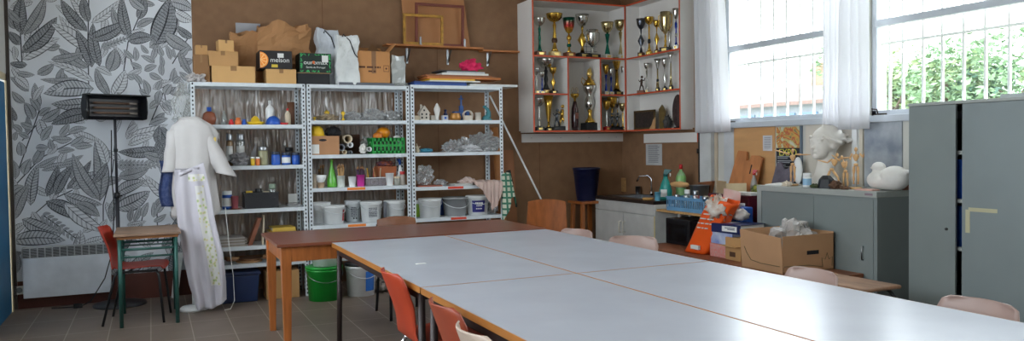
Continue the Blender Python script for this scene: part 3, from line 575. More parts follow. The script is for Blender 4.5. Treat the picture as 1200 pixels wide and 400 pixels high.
# ---- small builders
def carton(label, x, y, z, w_, d, h, rz=0, m=CARD, flaps=0, group=None, name='cardboard_box', bev=.003):
    t = T(name, label, 'box', (x, y, z), rz, group)
    if flaps:
        e = .004; g = G().box(-w_/2, w_/2, -d/2, d/2, 0, e).box(-w_/2, w_/2, -d/2, -d/2+e, 0, h).box(-w_/2, w_/2, d/2-e, d/2, 0, h).box(-w_/2, -w_/2+e, -d/2, d/2, 0, h).box(w_/2-e, w_/2, -d/2, d/2, 0, h)
        build('carton_body', g, m, t)
        f = d*.42
        for sx in (-1, 1):
            a = radians(flaps); build('flap', G().box(0, f, -d/2+.005, d/2-.005, 0, e, Matrix.Translation((sx*w_/2, 0, h)) @ Matrix.Scale(sx, 4, (1, 0, 0)) @ Matrix.Rotation(-a, 4, 'Y')), m, t)
        a = radians(flaps*.8); build('flap', G().box(-w_/2+.005, w_/2-.005, 0, f, 0, e, Matrix.Translation((0, d/2, h)) @ Matrix.Rotation(a, 4, 'X')), m, t)
    else:
        build('carton_body', G().box(-w_/2, w_/2, -d/2, d/2, 0, h), m, t, bevel=bev)
        build('tape', G().box(-w_/2*.14, w_/2*.14, -d/2-.0008, d/2, h-.0002, h+.0008).box(-w_/2*.14, w_/2*.14, -d/2-.0008, -d/2, h*.72, h), mat('parcel_tape', (150, 112, 72), .3), t)
    return t
def pail(label, x, y, z, r, h, body=WHITE, lid=None, labelm=None, side=0, group=None, cat='bucket', name='paint_bucket', handle=True, lw=.9):
    t = T(name, label, cat, (x, y, z), 0, group); rb = r*.88
    if lid == 0: build('body', G().lathe([(rb, 0), (r, h), (r*1.04, h), (r*1.04, h-.012), (r*1.0, h-.012)], n=28, cap=False).lathe([(rb, 0), (rb*.98, .004), (r*.97, h-.002), (r, h)], n=28, cap=False).cyl((0, 0, 0), rb, .003, 28), body, t)
    else:
        build('body', G().lathe([(rb, 0), (r*.985, h*.86), (r*1.03, h*.87), (r*1.03, h*.90), (r, h*.91), (r, h*.96)], n=28), body, t)
        build('lid', G().lathe([(r*1.045, h*.93), (r*1.05, h*.985), (r*1.02, h), (r*.93, h), (r*.9, h*.985)], n=28), lid or body, t)
    if handle:
        a0 = side+radians(-60); pts = [(cos(-pi/2+k*pi/10+side)*r*1.05, sin(-pi/2+k*pi/10+side)*r*1.05, 0) for k in range(11)]
        P = []
        for k in range(13):
            a = pi*k/12; P.append((-cos(a)*r*1.05, -sin(a)*r*1.07*.99-.002, h*.86-sin(a)*h*.30))
        build('handle', G().tube([Matrix.Rotation(side*.25, 4, 'Z') @ Vector(p) for p in P], .0028, 6), STEEL if body is not WHITE else MILK, t)
    if labelm:
        def lf(u, v): a = -pi/2+side+(u-.5)*lw; rr = (rb+(r*.985-rb)*(.16+.6*v)/.86)*1.006; return (cos(a)*rr, sin(a)*rr, h*(.16+.6*v))
        build('paper_label', G().grid(lf, 8, 2), labelm, t)
    return t
def can(label, x, y, z, r, h, body, lid, name='paint_jar', cat='jar', group=None, band=None, n=18):
    t = T(name, label, cat, (x, y, z), 0, group)
    build('body', G().lathe([(r*.94, 0), (r, .01), (r, h*.74), (r*.86, h*.80)], n=n), body, t)
    build('lid', G().lathe([(r*.93, h*.79), (r*.95, h*.82), (r*.95, h*.985), (r*.9, h)], n=n), lid, t)
    if band: build('paper_label', G().lathe([(r*1.015, h*.16), (r*1.015, h*.62)], n=n, cap=False), band, t)
    return t
def cup(label, x, y, z, r, h, m, name='plastic_cup', cat='cup', taper=.8, group=None):
    return S(name, label, cat, G().lathe([(r*taper, 0), (r, h), (r*1.04, h), (r*.94, h*.98), (r*taper*.94, .005), (0, .005)], n=20, cap=False).cyl((0, 0, 0), r*taper*.98, .003), m, (x, y, z), group=group)
def bottle(label, x, y, z, r, h, body, cap, name='bottle', shoulder=.62, group=None, neck=.3):
    t = T(name, label, 'bottle', (x, y, z), 0, group)
    build('body', G().lathe([(r*.9, 0), (r, h*.04), (r, h*shoulder), (r*.8, h*(shoulder+.09)), (r*neck, h*(shoulder+.2)), (r*neck, h*.9)], n=16), body, t)
    build('cap', G().lathe([(r*neck*1.25, h*.86), (r*neck*1.25, h*.98), (r*neck*.9, h)], n=12), cap, t); return t
def spray(label, x, y, z, w_, h, body, head, lab=None, rz=0):
    t = T('spray_bottle', label, 'bottle', (x, y, z), rz)
    build('body', G().lathe([(w_*.38, 0), (w_*.42, .01), (w_*.42, h*.3), (w_*.30, h*.52), (w_*.16, h*.68), (w_*.13, h*.78)], n=16, sy=.65), body, t)
    g = G().cyl((0, 0, h*.76), w_*.15, h*.08, 12).hexa([(-w_*.12, -.012, h*.84), (w_*.2, -.012, h*.84), (w_*.2, .012, h*.84), (-w_*.12, .012, h*.84), (-w_*.05, -.010, h), (w_*.42, -.010, h*.97), (w_*.42, .010, h*.97), (-w_*.05, .010, h)])
    build('spray_head', g, head, t); build('trigger', G().tube([(w_*.2, 0, h*.9), (w_*.32, 0, h*.84), (w_*.30, 0, h*.76)], w_*.04, 6), WHITE, t)
    if lab: build('paper_label', G().cbox((0, -w_*.285, h*.22), (w_*.42, .003, h*.24)), lab, t)
    return t
CRINK = film('crumpled_clear_film', (196, 196, 196), .16, .42, .22)
def blob(name, label, cat, x, y, z, w_, d, h, m, seed, amp=.5, freq=3, n=40, group=None, flat=True, rz=0):
    g = G().ell((0, 0, 0), (w_/2, d/2, h/2), n, amp=amp, freq=freq, seed=seed)
    for v in g.b.verts:
        v.co += noise.noise_vector(v.co*35+Vector((seed, 0, 0)))*min(w_, h)*.06; v.co.z = max(v.co.z, -h/2*.82)
    if name in ('plastic_bag', 'clay_bag', 'wrapped_bundle', 'plastic_wrap'):
        for f_ in g.b.faces: f_.smooth = False
        for v in g.b.verts: v.co += noise.noise_vector(v.co*60+Vector((0, seed, 3)))*min(w_, h)*.07
    mz = min(v.co.z for v in g.b.verts); Mz = max(v.co.z for v in g.b.verts); k = h/(Mz-mz)
    for v in g.b.verts: v.co.z = (v.co.z-mz)*k
    return S(name, label, cat, g, m, (x, y, z), rz, group)
def paperbag(name, label, x, y, z, w_, d, h, m, seed, top='open', rz=0, cat='bag', crumple=.02, lean=0, handles=None):
    rnd = random.Random(seed); t = T(name, label, cat, (x, y, z), rz)
    def fn(u, v):
        a = u*4; k = int(a) % 4; f = a-int(a); C = [(-1, -1), (1, -1), (1, 1), (-1, 1)]; p, q = C[k], C[(k+1) % 4]
        X = (p[0]*(1-f)+q[0]*f)*w_/2*(1-.06*v); Y = (p[1]*(1-f)+q[1]*f)*d/2*(1-.25*v*v)
        nn = noise.noise_vector(Vector((X*7+seed, Y*7, v*h*7)))*crumple*(0.3+v) + noise.noise_vector(Vector((X*20+seed, Y*20, v*h*20)))*crumple*.4
        zz = v*h*(1+(.12*noise.noise(Vector((X*8, Y*8, seed))) if v > .95 else 0))
        return (X+nn.x+lean*v, Y+nn.y, max(0, zz+nn.z*(v > 0)))
    g = G().grid(fn, 40, 16, closeu=True, smooth=False)
    g.box(-w_/2, w_/2, -d/2, d/2, 0, .002)
    build('bag_body', g, m, t, solid=.002)
    if handles: build('handle', G().tube([(-w_*.2+lean, -d*.36, h*.95), (-w_*.18+lean, -d*.42, h*1.0), (w_*.1+lean, -d*.45, h*.88), (w_*.3+lean, -d*.5, h*.62), (w_*.42+lean*.6, -d*.52, h*.55)], .006, 6), handles, t)
    return t
# ---- on top of the left rack
zt = zsh(0, 0)
def bx(label, l, r, top, bot, Y, d=.2, m=CARD, z=None, rz=0, flaps=0, **k):
    z = at_y((l+r)/2, bot, Y).z if z is None else z; x, w_, h = spot(l, r, top, z, Y); return carton(label, x, Y+d/2, z, w_, d, h, rz, m, flaps, **k)
bE = bx('wide light cardboard box on top of the left rack, under the pile of small boxes', 248, 299, 77.5, 0, 7.63, .28, CARD2, zt, group=None)
zE = at_y(273, 77.5, 7.63).z
bx('small cardboard box at the far left end on top of the rack', 226.5, 245, 64, 0, 7.66, .2, CARD3, zt)
bx('small cardboard box in the middle of the pile, facing forward', 243, 279, 60, 0, 7.66, .2, CARD, zE)
zD = at_y(260, 60, 7.66).z
bx('small open cardboard box on top of the pile', 255, 273, 47, 0, 7.68, .14, CARD2, zD+.001, rz=.1)
zA = at_y(236, 64, 7.66).z
bx('small cardboard box stacked on the far left box', 229, 243, 53, 0, 7.70, .14, CARD, zA+.001)
x, w_, h = spot(268, 302, 37, zt, 7.8)
x0_, w0_, h0_ = spot(266, 301, 37, zE, 7.70)
paperbag('paper_bag', 'tall brown paper bag standing behind the small boxes', x0_+.04, 7.98, zt, w0_*1.0, .12, h+.01, KRAFT, 3, handles=None)
x, w_, h = spot(277, 306, 26, zt, 8.07)
S('drawing_block', 'grey drawing block standing behind the tall brown paper bag', 'sketch pad', G().box(-w_/2, w_/2, -.01, .01, 0, h-.0), mat('grey_board', (168, 168, 172), .6), (x, 8.15, zt))
blob('plastic_bag', 'crumpled whitish plastic bag at the left end of the rack top', 'bag', .40, 7.72, zt, .17, .25, .10, mat('dirty_white_bag', (196, 190, 188), .5), 5, .6)
bx('light cardboard box under the black fruit box with the orange slice', 312, 347, 81, 0, 7.63, .26, CARD2, zt)
zM = at_y(329, 81, 7.63).z
BOXBLK = mat('black_printed_card', (34, 32, 34), .5)
x, w_, h = spot(304, 342, 59.5, zM, 7.62)
t = T('fruit_box', 'black fruit box printed with an orange slice, on a light cardboard box', 'box', (x, 7.62+.14, zM))
build('carton_body', G().box(-w_/2, w_/2, -.14, .14, 0, h), BOXBLK, t, bevel=.003)
g = G(); R_ = h*.44; cx = -w_/2+.004; yy = -.1408
g.m(0).prism([(cx+R_*sin(a), h*.48+R_*cos(a)) for a in [pi*k/14 for k in range(15)]], .0005, MT(0, yy, 0))
g.m(1).prism([(cx+R_*.86*sin(a), h*.48+R_*.86*cos(a)) for a in [pi*k/14 for k in range(15)]], .0005, MT(0, yy-.0004, 0))
g.m(0)
for k in range(5):
    a0, a1 = pi*(k+.12)/5, pi*(k+.88)/5; g.prism([(cx+R_*.1*sin((a0+a1)/2), h*.48+R_*.1*cos((a0+a1)/2))]+[(cx+R_*.78*sin(a), h*.48+R_*.78*cos(a)) for a in (a0, (a0+a1)/2, a1)], .0005, MT(0, yy-.0008, 0))
build('orange_slice_print', g, [mat('slice_orange', (240, 140, 50), .5), mat('slice_pale', (250, 200, 130), .5)], t)
text('melson', h*.36, PAPER, t, MT(w_*.12, -.1408, h*.48) @ FRONT)
build('paper_label', G().box(w_*.05, w_*.24, -.1412, -.14, h*.62, h*.86), PAPER, t); build('sticker', G().box(-w_*.14, w_*.05, -.1412, -.14, h*.08, h*.24), mat('yellow_sticker', (214, 186, 60), .5), t)
x, w_, h = spot(303, 366, 28, at_y(335, 59, 7.75).z-.01, 7.80)
ztop_m = at_y(323, 59.5, 7.62).z
paperbag('paper_bag', 'large crumpled brown paper bag lying on its side above the fruit boxes', x, 8.0, zt+.0, w_, .20, at_y(335, 29, 7.98).z-zt, KRAFT, 9, crumple=.045)
# green produce box and tray
x, w_, h = spot(348, 386, 86, zt, 7.62)
t = T('black_tray', 'black plastic tray under the green printed produce box', 'tray', (x+.005, 7.76, zt))
build('tray_body', G().box(-w_/2, w_/2, -.13, .13, 0, .004).box(-w_/2, w_/2, -.13, -.127, 0, h).box(-w_/2, w_/2, .127, .13, 0, h).box(-w_/2, -w_/2+.003, -.13, .13, 0, h).box(w_/2-.003, w_/2, -.13, .13, 0, h), BLACK, t)
build('rim', G().box(-w_/2-.006, w_/2+.006, -.137, .137, h, h+.006), mat('tray_rim_wood', (150, 116, 76), .6), t)
zb = zt+h+.0065
x, w_, h = spot(351, 388, 62.5, zb, 7.64); y_ = 7.76
t = T('produce_box', 'green and black printed produce box on the black tray', 'box', (x, y_, zb)); hd_ = .12
build('carton_body', G().box(-w_/2, w_/2, -hd_, hd_, 0, h), mat('produce_black_green', (24, 40, 34), .5), t, bevel=.003)
rnd = random.Random(4); g = G()
for k in range(46):
    s_ = k % 4; fx, fz = (rnd.uniform(-.48, .48), rnd.choice((.08, .92))) if s_ < 2 else (rnd.choice((-.45, .45)), rnd.uniform(.08, .92))
    a = rnd.uniform(0, 6.28); l = .016; cx, cz = fx*w_, fz*h; P_ = [(cx+cos(a)*l, cz+sin(a)*l), (cx-sin(a)*l*.3, cz+cos(a)*l*.3), (cx-cos(a)*l, cz-sin(a)*l), (cx+sin(a)*l*.3, cz-cos(a)*l*.3)]
    P_ = [(max(-w_/2, min(w_/2, p)), max(0, min(h, q))) for p, q in P_]; g.prism(P_, .0004, MT(0, -hd_-.0006-.00002*k, 0))
build('leaf_print', g, mat('print_green', (60, 176, 96), .5), t)
text('ouromax', h*.30, PAPER, t, MT(0, -hd_-.001, h*.52) @ FRONT, sx=1.1); text('Sandia de Portugal', h*.13, PAPER, t, MT(0, -hd_-.001, h*.28) @ FRONT)
build('sticker', G().box(w_*.20, w_*.40, -hd_-.0016, -hd_, h*.56, h*.9), PAPER, t)
build('logo_dot', G().box(-w_*.10, -w_*.03, -hd_-.0020, -hd_-.0008, h*.46, h*.60), mat('logo_orange', (226, 110, 50), .5), t)
SB = mat('silver_white_bag', (196, 200, 206), .35, .1, .15, 8, .4, 12)
x, w_, h = spot(370, 396, 37, zt, 7.85)
paperbag('shopping_bag', 'silvery white shopping bag, the left one of the two behind the open carton', x, 7.84, zt, w_, .17, h, SB, 21, crumple=.03, handles=BLACK)
x, w_, h = spot(391, 415, 40, zt, 7.75)
paperbag('shopping_bag', 'pale shopping bag with a black handle, leaning next to the open carton', x+.01, 7.72, zt, w_*1.1, .16, h*.97, mat('pale_bag', (216, 218, 216), .45, bump=.4, bscale=12), 23, crumple=.03, handles=BLACK)
zg = zsh(1, 0)
x, w_, h = spot(394, 459, 93.3, zg, 7.62)
S('grey_board', 'flat dark grey board under the open carton', 'board', G().box(-w_/2, w_/2, -.0, .3, 0, .03), mat('dark_grey_board', (96, 98, 106), .5), (x+.03, 7.63, zg), bevel=.003)
x, w_, h = spot(417, 457, 60, zg+.031, 7.66)
t = carton('open cardboard carton with raised flaps and printed lines, on the middle rack', x, 7.66+.13, zg+.031, w_, .26, h, 0, mat('carton_orange_brown', (196, 138, 84), .8, scale=3), 50, name='cardboard_carton')
rnd = random.Random(2); g = G(); marks(g, -w_*.42, w_*.22, h*.44, h*.56, -.1302, 1, rnd); marks(g, -w_*.15, w_*.1, h*.32, h*.42, -.1302, 1, rnd)
g.box(w_*.30, w_*.46, -.131, -.13, h*.36, h*.375).box(w_*.30, w_*.46, -.131, -.13, h*.545, h*.56).box(w_*.30, w_*.31, -.131, -.13, h*.36, h*.56).box(w_*.45, w_*.46, -.131, -.13, h*.36, h*.56).lathe([(.010, 0), (.010, .001)], (0, 0, 0), 12, Matrix.Translation((w_*.38, -.13, h*.46)) @ Matrix.Rotation(pi/2, 4, 'X'))
build('print', g, mat('carton_print', (92, 58, 38), .8), t); build('flap', G().prism([(-.03, 0), (w_*.5, 0), (.05, .115)], .004, MT(0, .10, h-.01)), CARD3, t); build('flap', G().prism([(-w_*.48, 0), (.0, 0), (-.06, .06)], .004, MT(0, .11, h-.01)), CARD3, t); build('tape', G().box(-w_*.05, w_*.08, -.1308, -.13, h*.3, h), mat('brown_tape', (140, 100, 66), .3), t)
x, w_, h = spot(458, 474, 68, zg, 7.7)
paperbag('plastic_bag', 'small clear plastic bag standing to the right of the open carton', x, 7.72, zg, w_, .10, h, BAGF, 31, crumple=.02)
x, w_, h = spot(459, 482, 91, zg, 7.62)
blob('plastic_wrap', 'flat crumple of clear plastic wrap at the right end of the middle rack top', 'plastic wrap', x, 7.72, zg, w_, .2, .05, BAGF, 33, .4)
# ---- pile of boards and papers on top of the right rack
zp = zsh(2, 0); rnd = random.Random(11); z = zp
PC = [('blue folder at the bottom of the paper pile', 2.42, 3.02, .018, (52, 84, 150)), ('long white foam board sticking out on the right of the pile', 3.0, 3.56, .024, (214, 216, 214)), ('dark blue portfolio in the paper pile', 2.44, 3.0, .016, (40, 60, 116)),
      ('white cardboard sheet in the paper pile', 2.60, 3.16, .014, (224, 222, 214)), ('yellow folder in the paper pile', 2.60, 3.10, .016, (232, 180, 50)), ('wide orange-brown wooden board in the paper pile', 2.58, 3.40, .022, (196, 116, 58)),
      ('brown drawing board under the white papers', 2.56, 3.30, .018, (150, 92, 54)), ('stack of white sheets near the top of the paper pile', 2.74, 3.26, .02, (226, 226, 220)), ('grey-white sketch pad near the top of the paper pile', 2.80, 3.22, .016, (190, 192, 196)), ('thin dark folder on top of the paper pile', 2.72, 3.12, .012, (70, 66, 66))]
zz = {}
for i, (lab, a, b, th, c) in enumerate(PC):
    if i == 1: z0 = zp
    elif i == 2: z0 = zp+.026
    else: z0 = z
    rz_ = rnd.uniform(-.03, .03) if i > 1 else 0
    if i == 1: S('foam_board', lab, 'board', G().box(-(b-a)/2+.015, (b-a)/2, -.15, .15, 0, th), mat('sheet_%d' % i, c, .6), ((a+b)/2+.02, 7.76, z0), rz_); continue
    if i == 0: th = .025
    S('paper_board', lab, 'board', G().box(-(b-a)/2+.015*(i == 0), (b-a)/2-.02*(i == 0), -.14+.004*i, .16, 0, th), mat('sheet_%d' % i, c, .6), ((a+b)/2, 7.76, z0), rz_)
    z = z0+th+.0008
def cloth(name, label, cat, pts_top, z0, fall, m, seed, **k): pass
x, w_, h = spot(540, 570, 62, z, 7.7)
blob('pink_cloth', 'bright pink cloth bundle on top of the paper pile', 'cloth', 3.09, 7.74, z, .21, .16, .14, mat('hot_pink_cloth', (224, 40, 96), .8), 41, .7, 2.5)
# ---- wall shelf with picture frames
a, b = at_y(452, 52, 8.12), at_y(609, 59, 8.12); zs_ = 2.49
t = T('wall_shelf', 'narrow orange-brown wooden wall shelf on metal brackets above the right rack', 'shelf', ((a.x+b.x)/2, WY, zs_)); hw = (b.x-a.x)/2
build('board', G().box(-hw, hw*.42, -.15, -.004, 0, .02).box(hw*.42, hw, -.13, -.004, -.018, 0), mat('shelf_board_wood', (190, 118, 62), .5, scale=3, stretch=(1, 10, 10)), t, bevel=.002)
for px in (480, 528, 575):
    p = at_y(px, 60, 8.15); build('bracket', G().box(p.x-a.x-hw-.012, p.x-a.x-hw+.012, -.006, -.001, -.17, -.001 if px < 560 else -.019).hexa([(p.x-a.x-hw-.006, -.006, -.14), (p.x-a.x-hw+.006, -.006, -.14), (p.x-a.x-hw+.006, -.001, -.16), (p.x-a.x-hw-.006, -.001, -.16), (p.x-a.x-hw-.006, -.12, -.02), (p.x-a.x-hw+.006, -.12, -.02), (p.x-a.x-hw+.006, -.10, -.02), (p.x-a.x-hw-.006, -.10, -.02)]), STEEL, t)
def frame(name, label, l, r, top, z, Y, bw, m, th=.018, lean=.06, panel=None, tilt=0):
    x, w_, h = spot(l, r, top, z, Y); t = T(name, label, 'picture frame', (x, Y, z)); Mx = Matrix.Rotation(-lean, 4, 'X') @ Matrix.Rotation(tilt, 4, 'Y')
    build('frame', G().box(-w_/2, w_/2, 0, th, 0, bw, Mx).box(-w_/2, w_/2, 0, th, h-bw, h, Mx).box(-w_/2, -w_/2+bw, 0, th, bw, h-bw, Mx).box(w_/2-bw, w_/2, 0, th, bw, h-bw, Mx), m, t)
    if panel: build('backing', G().box(-w_/2+bw*.5, w_/2-bw*.5, th*.5, th*.5+.004, bw*.5, h-bw*.5, Mx), panel, t)
    return t
zf = zs_+.0205
x, w_, h = spot(474, 551, -4, zf, 8.17)
S('drawing_board', 'large brown board leaning on the wall behind the picture frames', 'board', G().hexa([(-w_/2, .0, 0), (w_/2, .0, 0), (w_/2, .012, 0), (-w_/2, .012, 0), (-w_/2-.02, .03, h), (w_/2-.06, .03, h), (w_/2-.06, .042, h), (-w_/2-.02, .042, h)]), mat('leaning_board', (186, 128, 82), .6, scale=3), (x, 8.19, zf))
frame('picture_frame', 'dark red picture frame leaning on the wall shelf, the larger one', 486, 543, 5, zf, 8.155, .028, mat('frame_red_brown', (124, 58, 44), .5), lean=-.05)
frame('picture_frame', 'old gilded picture frame in front, the smaller one on the wall shelf', 472, 519, 17, zf, 8.12, .028, mat('frame_gilt', (176, 128, 50), .4, .4, .4, 20), lean=-.04)
for px in (493, 545):
    p = at_y(px, 48, 8.10); S('metal_clip', 'metal bracket sticking up at the %s edge of the red frame' % ('left' if px < 520 else 'right'), 'bracket', G().box(-.010, .010, -.002, .002, 0, .085).box(-.012, .012, -.02, .002, 0, .003), STEEL, (p.x, 8.112 if px > 520 else 8.105, zf))
# ================================================================== LEFT RACK CONTENTS
def at_spot(l, r, top, u, s, Y): z = zsh(u, s)+.001; x, w_, h = spot(l, r, top, z, Y); return x, Y, z, w_, h
x, y, z, w_, h = at_spot(238, 252, 130, 0, 1, 7.78)
t = T('glue_bottle', 'round brown bottle with a blue cap on the top shelf behind the lab coat', 'bottle', (x, y, z))
build('body', G().lathe([(.0, 0), (.05, .01), (.062, .06), (.05, .11), (.02, .13)], sy=.5), mat('brown_bottle', (150, 86, 60), .3), t); build('cap', G().cyl((0, 0, .128), .02, .04, 12), BLUE, t)
x, y, z, w_, h = at_spot(259, 266, 128, 0, 1, 7.74)
S('glass_bell', 'small clear glass cone on the top shelf of the left rack', 'glass', G().lathe([(.03, 0), (.026, .05), (.008, .13), (0, .14)], n=14), GLASSJ, (x, y, z))
for i, (l, r, tp, c, n_, lab) in enumerate([(268, 274, 140, RED, 'toy_block', 'small red toy piece on the top shelf of the left rack'), (275, 283, 138, mat('toy_orange', (226, 120, 60), .4), 'toy_block', 'small orange toy piece beside the red and blue toys'), (283, 289, 140, BLUE, 'toy_block', 'small blue toy piece left of the yellow dish')]):
    x, y, z, w_, h = at_spot(l, r, tp, 0, 1, 7.68); S(n_, lab, 'toy', G().lathe([(w_*.5, 0), (w_*.5, h*.5), (w_*.3, h*.75), (w_*.32, h)], n=8), c, (x, y, z))
x, y, z, w_, h = at_spot(289, 309, 136, 0, 1, 7.72)
S('yellow_dish', 'yellow plastic lemon squeezer on the top shelf of the left rack', 'dish', G().lathe([(.06, 0), (.085, .025), (.085, .03), (.045, .03), (.035, .06), (.012, .085), (0, .087)], n=20), YELLOW, (x, y, z))
x, y, z, w_, h = at_spot(311, 321, 118, 0, 1, 7.84); bottle('white plastic bottle standing behind the blue dome on the left rack', x, y, z, .042, h, WHITE, WHITE)
x, y, z, w_, h = at_spot(312, 328, 134, 0, 1, 7.70); S('blue_bowl', 'blue upturned bowl on the top shelf of the left rack', 'bowl', G().lathe([(.068, 0), (.07, .01), (.06, .05), (.035, .078), (0, .088)], n=22), BLUE, (x, y, z))
x, y, z, w_, h = at_spot(328, 337, 141, 0, 1, 7.68); S('red_dish', 'small flat red dish right of the blue bowl', 'dish', G().lathe([(.03, 0), (.045, .02), (.04, .02), (.03, .008)], n=16), RED, (x, y, z))
x, y, z, w_, h = at_spot(333, 341, 127, 0, 1, 7.75); bottle('small pale bottle with a red cap near the right post of the left rack', x, y, z, .028, h, CREAM, RED)
x, y, z, w_, h = at_spot(337, 347, 120, 0, 1, 7.88); S('cardboard_tube', 'brown cardboard tube standing against the right post of the left rack', 'tube', G().cyl((0, 0, 0), .035, h, 16), mat('tube_brown', (110, 72, 50), .7), (x-.01, y, z))
# second shelf: jars
for l, r, tp, c, ld, lab, Y in [(264, 273, 157, mat('jar_amber', (150, 120, 84), .3), STEEL, 'jar with a steel lid, leftmost of the jars on the left rack', 7.78), (276, 287, 157, GLASSJ, STEEL, 'tall glass jar with a steel lid behind the grey plastic bag', 7.82),
                             (301, 315, 172, mat('jar_greenish', (160, 156, 120), .3), STEEL, 'squat glass jar with a lid left of the blue paint jars', 7.72), (293, 299, 184, YELLOW, WHITE, 'tiny yellow paint pot on the left rack', 7.66), (299, 305, 184, mat('pot_orange', (224, 120, 50), .4), WHITE, 'tiny orange paint pot on the left rack', 7.66)]:
    x, y, z, w_, h = at_spot(l, r, tp, 0, 2, Y); can(lab, x, y, z, w_*.42, h, c, ld, band=PAPER if tp < 170 else None)
for l, r, tp, lab in ((317, 329, 178, 'blue paint jar with a dark lid, left of the three in front'), (329, 341, 179, 'blue paint jar with a white label, middle of the three in front'), (341, 352, 179, 'blue paint jar beside the post, right of the three in front')):
    x, y, z, w_, h = at_spot(l, r, tp, 0, 2, 7.69); can(lab, x, y, z, w_*.44, h, BLUE, mat('dark_blue_lid', (40, 50, 70), .4), group='blue paint jars', band=PAPER if l == 329 else None)
x, y, z, w_, h = at_spot(333, 344, 173, 0, 2, 7.86); can('dark capped jar standing behind the three blue paint jars', x, y, z, w_*.45, h, mat('dark_jar', (70, 66, 64), .3), BLACK)
x, y, z, w_, h = at_spot(271, 292, 178, 0, 2, 7.66); blob('plastic_bag', 'grey plastic bag slumped between the jars on the left rack', 'bag', x, y+.05, z, w_, .14, h, mat('grey_bag_film', (140, 138, 140), .4), 51, .5)
x, y, z, w_, h = at_spot(284, 300, 165, 0, 2, 7.80); S('paper_cone', 'grey paper cone behind the plastic bag on the left rack', 'cone', G().hexa([(-.02, 0, 0), (.06, 0, 0), (.06, .01, 0), (-.02, .01, 0), (.03, 0, .13), (.075, 0, .22), (.075, .01, .22), (.03, .01, .13)]), mat('grey_paper', (150, 148, 150), .6), (x, y+.08, z))
# third shelf
x, y, z, w_, h = at_spot(262, 270, 224, 0, 3, 7.74); can('blue and white paint tub beside the hanging coat', x, y, z, .045, h, BLUE, WHITE, band=PAPER)
x, y, z, w_, h = at_spot(271, 279, 230, 0, 3, 7.69); cup('small pink pot on a plate beside the blue tub', x, y, z+.008, .034, h-.008, mat('dusty_pink', (170, 90, 96), .5), 'small_pot')
S('small_plate', 'small orange-brown plate under the pink pot', 'plate', G().lathe([(.04, 0), (.06, .007), (.055, .007)], n=18), mat('plate_terracotta', (150, 90, 60), .5), (x, y, z))
x, y, z, w_, h = at_spot(287, 326, 224, 0, 3, 7.66)
t = T('black_basket', 'black plastic basket filled with bottles on the left rack', 'basket', (x, y+.12, z)); g = G(); h *= .92
g.box(-w_/2, w_/2, -.12, .12, 0, .004)
for q in (-1, 1): g.box(-w_/2, w_/2, q*.12-.003, q*.12+.003, 0, h).box(q*w_/2-.003, q*w_/2+.003, -.12, .12, 0, h)
g.box(-w_/2-.006, w_/2+.006, -.128, -.12, h-.018, h)
build('basket_body', g, mat('black_basket_plastic', (34, 34, 38), .5, bump=.6, bscale=50), t)
for i, (dx, hh, m1, m2, lab) in enumerate([(-.10, .16, mat('amber_glass', (170, 110, 40), .3), YELLOW, 'amber bottle leaning at the left in the black basket'), (-.02, .15, BROWN, BLACK, 'brown bottle in the black basket'), (.05, .15, WHITE, CREAM, 'white labelled jar in the black basket'), (.11, .19, GLASSJ, mat('greenish_cap', (150, 170, 150), .4), 'pale glass jar at the right in the black basket')]):
    can(lab, x+dx, y+.10, z+.005, .032, h*1.05+.02*i if i != 2 else h, m1, m2)
x, y, z, w_, h = at_spot(337, 347, 223, 0, 3, 7.90); S('white_card', 'square white card standing at the right end of the left rack shelf', 'card', G().box(-.042, .042, -.002, .002, 0, .085), PAPER, (x, 7.86, z+.03))
S('clear_box', 'low clear plastic box under the white card on the left rack', 'box', G().box(-.07, .05, -.1, .07, 0, .028), film('clear_box_film', (170, 172, 172), .2, .5), (x, 7.80, z))
# fourth shelf: boards, book stack
z = zsh(0, 4)+.001
for i in range(9):
    th = .009; w2 = .40+.03*sin(i*2.1); S('drawing_board', ['thin grey board at the bottom of the stack', 'second thin board up in the stack', 'third thin board up in the stack', 'fourth thin board up in the stack', 'middle thin board of the stack', 'fourth thin board from the top of the stack', 'third thin board from the top of the stack', 'second thin board from the top of the stack', 'topmost thin grey board of the stack'][i] + ' on the left rack behind the coat', 'board', G().box(-w2/2, w2/2, -.15, .15, 0, th-.001), mat('board_grey_%d' % (i % 3), ((170, 160, 150), (140, 128, 118), (190, 184, 178))[i % 3], .7), (.585, 7.78, z+i*th), .02*sin(i*3.3))
x, y, z, w_, h = at_spot(303, 310, 268, 0, 4, 7.66)
S('wooden_board', 'brown wooden board leaning at an angle in front of the thin boards', 'board', G().hexa([(-.10, .0, 0), (-.06, .0, 0), (-.06, .14, 0), (-.10, .14, 0), (.0, .03, .25), (.035, .03, .25), (.035, .13, .25), (.0, .13, .25)]), mat('reddish_board', (136, 78, 52), .6), (.90, 7.66, z))
S('thin_strip', 'thin pale slat leaning beside the brown board', 'slat', G().hexa([(-.03, .0, 0), (-.018, .0, 0), (-.018, .10, 0), (-.03, .10, 0), (-.01, .03, .27), (.0, .03, .27), (.0, .10, .27), (-.01, .10, .27)]), CREAM, (.96, 7.66, z))
YB = mat('yellow_book_cover', (206, 170, 70), .6)
zz_ = z
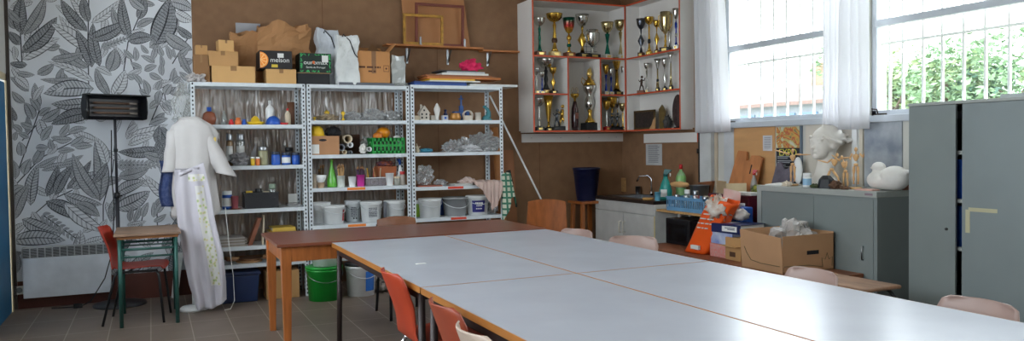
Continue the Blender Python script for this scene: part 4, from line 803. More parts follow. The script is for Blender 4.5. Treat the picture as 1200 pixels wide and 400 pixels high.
for i, (l, r, th, lab) in enumerate([(314, 350, .036, 'thick yellow book at the bottom of the yellow stack'), (318, 352, .022, 'yellow book, second from the bottom of the yellow stack'), (326, 355, .03, 'yellow book sticking out to the right in the yellow stack'), (316, 347, .03, 'yellow book, second from the top of the yellow stack'), (319, 346, .034, 'topmost book of the yellow stack')]):
    x, w_, _ = spot(l, r, 270, z, 7.66); t = T('book', lab, 'book', (x, 7.78, zz_), .04*sin(i*5), 'yellow books on the left rack')
    build('cover', G().box(-w_/2, w_/2, -.12, .12, 0, .003).box(-w_/2, w_/2, -.12, .12, th-.004, th-.001).box(-w_/2, w_/2, -.12, -.117, 0, th-.001), YB, t); build('pages', G().box(-w_/2+.004, w_/2-.004, -.116, .116, .003, th-.004), mat('page_cream', (222, 210, 180), .8), t); zz_ += th
# lowest shelves: round plywood offcuts
for u, xs in ((0, (.50, .66, .82, .98)), (1, (1.62, 1.85, 2.1))):
    for i, X_ in enumerate(xs):
        for k in range(2):
            lab = "round wooden disc on the %s rack's lowest shelf, %s, %s" % (('left', 'middle')[u], ('left end', 'second from left', 'third from left', 'right end')[i], ('underneath', 'on top')[k])
            r_ = (.10+.01*i-.02*k) if not i % 2 else .055; yy = 7.77+.02*k if not i % 2 else 7.668
            S('wooden_disc', lab, 'disc', G().lathe([(r_, 0), (r_, .015)], n=28), mat('ply_disc_%d' % ((i+k) % 2), ((170, 128, 88), (128, 88, 60))[(i+k) % 2], .6, scale=5), (X_+.008*k, yy, zsh(u, 5)+.001+.0155*k+(.033 if i % 2 else 0)), group='wooden discs on the lowest shelves')
# floor below the left and middle racks
a, b = at_z(256, 357, 0), at_z(298, 354, 0)
t = T('storage_tote', 'dark blue lidded storage box on the floor under the left rack', 'box', (.70, 7.70, 0))
build('tub', G().hexa([(-.165, -.14, 0), (.165, -.14, 0), (.165, .14, 0), (-.165, .14, 0), (-.185, -.16, .25), (.185, -.16, .25), (.185, .16, .25), (-.185, .16, .25)]), mat('dark_blue_tub', (34, 52, 92), .4), t, bevel=.01)
build('lid', G().box(-.195, .195, -.17, .17, .25, .28), mat('dark_blue_lid2', (28, 42, 78), .4), t, bevel=.008)
carton('plain cardboard box on the floor between the blue tote and the green bucket', 1.10, 7.72, 0, .30, .28, .26)
pail('large bright green paint bucket on the floor under the wooden table', 1.44, 7.36, 0, .163, .315, mat('bright_green_bucket', (24, 150, 50), .35, var=.06), None)
pail('white bucket standing on top of the green bucket', 1.455, 7.36, .3165, .13, .17, WHITE, handle=False)
pail('white bucket with a black lid and blue label beside the green bucket', 1.80, 7.42, 0, .145, .31, WHITE, BLACK, mat('bucket_blue_label', (46, 110, 196), .4), side=.5, lw=.8)
for i, (X_, Y_, w_, h, lab) in enumerate([(2.02, 7.50, .22, .20, 'clear plastic bag of clay scraps on the floor beside the black-lidded bucket'), (2.24, 7.38, .28, .17, 'lumpy clear plastic bag of clay at the front on the floor'), (2.30, 7.66, .30, .27, 'tall crumpled plastic bag on the floor behind the clay bags'), (2.52, 7.46, .26, .16, 'plastic bag of clay at the right end on the floor')]):
    blob('clay_bag', lab, 'bag', X_, Y_, 0, w_*.95, .2, h, mat('clay_bag_grey_%d' % (i % 2), ((176, 164, 156), (150, 150, 154))[i % 2], .35, var=.3, scale=14, bump=.6, bscale=22), 60+i, .6, 3, group='bags of clay on the floor')
# ================================================================== MIDDLE RACK CONTENTS
for i, (l, r, tp, m_, nm, cat, lab) in enumerate([(365, 372, 137, YELLOW, 'yellow_ornament', 'ornament', 'tiny yellow ornament at the left end of the middle rack'), (379, 387, 129, YELLOW, 'yellow_ornament', 'ornament', 'yellow flower-shaped ornament on the cluttered dish'), (399, 405, 130, YELLOW, 'yellow_ornament', 'ornament', 'yellow figure ornament left of the plastic-wrapped bundles')]):
    x, y, z, w_, h = at_spot(l, r, tp, 1, 1, 7.70 if i != 1 else 7.80); S(nm, lab, cat, G().lathe([(w_*.4, 0), (w_*.12, h*.3), (w_*.15, h*.5), (w_*.45, h*.8), (0, h)], n=7), m_, (x, y, z))
for i, (l, r, tp, Y, lab) in enumerate([(372, 395, 133, 7.68, 'cluttered heap of small cream and brown pieces on the middle rack'), (405, 424, 129, 7.75, 'plastic-wrapped bundle, leftmost of the three on the middle rack'), (427, 452, 126, 7.75, 'plastic-wrapped bundle, largest and middle of the three'), (451, 469, 128, 7.74, 'plastic-wrapped bundle beside the right post of the middle rack')]):
    x, y, z, w_, h = at_spot(l, r, tp, 1, 1, Y); blob('wrapped_bundle', lab, 'bundle', x, y+.05, z, w_, .16, h, mat('clutter_mix', (190, 170, 140), .6, col2=(96, 80, 60), scale=30) if i == 0 else CRINK, 70+i, .6)
# third shelf: box, tubes, crate
x, y, z, w_, h = at_spot(361.5, 397, 159.5, 1, 2, 7.62)
t = T('cardboard_box', 'brown cardboard box with a handle hole and white label on the middle rack', 'box', (x+.012, y+.13, z)); w_ -= .01
build('carton_body', G().box(-w_/2, w_/2, -.12, .12, 0, h), mat('carton_tan', (178, 130, 92), .8), t, bevel=.003)
build('handle_hole', G().lathe([(.012, 0), (.012, .0008)], (0, 0, 0), 12, Matrix.Translation((-.02, -.12, h*.78)) @ Matrix.Rotation(pi/2, 4, 'X') @ Matrix.Scale(3.2, 4, (1, 0, 0))), HOLE, t)
build('paper_label', G().box(-w_*.44, -w_*.2, -.1215, -.12, h*.06, h*.55), PAPER, t)
zb = z+h+.001
x2, w2, h2 = spot(361, 378, 147, zb, 7.72)
S('yellow_helmet', 'yellow rounded safety helmet on the brown box', 'helmet', G().lathe([(.072, 0), (.072, .03), (.06, .07), (.035, .095), (0, .1)], n=22, sx=1.0, sy=1.1).lathe([(.085, 0), (.085, .008)], n=22), YELLOW, (x2+.01, 7.72, zb))
blob('crumpled_hat', 'black crumpled hat beside the yellow helmet', 'cap', x2+.17, 7.74, zb, .15, .14, .10, mat('black_cloth', (26, 26, 30), .8), 77, .3)
for i, (px, py, r, m_, lab) in enumerate([(408, 163, .042, CREAM, 'large open pipe end, biggest of the stacked tubes'), (411, 170, .026, WHITE, 'white pipe end just below the large pipe'), (400.5, 173, .032, GREYP, 'grey pipe end at the left of the tube stack'), (404, 179, .022, CREAM, 'small pipe end at the bottom left of the tube stack'), (411, 179, .018, GREYP, 'small grey pipe end at the bottom of the tube stack'), (433, 175, .024, WHITE, 'white ring-shaped pipe end beside the green crate')]):
    p = at_y(px, py, 7.64); zc = max(p.z, zsh(1, 2)+r+.002)
    S('pipe', lab, 'pipe', G().lathe([(r, 0), (r, .30), (r*.8, .30), (r*.8, 0), (r, 0)], (0, 0, 0), 22, Matrix.Rotation(-pi/2, 4, 'X'), cap=False), m_, (p.x, 7.64, zc), group='stacked pipe ends')
x, y, z, w_, h = at_spot(414, 424, 160, 1, 2, 7.86); S('cardboard_tube', 'tall brown cardboard offcut standing behind the pipes', 'tube', G().box(-.16, .05, 0, .01, 0, .20), mat('dark_offcut', (84, 58, 44), .8), (x, 7.97, z))
x, y, z, w_, h = at_spot(422, 430, 168, 1, 2, 7.66); blob('white_plaster_lump', 'white plaster lump between the pipes and the green crate', 'lump', x, y+.03, z+.009, .07, .07, .10, PLASTER, 81, .4)
x, y, z, w_, h = at_spot(437, 475, 161.5, 1, 2, 7.62)
t = T('green_crate', 'green plastic crate with open slots holding orange bowls on the middle rack', 'crate', (x-.004, y+.13, z)); hw = w_/2-.006; g = G(); g.box(-hw, hw, -.12, .12, 0, .006)
for q in (-1, 1):
    for zz0, zz1 in ((0, .03), (h-.035, h)): g.box(-hw, hw, q*.12-.003, q*.12+.003, zz0, zz1).box(q*hw-.003, q*hw+.003, -.12, .12, zz0, zz1)
    for k in range(9): xx = -hw+2*hw*k/8; g.box(xx-.008, xx+.008, q*.12-.003, q*.12+.003, 0, h)
    for k in range(6): yy = -.12+.24*k/5; g.box(q*hw-.003, q*hw+.003, yy-.008, yy+.008, 0, h)
    g.box(-hw, hw, q*.12-.002, q*.12+.002, h*.45, h*.58)
build('crate_body', g, GREEN, t)
blob('mixed_contents', 'mixed crumpled papers and plastic inside the green crate', 'papers', x, y+.13, z+.007, w_*.8, .18, h*.8, mat('mixed_grey_green', (120, 150, 120), .6, col2=(50, 70, 60), scale=30), 83, .4)
for px, py, r, m_, lab in ((449, 156, .07, mat('orange_amber', (224, 140, 30), .3), 'large orange ball-shaped bowl on the green crate'), (441, 160, .05, mat('orange_amber2', (206, 120, 40), .35), 'smaller orange bowl at the left on the green crate'), (464, 163, .045, WHITE, 'white bowl on the right side of the green crate')):
    p = at_y(px, py, 7.76); S('bowl', lab, 'bowl', G().ell((0, 0, 0), (r, r, r*.85), 20), m_, (p.x, 7.76 if r > .05 else (7.70 if px < 450 else 7.72), p.z), group='bowls on the green crate')
x, y, z, w_, h = at_spot(424, 440, 150, 1, 2, 7.85); blob('plastic_bag', 'grey-white plastic bag behind the left end of the green crate', 'bag', x, 7.88, z, .15, .12, .19, BAGF, 85, .5)
# fourth shelf: pots
def P4(l, r, tp, Y): return at_spot(l, r, tp, 1, 3, Y)
CUPW = mat('cup_white', (210, 208, 200), .5)
x, y, z, w_, h = P4(361.5, 370, 214.5, 7.68); cup('cream cup at the left end of the pot shelf, lower of two', x+.015, y, z, .032, h, mat('cup_cream', (206, 186, 164), .5))
cup('cream cup stacked upon another at the left end of the pot shelf', x+.015, y, z+h+.001, .034, .08, mat('cup_cream2', (196, 180, 160), .5))
x, y, z, w_, h = P4(371, 381, 214, 7.68); cup('beige cup under the white bowl', x, y, z, .036, h, mat('cup_beige', (200, 170, 140), .5)); S('white_bowl', 'white bowl on top of the beige cup', 'bowl', G().lathe([(.03, 0), (.05, .04), (.055, .07), (.05, .07), (.04, .03), (0, .01)], n=20, cap=False), WHITE, (x, y, z+h+.001))
x, y, z, w_, h = P4(382, 395, 187, 7.72)
t = T('green_bottle', 'bright green cone-shaped bottle on the pot shelf', 'bottle', (x, y, z)); gm = mat('green_glass_bottle', (96, 180, 60), .15, coat=.4)
build('body', G().lathe([(.048, 0), (.05, .02), (.046, .08), (.025, .16), (.013, .21), (.013, h-.015)], n=18), gm, t); build('stopper', G().cyl((0, 0, h-.016), .016, .016, 10), mat('green_stopper', (120, 190, 80), .4), t)
def brushpot(l, r, tp, Y, m_, lab, nb, bh, col, seed, brl):
    x, y, z, w_, h = P4(l, r, tp, Y); cup(lab, x, y, z, w_*.44, h, m_, 'brush_pot', 'pot', .9); rnd = random.Random(seed)
    for i in range(nb):
        a = 2*pi*i/nb; q = w_*.28; dx, dy = cos(a)*q, sin(a)*q; L2 = h+bh*rnd.uniform(.7, 1.1)
        t = T('paintbrush', brl % ('at the left', 'at the back left', 'at the back', 'at the back right', 'at the right', 'at the front right', 'at the front', 'at the front left')[(i*8//nb+4) % 8], 'paintbrush', (x+dx*.5, y+dy*.5, z+.012), 0, 'brushes in '+brl.split(' in ')[1].replace(', %s', ''))
        build('brush_handle', G().tube([(0, 0, 0), (dx*.8, dy*.8, L2*.8)], .0042, 6), col, t); build('bristles', G().lathe([(.005, 0), (.008, .015), (.001, .035)], (dx*.8, dy*.8, L2*.8), 8), mat('bristle', (150, 110, 70), .8), t)
brushpot(394.5, 404.5, 206, 7.68, mat('pot_white_green', (214, 220, 212), .5), 'white pot with a green band full of wooden brushes', 7, .12, PINE, 1, 'wooden paintbrush in the green-banded pot, %s')
brushpot(373, 381, 213, 7.84, CUPW, 'grey-white pot of brushes behind the white bowl', 6, .16, mat('brush_dark_handle', (110, 84, 60), .5), 2, 'long paintbrush in the pot behind the white bowl, %s')
x, y, z, w_, h = P4(408, 417, 207, 7.68); cup('white beaker with a green side beside the magenta pot', x, y, z, .038, h, WHITE)
brushpot(417, 428, 205, 7.69, MAGENTA, 'bright magenta pot of tools on the pot shelf', 5, .09, mat('tool_purple', (80, 50, 90), .5), 3, 'tool in the magenta pot, %s')
x, y, z, w_, h = P4(429, 452, 208, 7.67)
t = T('clear_tub', 'long clear plastic tub of brushes and tape on the pot shelf', 'tub', (x, y+.07, z)); g = G().box(-w_/2, w_/2, -.07, .07, 0, .004)
for q in (-1, 1): g.box(-w_/2, w_/2, q*.07-.002, q*.07+.002, 0, h).box(q*w_/2-.002, q*w_/2+.002, -.07, .07, 0, h)
build('tub_body', g, film('cloudy_tub', (150, 140, 146), .12, .5), t); build('rim', G().box(-w_/2-.004, w_/2+.004, -.076, -.07, h-.008, h), MILK, t)
S('tape_roll', 'white round roll of tape inside the clear tub', 'tape', G().lathe([(.034, 0), (.034, .02), (.012, .02), (.012, 0), (.034, 0)], (0, 0, 0), 20, Matrix.Rotation(-pi/2, 4, 'X'), cap=False), WHITE, (x-.01, y+.012, z+.042))
for i in range(5):
    S('paintbrush', 'wooden paintbrush standing in the clear tub, ' + ('at its left end', 'second from its left end', 'at its middle', 'second from its right end', 'at its right end')[i], 'paintbrush', G().tube([(0, 0, .0), (.02*(-1)**i, .02, .17)], .005, 6), [PINE, YELLOW, mat('brush_red', (170, 70, 60), .5), PINE, CREAM][i], (x-w_*.38+i*w_*.17, y+.09, z+.006), group='brushes in the clear tub')
x, y, z, w_, h = P4(441, 462, 193, 7.88)
t = T('orange_basket', 'orange plastic basket of odds and ends behind the white cup', 'basket', (x, 7.88, z)); 
build('basket_body', G().hexa([(-.08, -.06, 0), (.08, -.06, 0), (.08, .06, 0), (-.08, .06, 0), (-.10, -.075, .19), (.10, -.075, .19), (.10, .075, .19), (-.10, .075, .19)]), mat('basket_orange_dull', (196, 112, 70), .5, bump=.5, bscale=30), t)
blob('odds_and_ends', 'heap of coloured odds and ends on the orange basket', 'heap', x, 7.88, z+.191, .17, .12, .06, mat('odds_mix', (200, 110, 60), .6, col2=(80, 70, 110), scale=40), 87, .5)
x, y, z, w_, h = P4(452, 461, 203, 7.66); cup('tall white cup in front of the orange basket', x, y, z, .042, h, WHITE, taper=.75)
x, y, z, w_, h = P4(464, 473, 186, 7.80); spray('white and blue spray bottle beside the right post of the middle rack', x, y, z, .075, h, WHITE, BLUE, None, pi)
x, y, z, w_, h = P4(461, 469, 207, 7.66); can('small glass jar with a pale lid below the spray bottle', x, y, z, .033, h, mat('jar_grey_glass', (150, 150, 140), .2), CREAM)
x, y, z, w_, h = P4(469, 475, 201, 7.66); can('small jar with a red lid beside the right post of the middle rack', x-.005, y, z, .027, h, mat('jar_clearish', (170, 160, 150), .2), RED)
# fifth shelf: buckets
for l, r, tp, Y, lab, lm, sd in ((365, 388, 237, 7.86, 'white bucket at the back left of the bucket shelf', None, 0), (376, 405, 240.5, 7.75, 'white bucket with a red and black label at the front left of the bucket shelf', mat('red_black_label', (196, 40, 44), .5, col2=(30, 28, 34), scale=9), .95), (403, 423, 235, 7.86, 'grey-white bucket with small print behind the labelled bucket', None, 0),
                             (421, 448, 236, 7.76, 'white bucket with lines of print in the middle of the bucket shelf', None, 0), (449, 475, 235, 7.75, 'white bucket behind the low wooden chair', mat('red_side_label', (200, 50, 56), .5), 1.25)):
    x, y, z, w_, h = at_spot(l, r, tp, 1, 4, Y); k = w_/2/1.06*.96
    t = pail(lab, x, y, z, k, h, MILK if l == 403 else WHITE, None, lm, side=sd, group='white paint buckets', lw=.35)
    if l in (403, 421):
        rnd = random.Random(l); g = G(); marks(g, -k*.45, k*.35, h*.25, h*.72, -k*.93, 7, rnd, .004); build('print', g, GREYINK, t)
        if l == 403: build('dot_print', G().box(-.012, .0, -k*.95, -k*.90, .03, .045).box(.014, .026, -k*.95, -k*.90, .03, .045), BLACK, t)
x, y, z, w_, h = at_spot(448, 452, 238, 1, 4, 7.70); S('grey_canister', 'narrow grey canister between two white buckets', 'canister', G().cyl((0, 0, 0), .018, .2, 12), mat('grey_canister_m', (96, 98, 104), .4), (x, 7.66, z))
# ================================================================== RIGHT RACK CONTENTS
def P3(l, r, tp, Y, s=1): return at_spot(l, r, tp, 2, s, Y)
x, y, z, w_, h = P3(491, 504, 122, 7.70)
t = T('model_house', 'small white pottery house with dark windows on the right rack', 'model house', (x, y, z)); HW = mat('pottery_white', (214, 204, 190), .7)
build('wall', G().prism([(-.05, 0), (.05, 0), (.05, .085), (0, .145), (-.05, .085)], .07), HW, t)
build('roof', G().hexa([(-.062, -.006, .07), (-.056, -.006, .078), (-.056, .076, .078), (-.062, .076, .07), (0, -.006, .142), (0, -.006, .153), (0, .076, .153), (0, .076, .142)]).hexa([(.056, -.006, .078), (.062, -.006, .07), (.062, .076, .07), (.056, .076, .078), (0, -.006, .153), (0, -.006, .142), (0, .076, .142), (0, .076, .153)]).box(-.035, -.018, .03, .045, .12, .165), HW, t)
for q in ((-.028, .02), (.018, .02), (-.028, .055), (.018, .055), (-.005, .095)): build('window', G().box(q[0]-.008, q[0]+.008, -.001, .001, q[1], q[1]+.018), HOLE, t)
x, y, z, w_, h = P3(483, 491, 133, 7.74); S('clay_block', 'small grey-white clay block left of the model house', 'block', G().cbox((0, 0, .025), (.06, .05, .05)), CREAM, (x+.01, y, z), bevel=.004)
x, y, z, w_, h = P3(504, 510, 133, 7.76); S('clay_block', 'small clay block right of the model house', 'block', G().cbox((0, 0, .027), (.05, .05, .054)), HW, (x, y, z), bevel=.004)
x, y, z, w_, h = P3(508, 516, 121, 7.70); S('white_vase', 'slim white pointed vase on the right rack', 'vase', G().lathe([(.018, 0), (.016, .03), (.032, .10), (.034, .12), (.012, h-.01), (.004, h)], n=16), PLASTER, (x, y, z))
x, y, z, w_, h = P3(518, 526, 127, 7.80); S('blue_figurine', 'small dark blue figurine behind the white vase', 'figurine', G().lathe([(.03, 0), (.012, .03), (.024, .07), (.01, .09), (.018, .11), (0, .125)], n=10), NAVY, (x, y, z))
x, y, z, w_, h = P3(517, 525, 133, 7.70); S('clay_block', 'pale clay cube with a hole left of the gold bowl', 'block', G().cbox((0, 0, .026), (.06, .05, .052)).m(1).cbox((0, -.026, .026), (.024, .002, .024)), [mat('clay_bluewhite', (190, 190, 196), .6), BLUE], (x, y, z), bevel=.002)
x, y, z, w_, h = P3(531, 546, 112, 7.84)
t = T('blue_model', 'blue model church with a cross on top, on the right rack', 'model', (x+.01, y, z)); BM = mat('model_blue', (50, 90, 150), .5)
build('body', G().box(-.085, .085, -.04, .04, 0, .10), BM, t); build('tower', G().box(-.02, .02, -.03, .0, .10, .16), BM, t); build('cross', G().box(-.008, .008, -.02, -.01, .16, h).box(-.025, .025, -.02, -.01, h*.84, h*.89), BM, t)
build('dark_gap', G().box(-.05, -.03, -.0412, -.04, .03, .09).box(.03, .05, -.0412, -.04, .03, .09), NAVY, t)
x, y, z, w_, h = P3(527, 540, 131, 7.69); S('gold_bowl', 'golden brown bowl on the right rack', 'bowl', G().lathe([(.05, 0), (.062, .03), (.05, .06), (.05, .064), (.056, .075), (.045, .075), (.04, .06), (0, .05)], n=22), mat('gold_brown_glaze', (176, 124, 60), .3, .3), (x, y, z))
x, y, z, w_, h = P3(541, 555, 128, 7.69)
t = T('white_basket', 'small white pottery basket with loop handles on the right rack', 'basket', (x, y, z)); build('basket_body', G().lathe([(.05, 0), (.058, .05), (.052, .05), (.045, .006), (0, .006)], n=20, cap=False).cyl((0, 0, 0), .05, .004), HW, t)
for k in (-.022, 0, .022): build('handle', G().tube([(-.054+abs(k)*.3, k, .048)] + [(-.054*cos(pi*i/8), k, .048+.055*sin(pi*i/8)) for i in range(1, 8)] + [(.054-abs(k)*.3, k, .048)], .0045, 6), HW, t)
x, y, z, w_, h = P3(556, 564, 132, 7.69); cup('small off-white clay cup beside the teal dragon', x, y, z, .033, h, HW, taper=.95, name='clay_cup')
x, y, z, w_, h = P3(564, 576, 119, 7.70)
t = T('dragon_figurine', 'teal pottery dragon with a curved neck at the right end of the rack', 'figurine', (x, y, z)); TE = mat('teal_glaze', (60, 130, 138), .4)
build('body', G().tube([(-.04, 0, .02), (.0, 0, .028), (.02, 0, .05), (.025, 0, .09), (.01, 0, .12), (-.015, 0, .14)], [.022, .032, .030, .022, .018, .014], 10).box(-.045, .045, -.03, .03, 0, .02), TE, t)
build('head', G().ell((-.02, 0, .145), (.024, .014, .014), 12).tube([(-.01, 0, .15), (.005, 0, .175)], [.006, .001], 6), TE, t)
# second shelf of the right rack
x, y, z, w_, h = P3(484, 492, 165, 7.68, 2); g = G()
for k in range(5): a = 2*pi*k/5+.3; g.tube([(0, 0, .05), (cos(a)*.04, sin(a)*.02, .05+sin(a)*.045)], [.012, .003], 6)
S('star_figurine', 'small cream star-shaped clay figure at the left end of the right rack', 'figurine', g.cyl((0, 0, 0), .02, .04, 10), CREAM, (x+.008, y, z))
x, y, z, w_, h = P3(490, 508, 172, 7.68, 2); blob('blue_clay_slab', 'flat turquoise clay slab on the right rack', 'slab', x, y+.03, z, w_, .1, .045, mat('turq_glaze', (60, 136, 160), .5), 91, .3)
for i, (l, r, tp, Y, lab) in enumerate([(519, 540, 163, 7.68, 'low crumpled clear plastic bag at the left of the bag heap'), (534, 556, 159, 7.78, 'crumpled clear plastic bag at the left of the big bag heap'), (549, 584, 152, 7.84, 'biggest crumpled clear plastic bag on the right rack'), (537, 562, 169, 7.70, 'white plastic-wrapped lump in front of the bag heap'), (560, 584, 164, 7.70, 'clear plastic bag beside the right post of the rack')]):
    x, y, z, w_, h = P3(l, r, tp, Y, 2); blob('plastic_bag', lab, 'bag', x, y, z, w_, .14, h, CRINK if i != 3 else mat('lump_white_wrap', (206, 206, 208), .3, bump=.5), 93+i, .7, 3.5, group='heap of clear plastic bags')
# third shelf of the right rack
x, y, z, w_, h = P3(484, 507, 190, 7.74, 3)
S('red_tray', 'flat reddish tray under the plastic bag on the right rack', 'tray', G().box(-.13, .13, -.09, .09, 0, .012), mat('tray_red_brown', (176, 96, 74), .5), (x+.045, 7.73, z), bevel=.003)
blob('plastic_bag', 'tall crumpled plastic bag standing on the red-brown tray', 'bag', x+.02, 7.74, z+.0125, .17, .15, .215, CRINK, 101, .6)
x, y, z, w_, h = P3(505, 520, 203, 7.72, 3); blob('plastic_bag', 'small crumpled plastic bag right of the tray', 'bag', x+.03, y, z, .13, .12, .075, CRINK, 102, .6)
S('paper_stack', 'thin stack of papers lying on the third shelf of the right rack', 'papers', G().box(-.09, .11, -.09, .08, 0, .02), mat('greyish_paper', (186, 184, 178), .7), (2.94, 7.72, z), .05)
def drape(name, label, cat, xa, xb, yb, yf, zt_, drops, m, seed, fold=.012, rz=0):
    # cloth lying on a shelf from yb (back) to yf (front edge) and hanging in folds
    n = len(drops)-1; L1 = yb-yf
    def fn(u, v):
        i = min(int(u*n), n-1); f = u*n-i; dr = drops[i]*(1-f)+drops[i+1]*f; tot = L1+dr; s = v*tot; x = xa+(xb-xa)*u
        wv = fold*sin(u*23+seed)+fold*.6*noise.noise(Vector((u*9, v*3, seed)))
        if s < L1: return (x+wv*.3, yb-s, zt_+.006+abs(wv)*1.2+.01*abs(noise.noise(Vector((u*6, s*14, seed)))))
        q = s-L1; return (x*(1)+(-.03*q)+wv*.5+(.5-u)*q*.25, yf-.008-abs(wv)*1.3-.012*min(1, q*12), zt_+.006-q+.004)
    g = G().grid(fn, 44, 40); return S(name, label, cat, g, m, solid=.003)
z3 = zsh(2, 3)
blob('rumpled_cloth', 'rumpled pale pink rag lying on the shelf left of the hanging cloths', 'cloth', 3.03, 7.72, z3+.001, .17, .16, .09, mat('rag_pink_white', (206, 184, 176), .9, bump=.5, bscale=20), 103, .5)
drape('hanging_cloth', 'pale pinkish rag hanging down over the shelf front of the right rack', 'cloth', 3.04, 3.38, 7.86, 7.585, z3+.02, [.01, .05, .12, .20, .30, .24, .14], mat('rag_pink', (206, 180, 170), .9, bump=.3), 2, .014)
def cloth2(u, v):
    s = v*.5; w_ = sin(u*16+1)*.012
    return (3.34+.02+.11*u+w_-.02*v+.07*v*u, 7.60-.04*sin(u*3)+abs(w_)-.05*v, z3+.08+.03*sin(u*3)-.47*v*(.8+.25*sin(u*5+1)))
CK = bpy.data.materials.new('green_check_cloth'); CK.use_nodes = True; N_ = CK.node_tree.nodes; L_ = CK.node_tree.links; b_ = N_['Principled BSDF']; b_.inputs['Roughness'].default_value = .9
tc = N_.new('ShaderNodeTexCoord'); wv = N_.new('ShaderNodeTexBrick'); wv.offset = 0; L_.new(tc.outputs['UV'], wv.inputs[0]) 
mp_ = N_.new('ShaderNodeMapping'); mp_.inputs['Rotation'].default_value = (pi/2, 0, 0); L_.new(tc.outputs['Object'], mp_.inputs[0]); L_.new(mp_.outputs[0], wv.inputs[0])
wv.inputs['Scale'].default_value = 1; wv.inputs['Brick Width'].default_value = .05; wv.inputs['Row Height'].default_value = .06; wv.inputs['Mortar Size'].default_value = .011
wv.inputs['Color1'].default_value = lin((206, 206, 186)); wv.inputs['Color2'].default_value = lin((196, 200, 180)); wv.inputs['Mortar'].default_value = lin((64, 120, 96)); L_.new(wv.outputs[0], b_.inputs['Base Color'])
S('tea_towel', 'green and white checked tea towel hanging over the right rack post', 'cloth', G().grid(cloth2, 24, 24), CK, (0, -.012, .02), solid=.003)
# buckets on the lowest visible shelf of the right rack
x, y, z, w_, h = P3(482, 491, 235, 7.88, 4); can('lime green and white tub behind the left post of the right rack', x+.02, 7.86, z, .05, h, mat('lime_tub', (150, 190, 60), .4), WHITE, 'paint_tub', 'tub')
x, y, z, w_, h = P3(490, 517, 232.5, 7.74, 4); pail('plain white bucket at the left on the right rack', x, y, z, w_/2*.94, h, WHITE, None, None, group='white paint buckets')
x, y, z, w_, h = P3(517, 522, 240, 7.86, 4); can('narrow blue bottle between the white bucket and the clear tub', x, 7.90, z, .03, .17, BLUE, BLUE, 'blue_bottle', 'bottle')
x, y, z, w_, h = P3(518, 548, 231, 7.76, 4)
t = T('clear_bucket', 'translucent plastic bucket with a curved handle on the right rack', 'bucket', (x, y, z)); k = w_/2*.94
build('body', G().lathe([(k*.86, 0), (k, h*.9), (k*1.05, h*.9), (k*1.05, h), (k*.98, h), (k*.84, .006), (0, .006)], n=28, cap=False).cyl((0, 0, 0), k*.86, .003, 28), film('milky_bucket', (170, 172, 174), .12, .55, .2), t)
build('handle', G().tube([(-cos(pi*i/12)*k*1.07, -sin(pi*i/12)*k*1.07, h*.85-sin(pi*i/12)*h*.4) for i in range(13)], .003, 6), MILK, t)
build('clay_contents', G().lathe([(k*.80, 0), (k*.84, h*.4), (0, h*.45)], (0, 0, .008), 18), mat('grey_clay', (150, 148, 146), .8), t)
x, y, z, w_, h = P3(546, 572, 229, 7.74, 4)
t = pail('white bucket with a dark blue printed label on the right rack', x, y, z, w_/2*.94, h, WHITE, None, mat('bucket_navy_label', (44, 44, 120), .4), side=-.25, lw=1.25, group='white paint buckets'); k = w_/2*.94
g = G(); rnd = random.Random(5)
for (a0, z0_, z1_, n_) in ((-.85, .62, .72, 5), (-.7, .50, .56, 4), (-.75, .34, .4, 4)):
    for i in range(n_):
        a = -pi/2-.25+a0*.55+.5+i*.14-.28; rr = k*.99; g.box(rr*cos(a)-.006, rr*cos(a)+.006, rr*sin(a)-.003, rr*sin(a)+.002, h*z0_*.93, h*z1_*.93)
build('print', g, PAPER, t)
x, y, z, w_, h = P3(571, 583, 236, 7.80, 4); blob('plastic_bag', 'grey plastic bag beside the right post on the bucket shelf', 'bag', x, y, z, .10, .12, .18, CRINK, 105, .5)
# ---- things leaning right of the rack
p0, p1 = at_y(655, 276, 7.75), at_y(574, 112, 8.0)
d = (p0-p1); k = (p1.z-.01)/(p1.z-p0.z); foot = p1+d*k
S('white_pole', 'long thin white pole leaning diagonally against the right rack', 'pole', G().tube([(0, 0, 0), p1-Vector((foot.x, foot.y, .01))], .011, 8), WHITE, (foot.x, foot.y, .01))
a, b = at_y(584, 132, 8.05), at_y(607, 262, 7.95)
S('cardboard_tube', 'long orange-brown cardboard roll leaning behind the right rack post', 'tube', G().tube([(0, 0, 0), (-.14, .0, 1.62)], .042, 16), mat('roll_brown', (186, 124, 72), .6), (3.66, 8.12, .0))
a, b = at_y(582, 195, 8.18), at_y(612, 275, 8.18)
S('leaning_board', 'plain brown wooden panel leaning on the wall behind the tea towel', 'panel', G().hexa([(-.16, -.06, 0), (.22, -.06, 0), (.22, -.045, 0), (-.16, -.045, 0), (-.16, 0, 1.36), (.18, 0, 1.36), (.18, .012, 1.36), (-.16, .012, 1.36)]), mat('panel_brown', (160, 104, 64), .6, scale=3), (3.62, 8.22, 0))
S('black_brush', 'black long-handled brush hanging beside the wooden panel', 'brush', G().tube([(0, 0, 0), (.06, 0, -.28)], .012, 8).box(-.035, .015, -.014, .014, -.02, .14, Matrix.Rotation(radians(-12), 4, 'Y')), BLACK, (3.66, 7.98, 1.0))
a = at_y(640, 190, 8.24); 
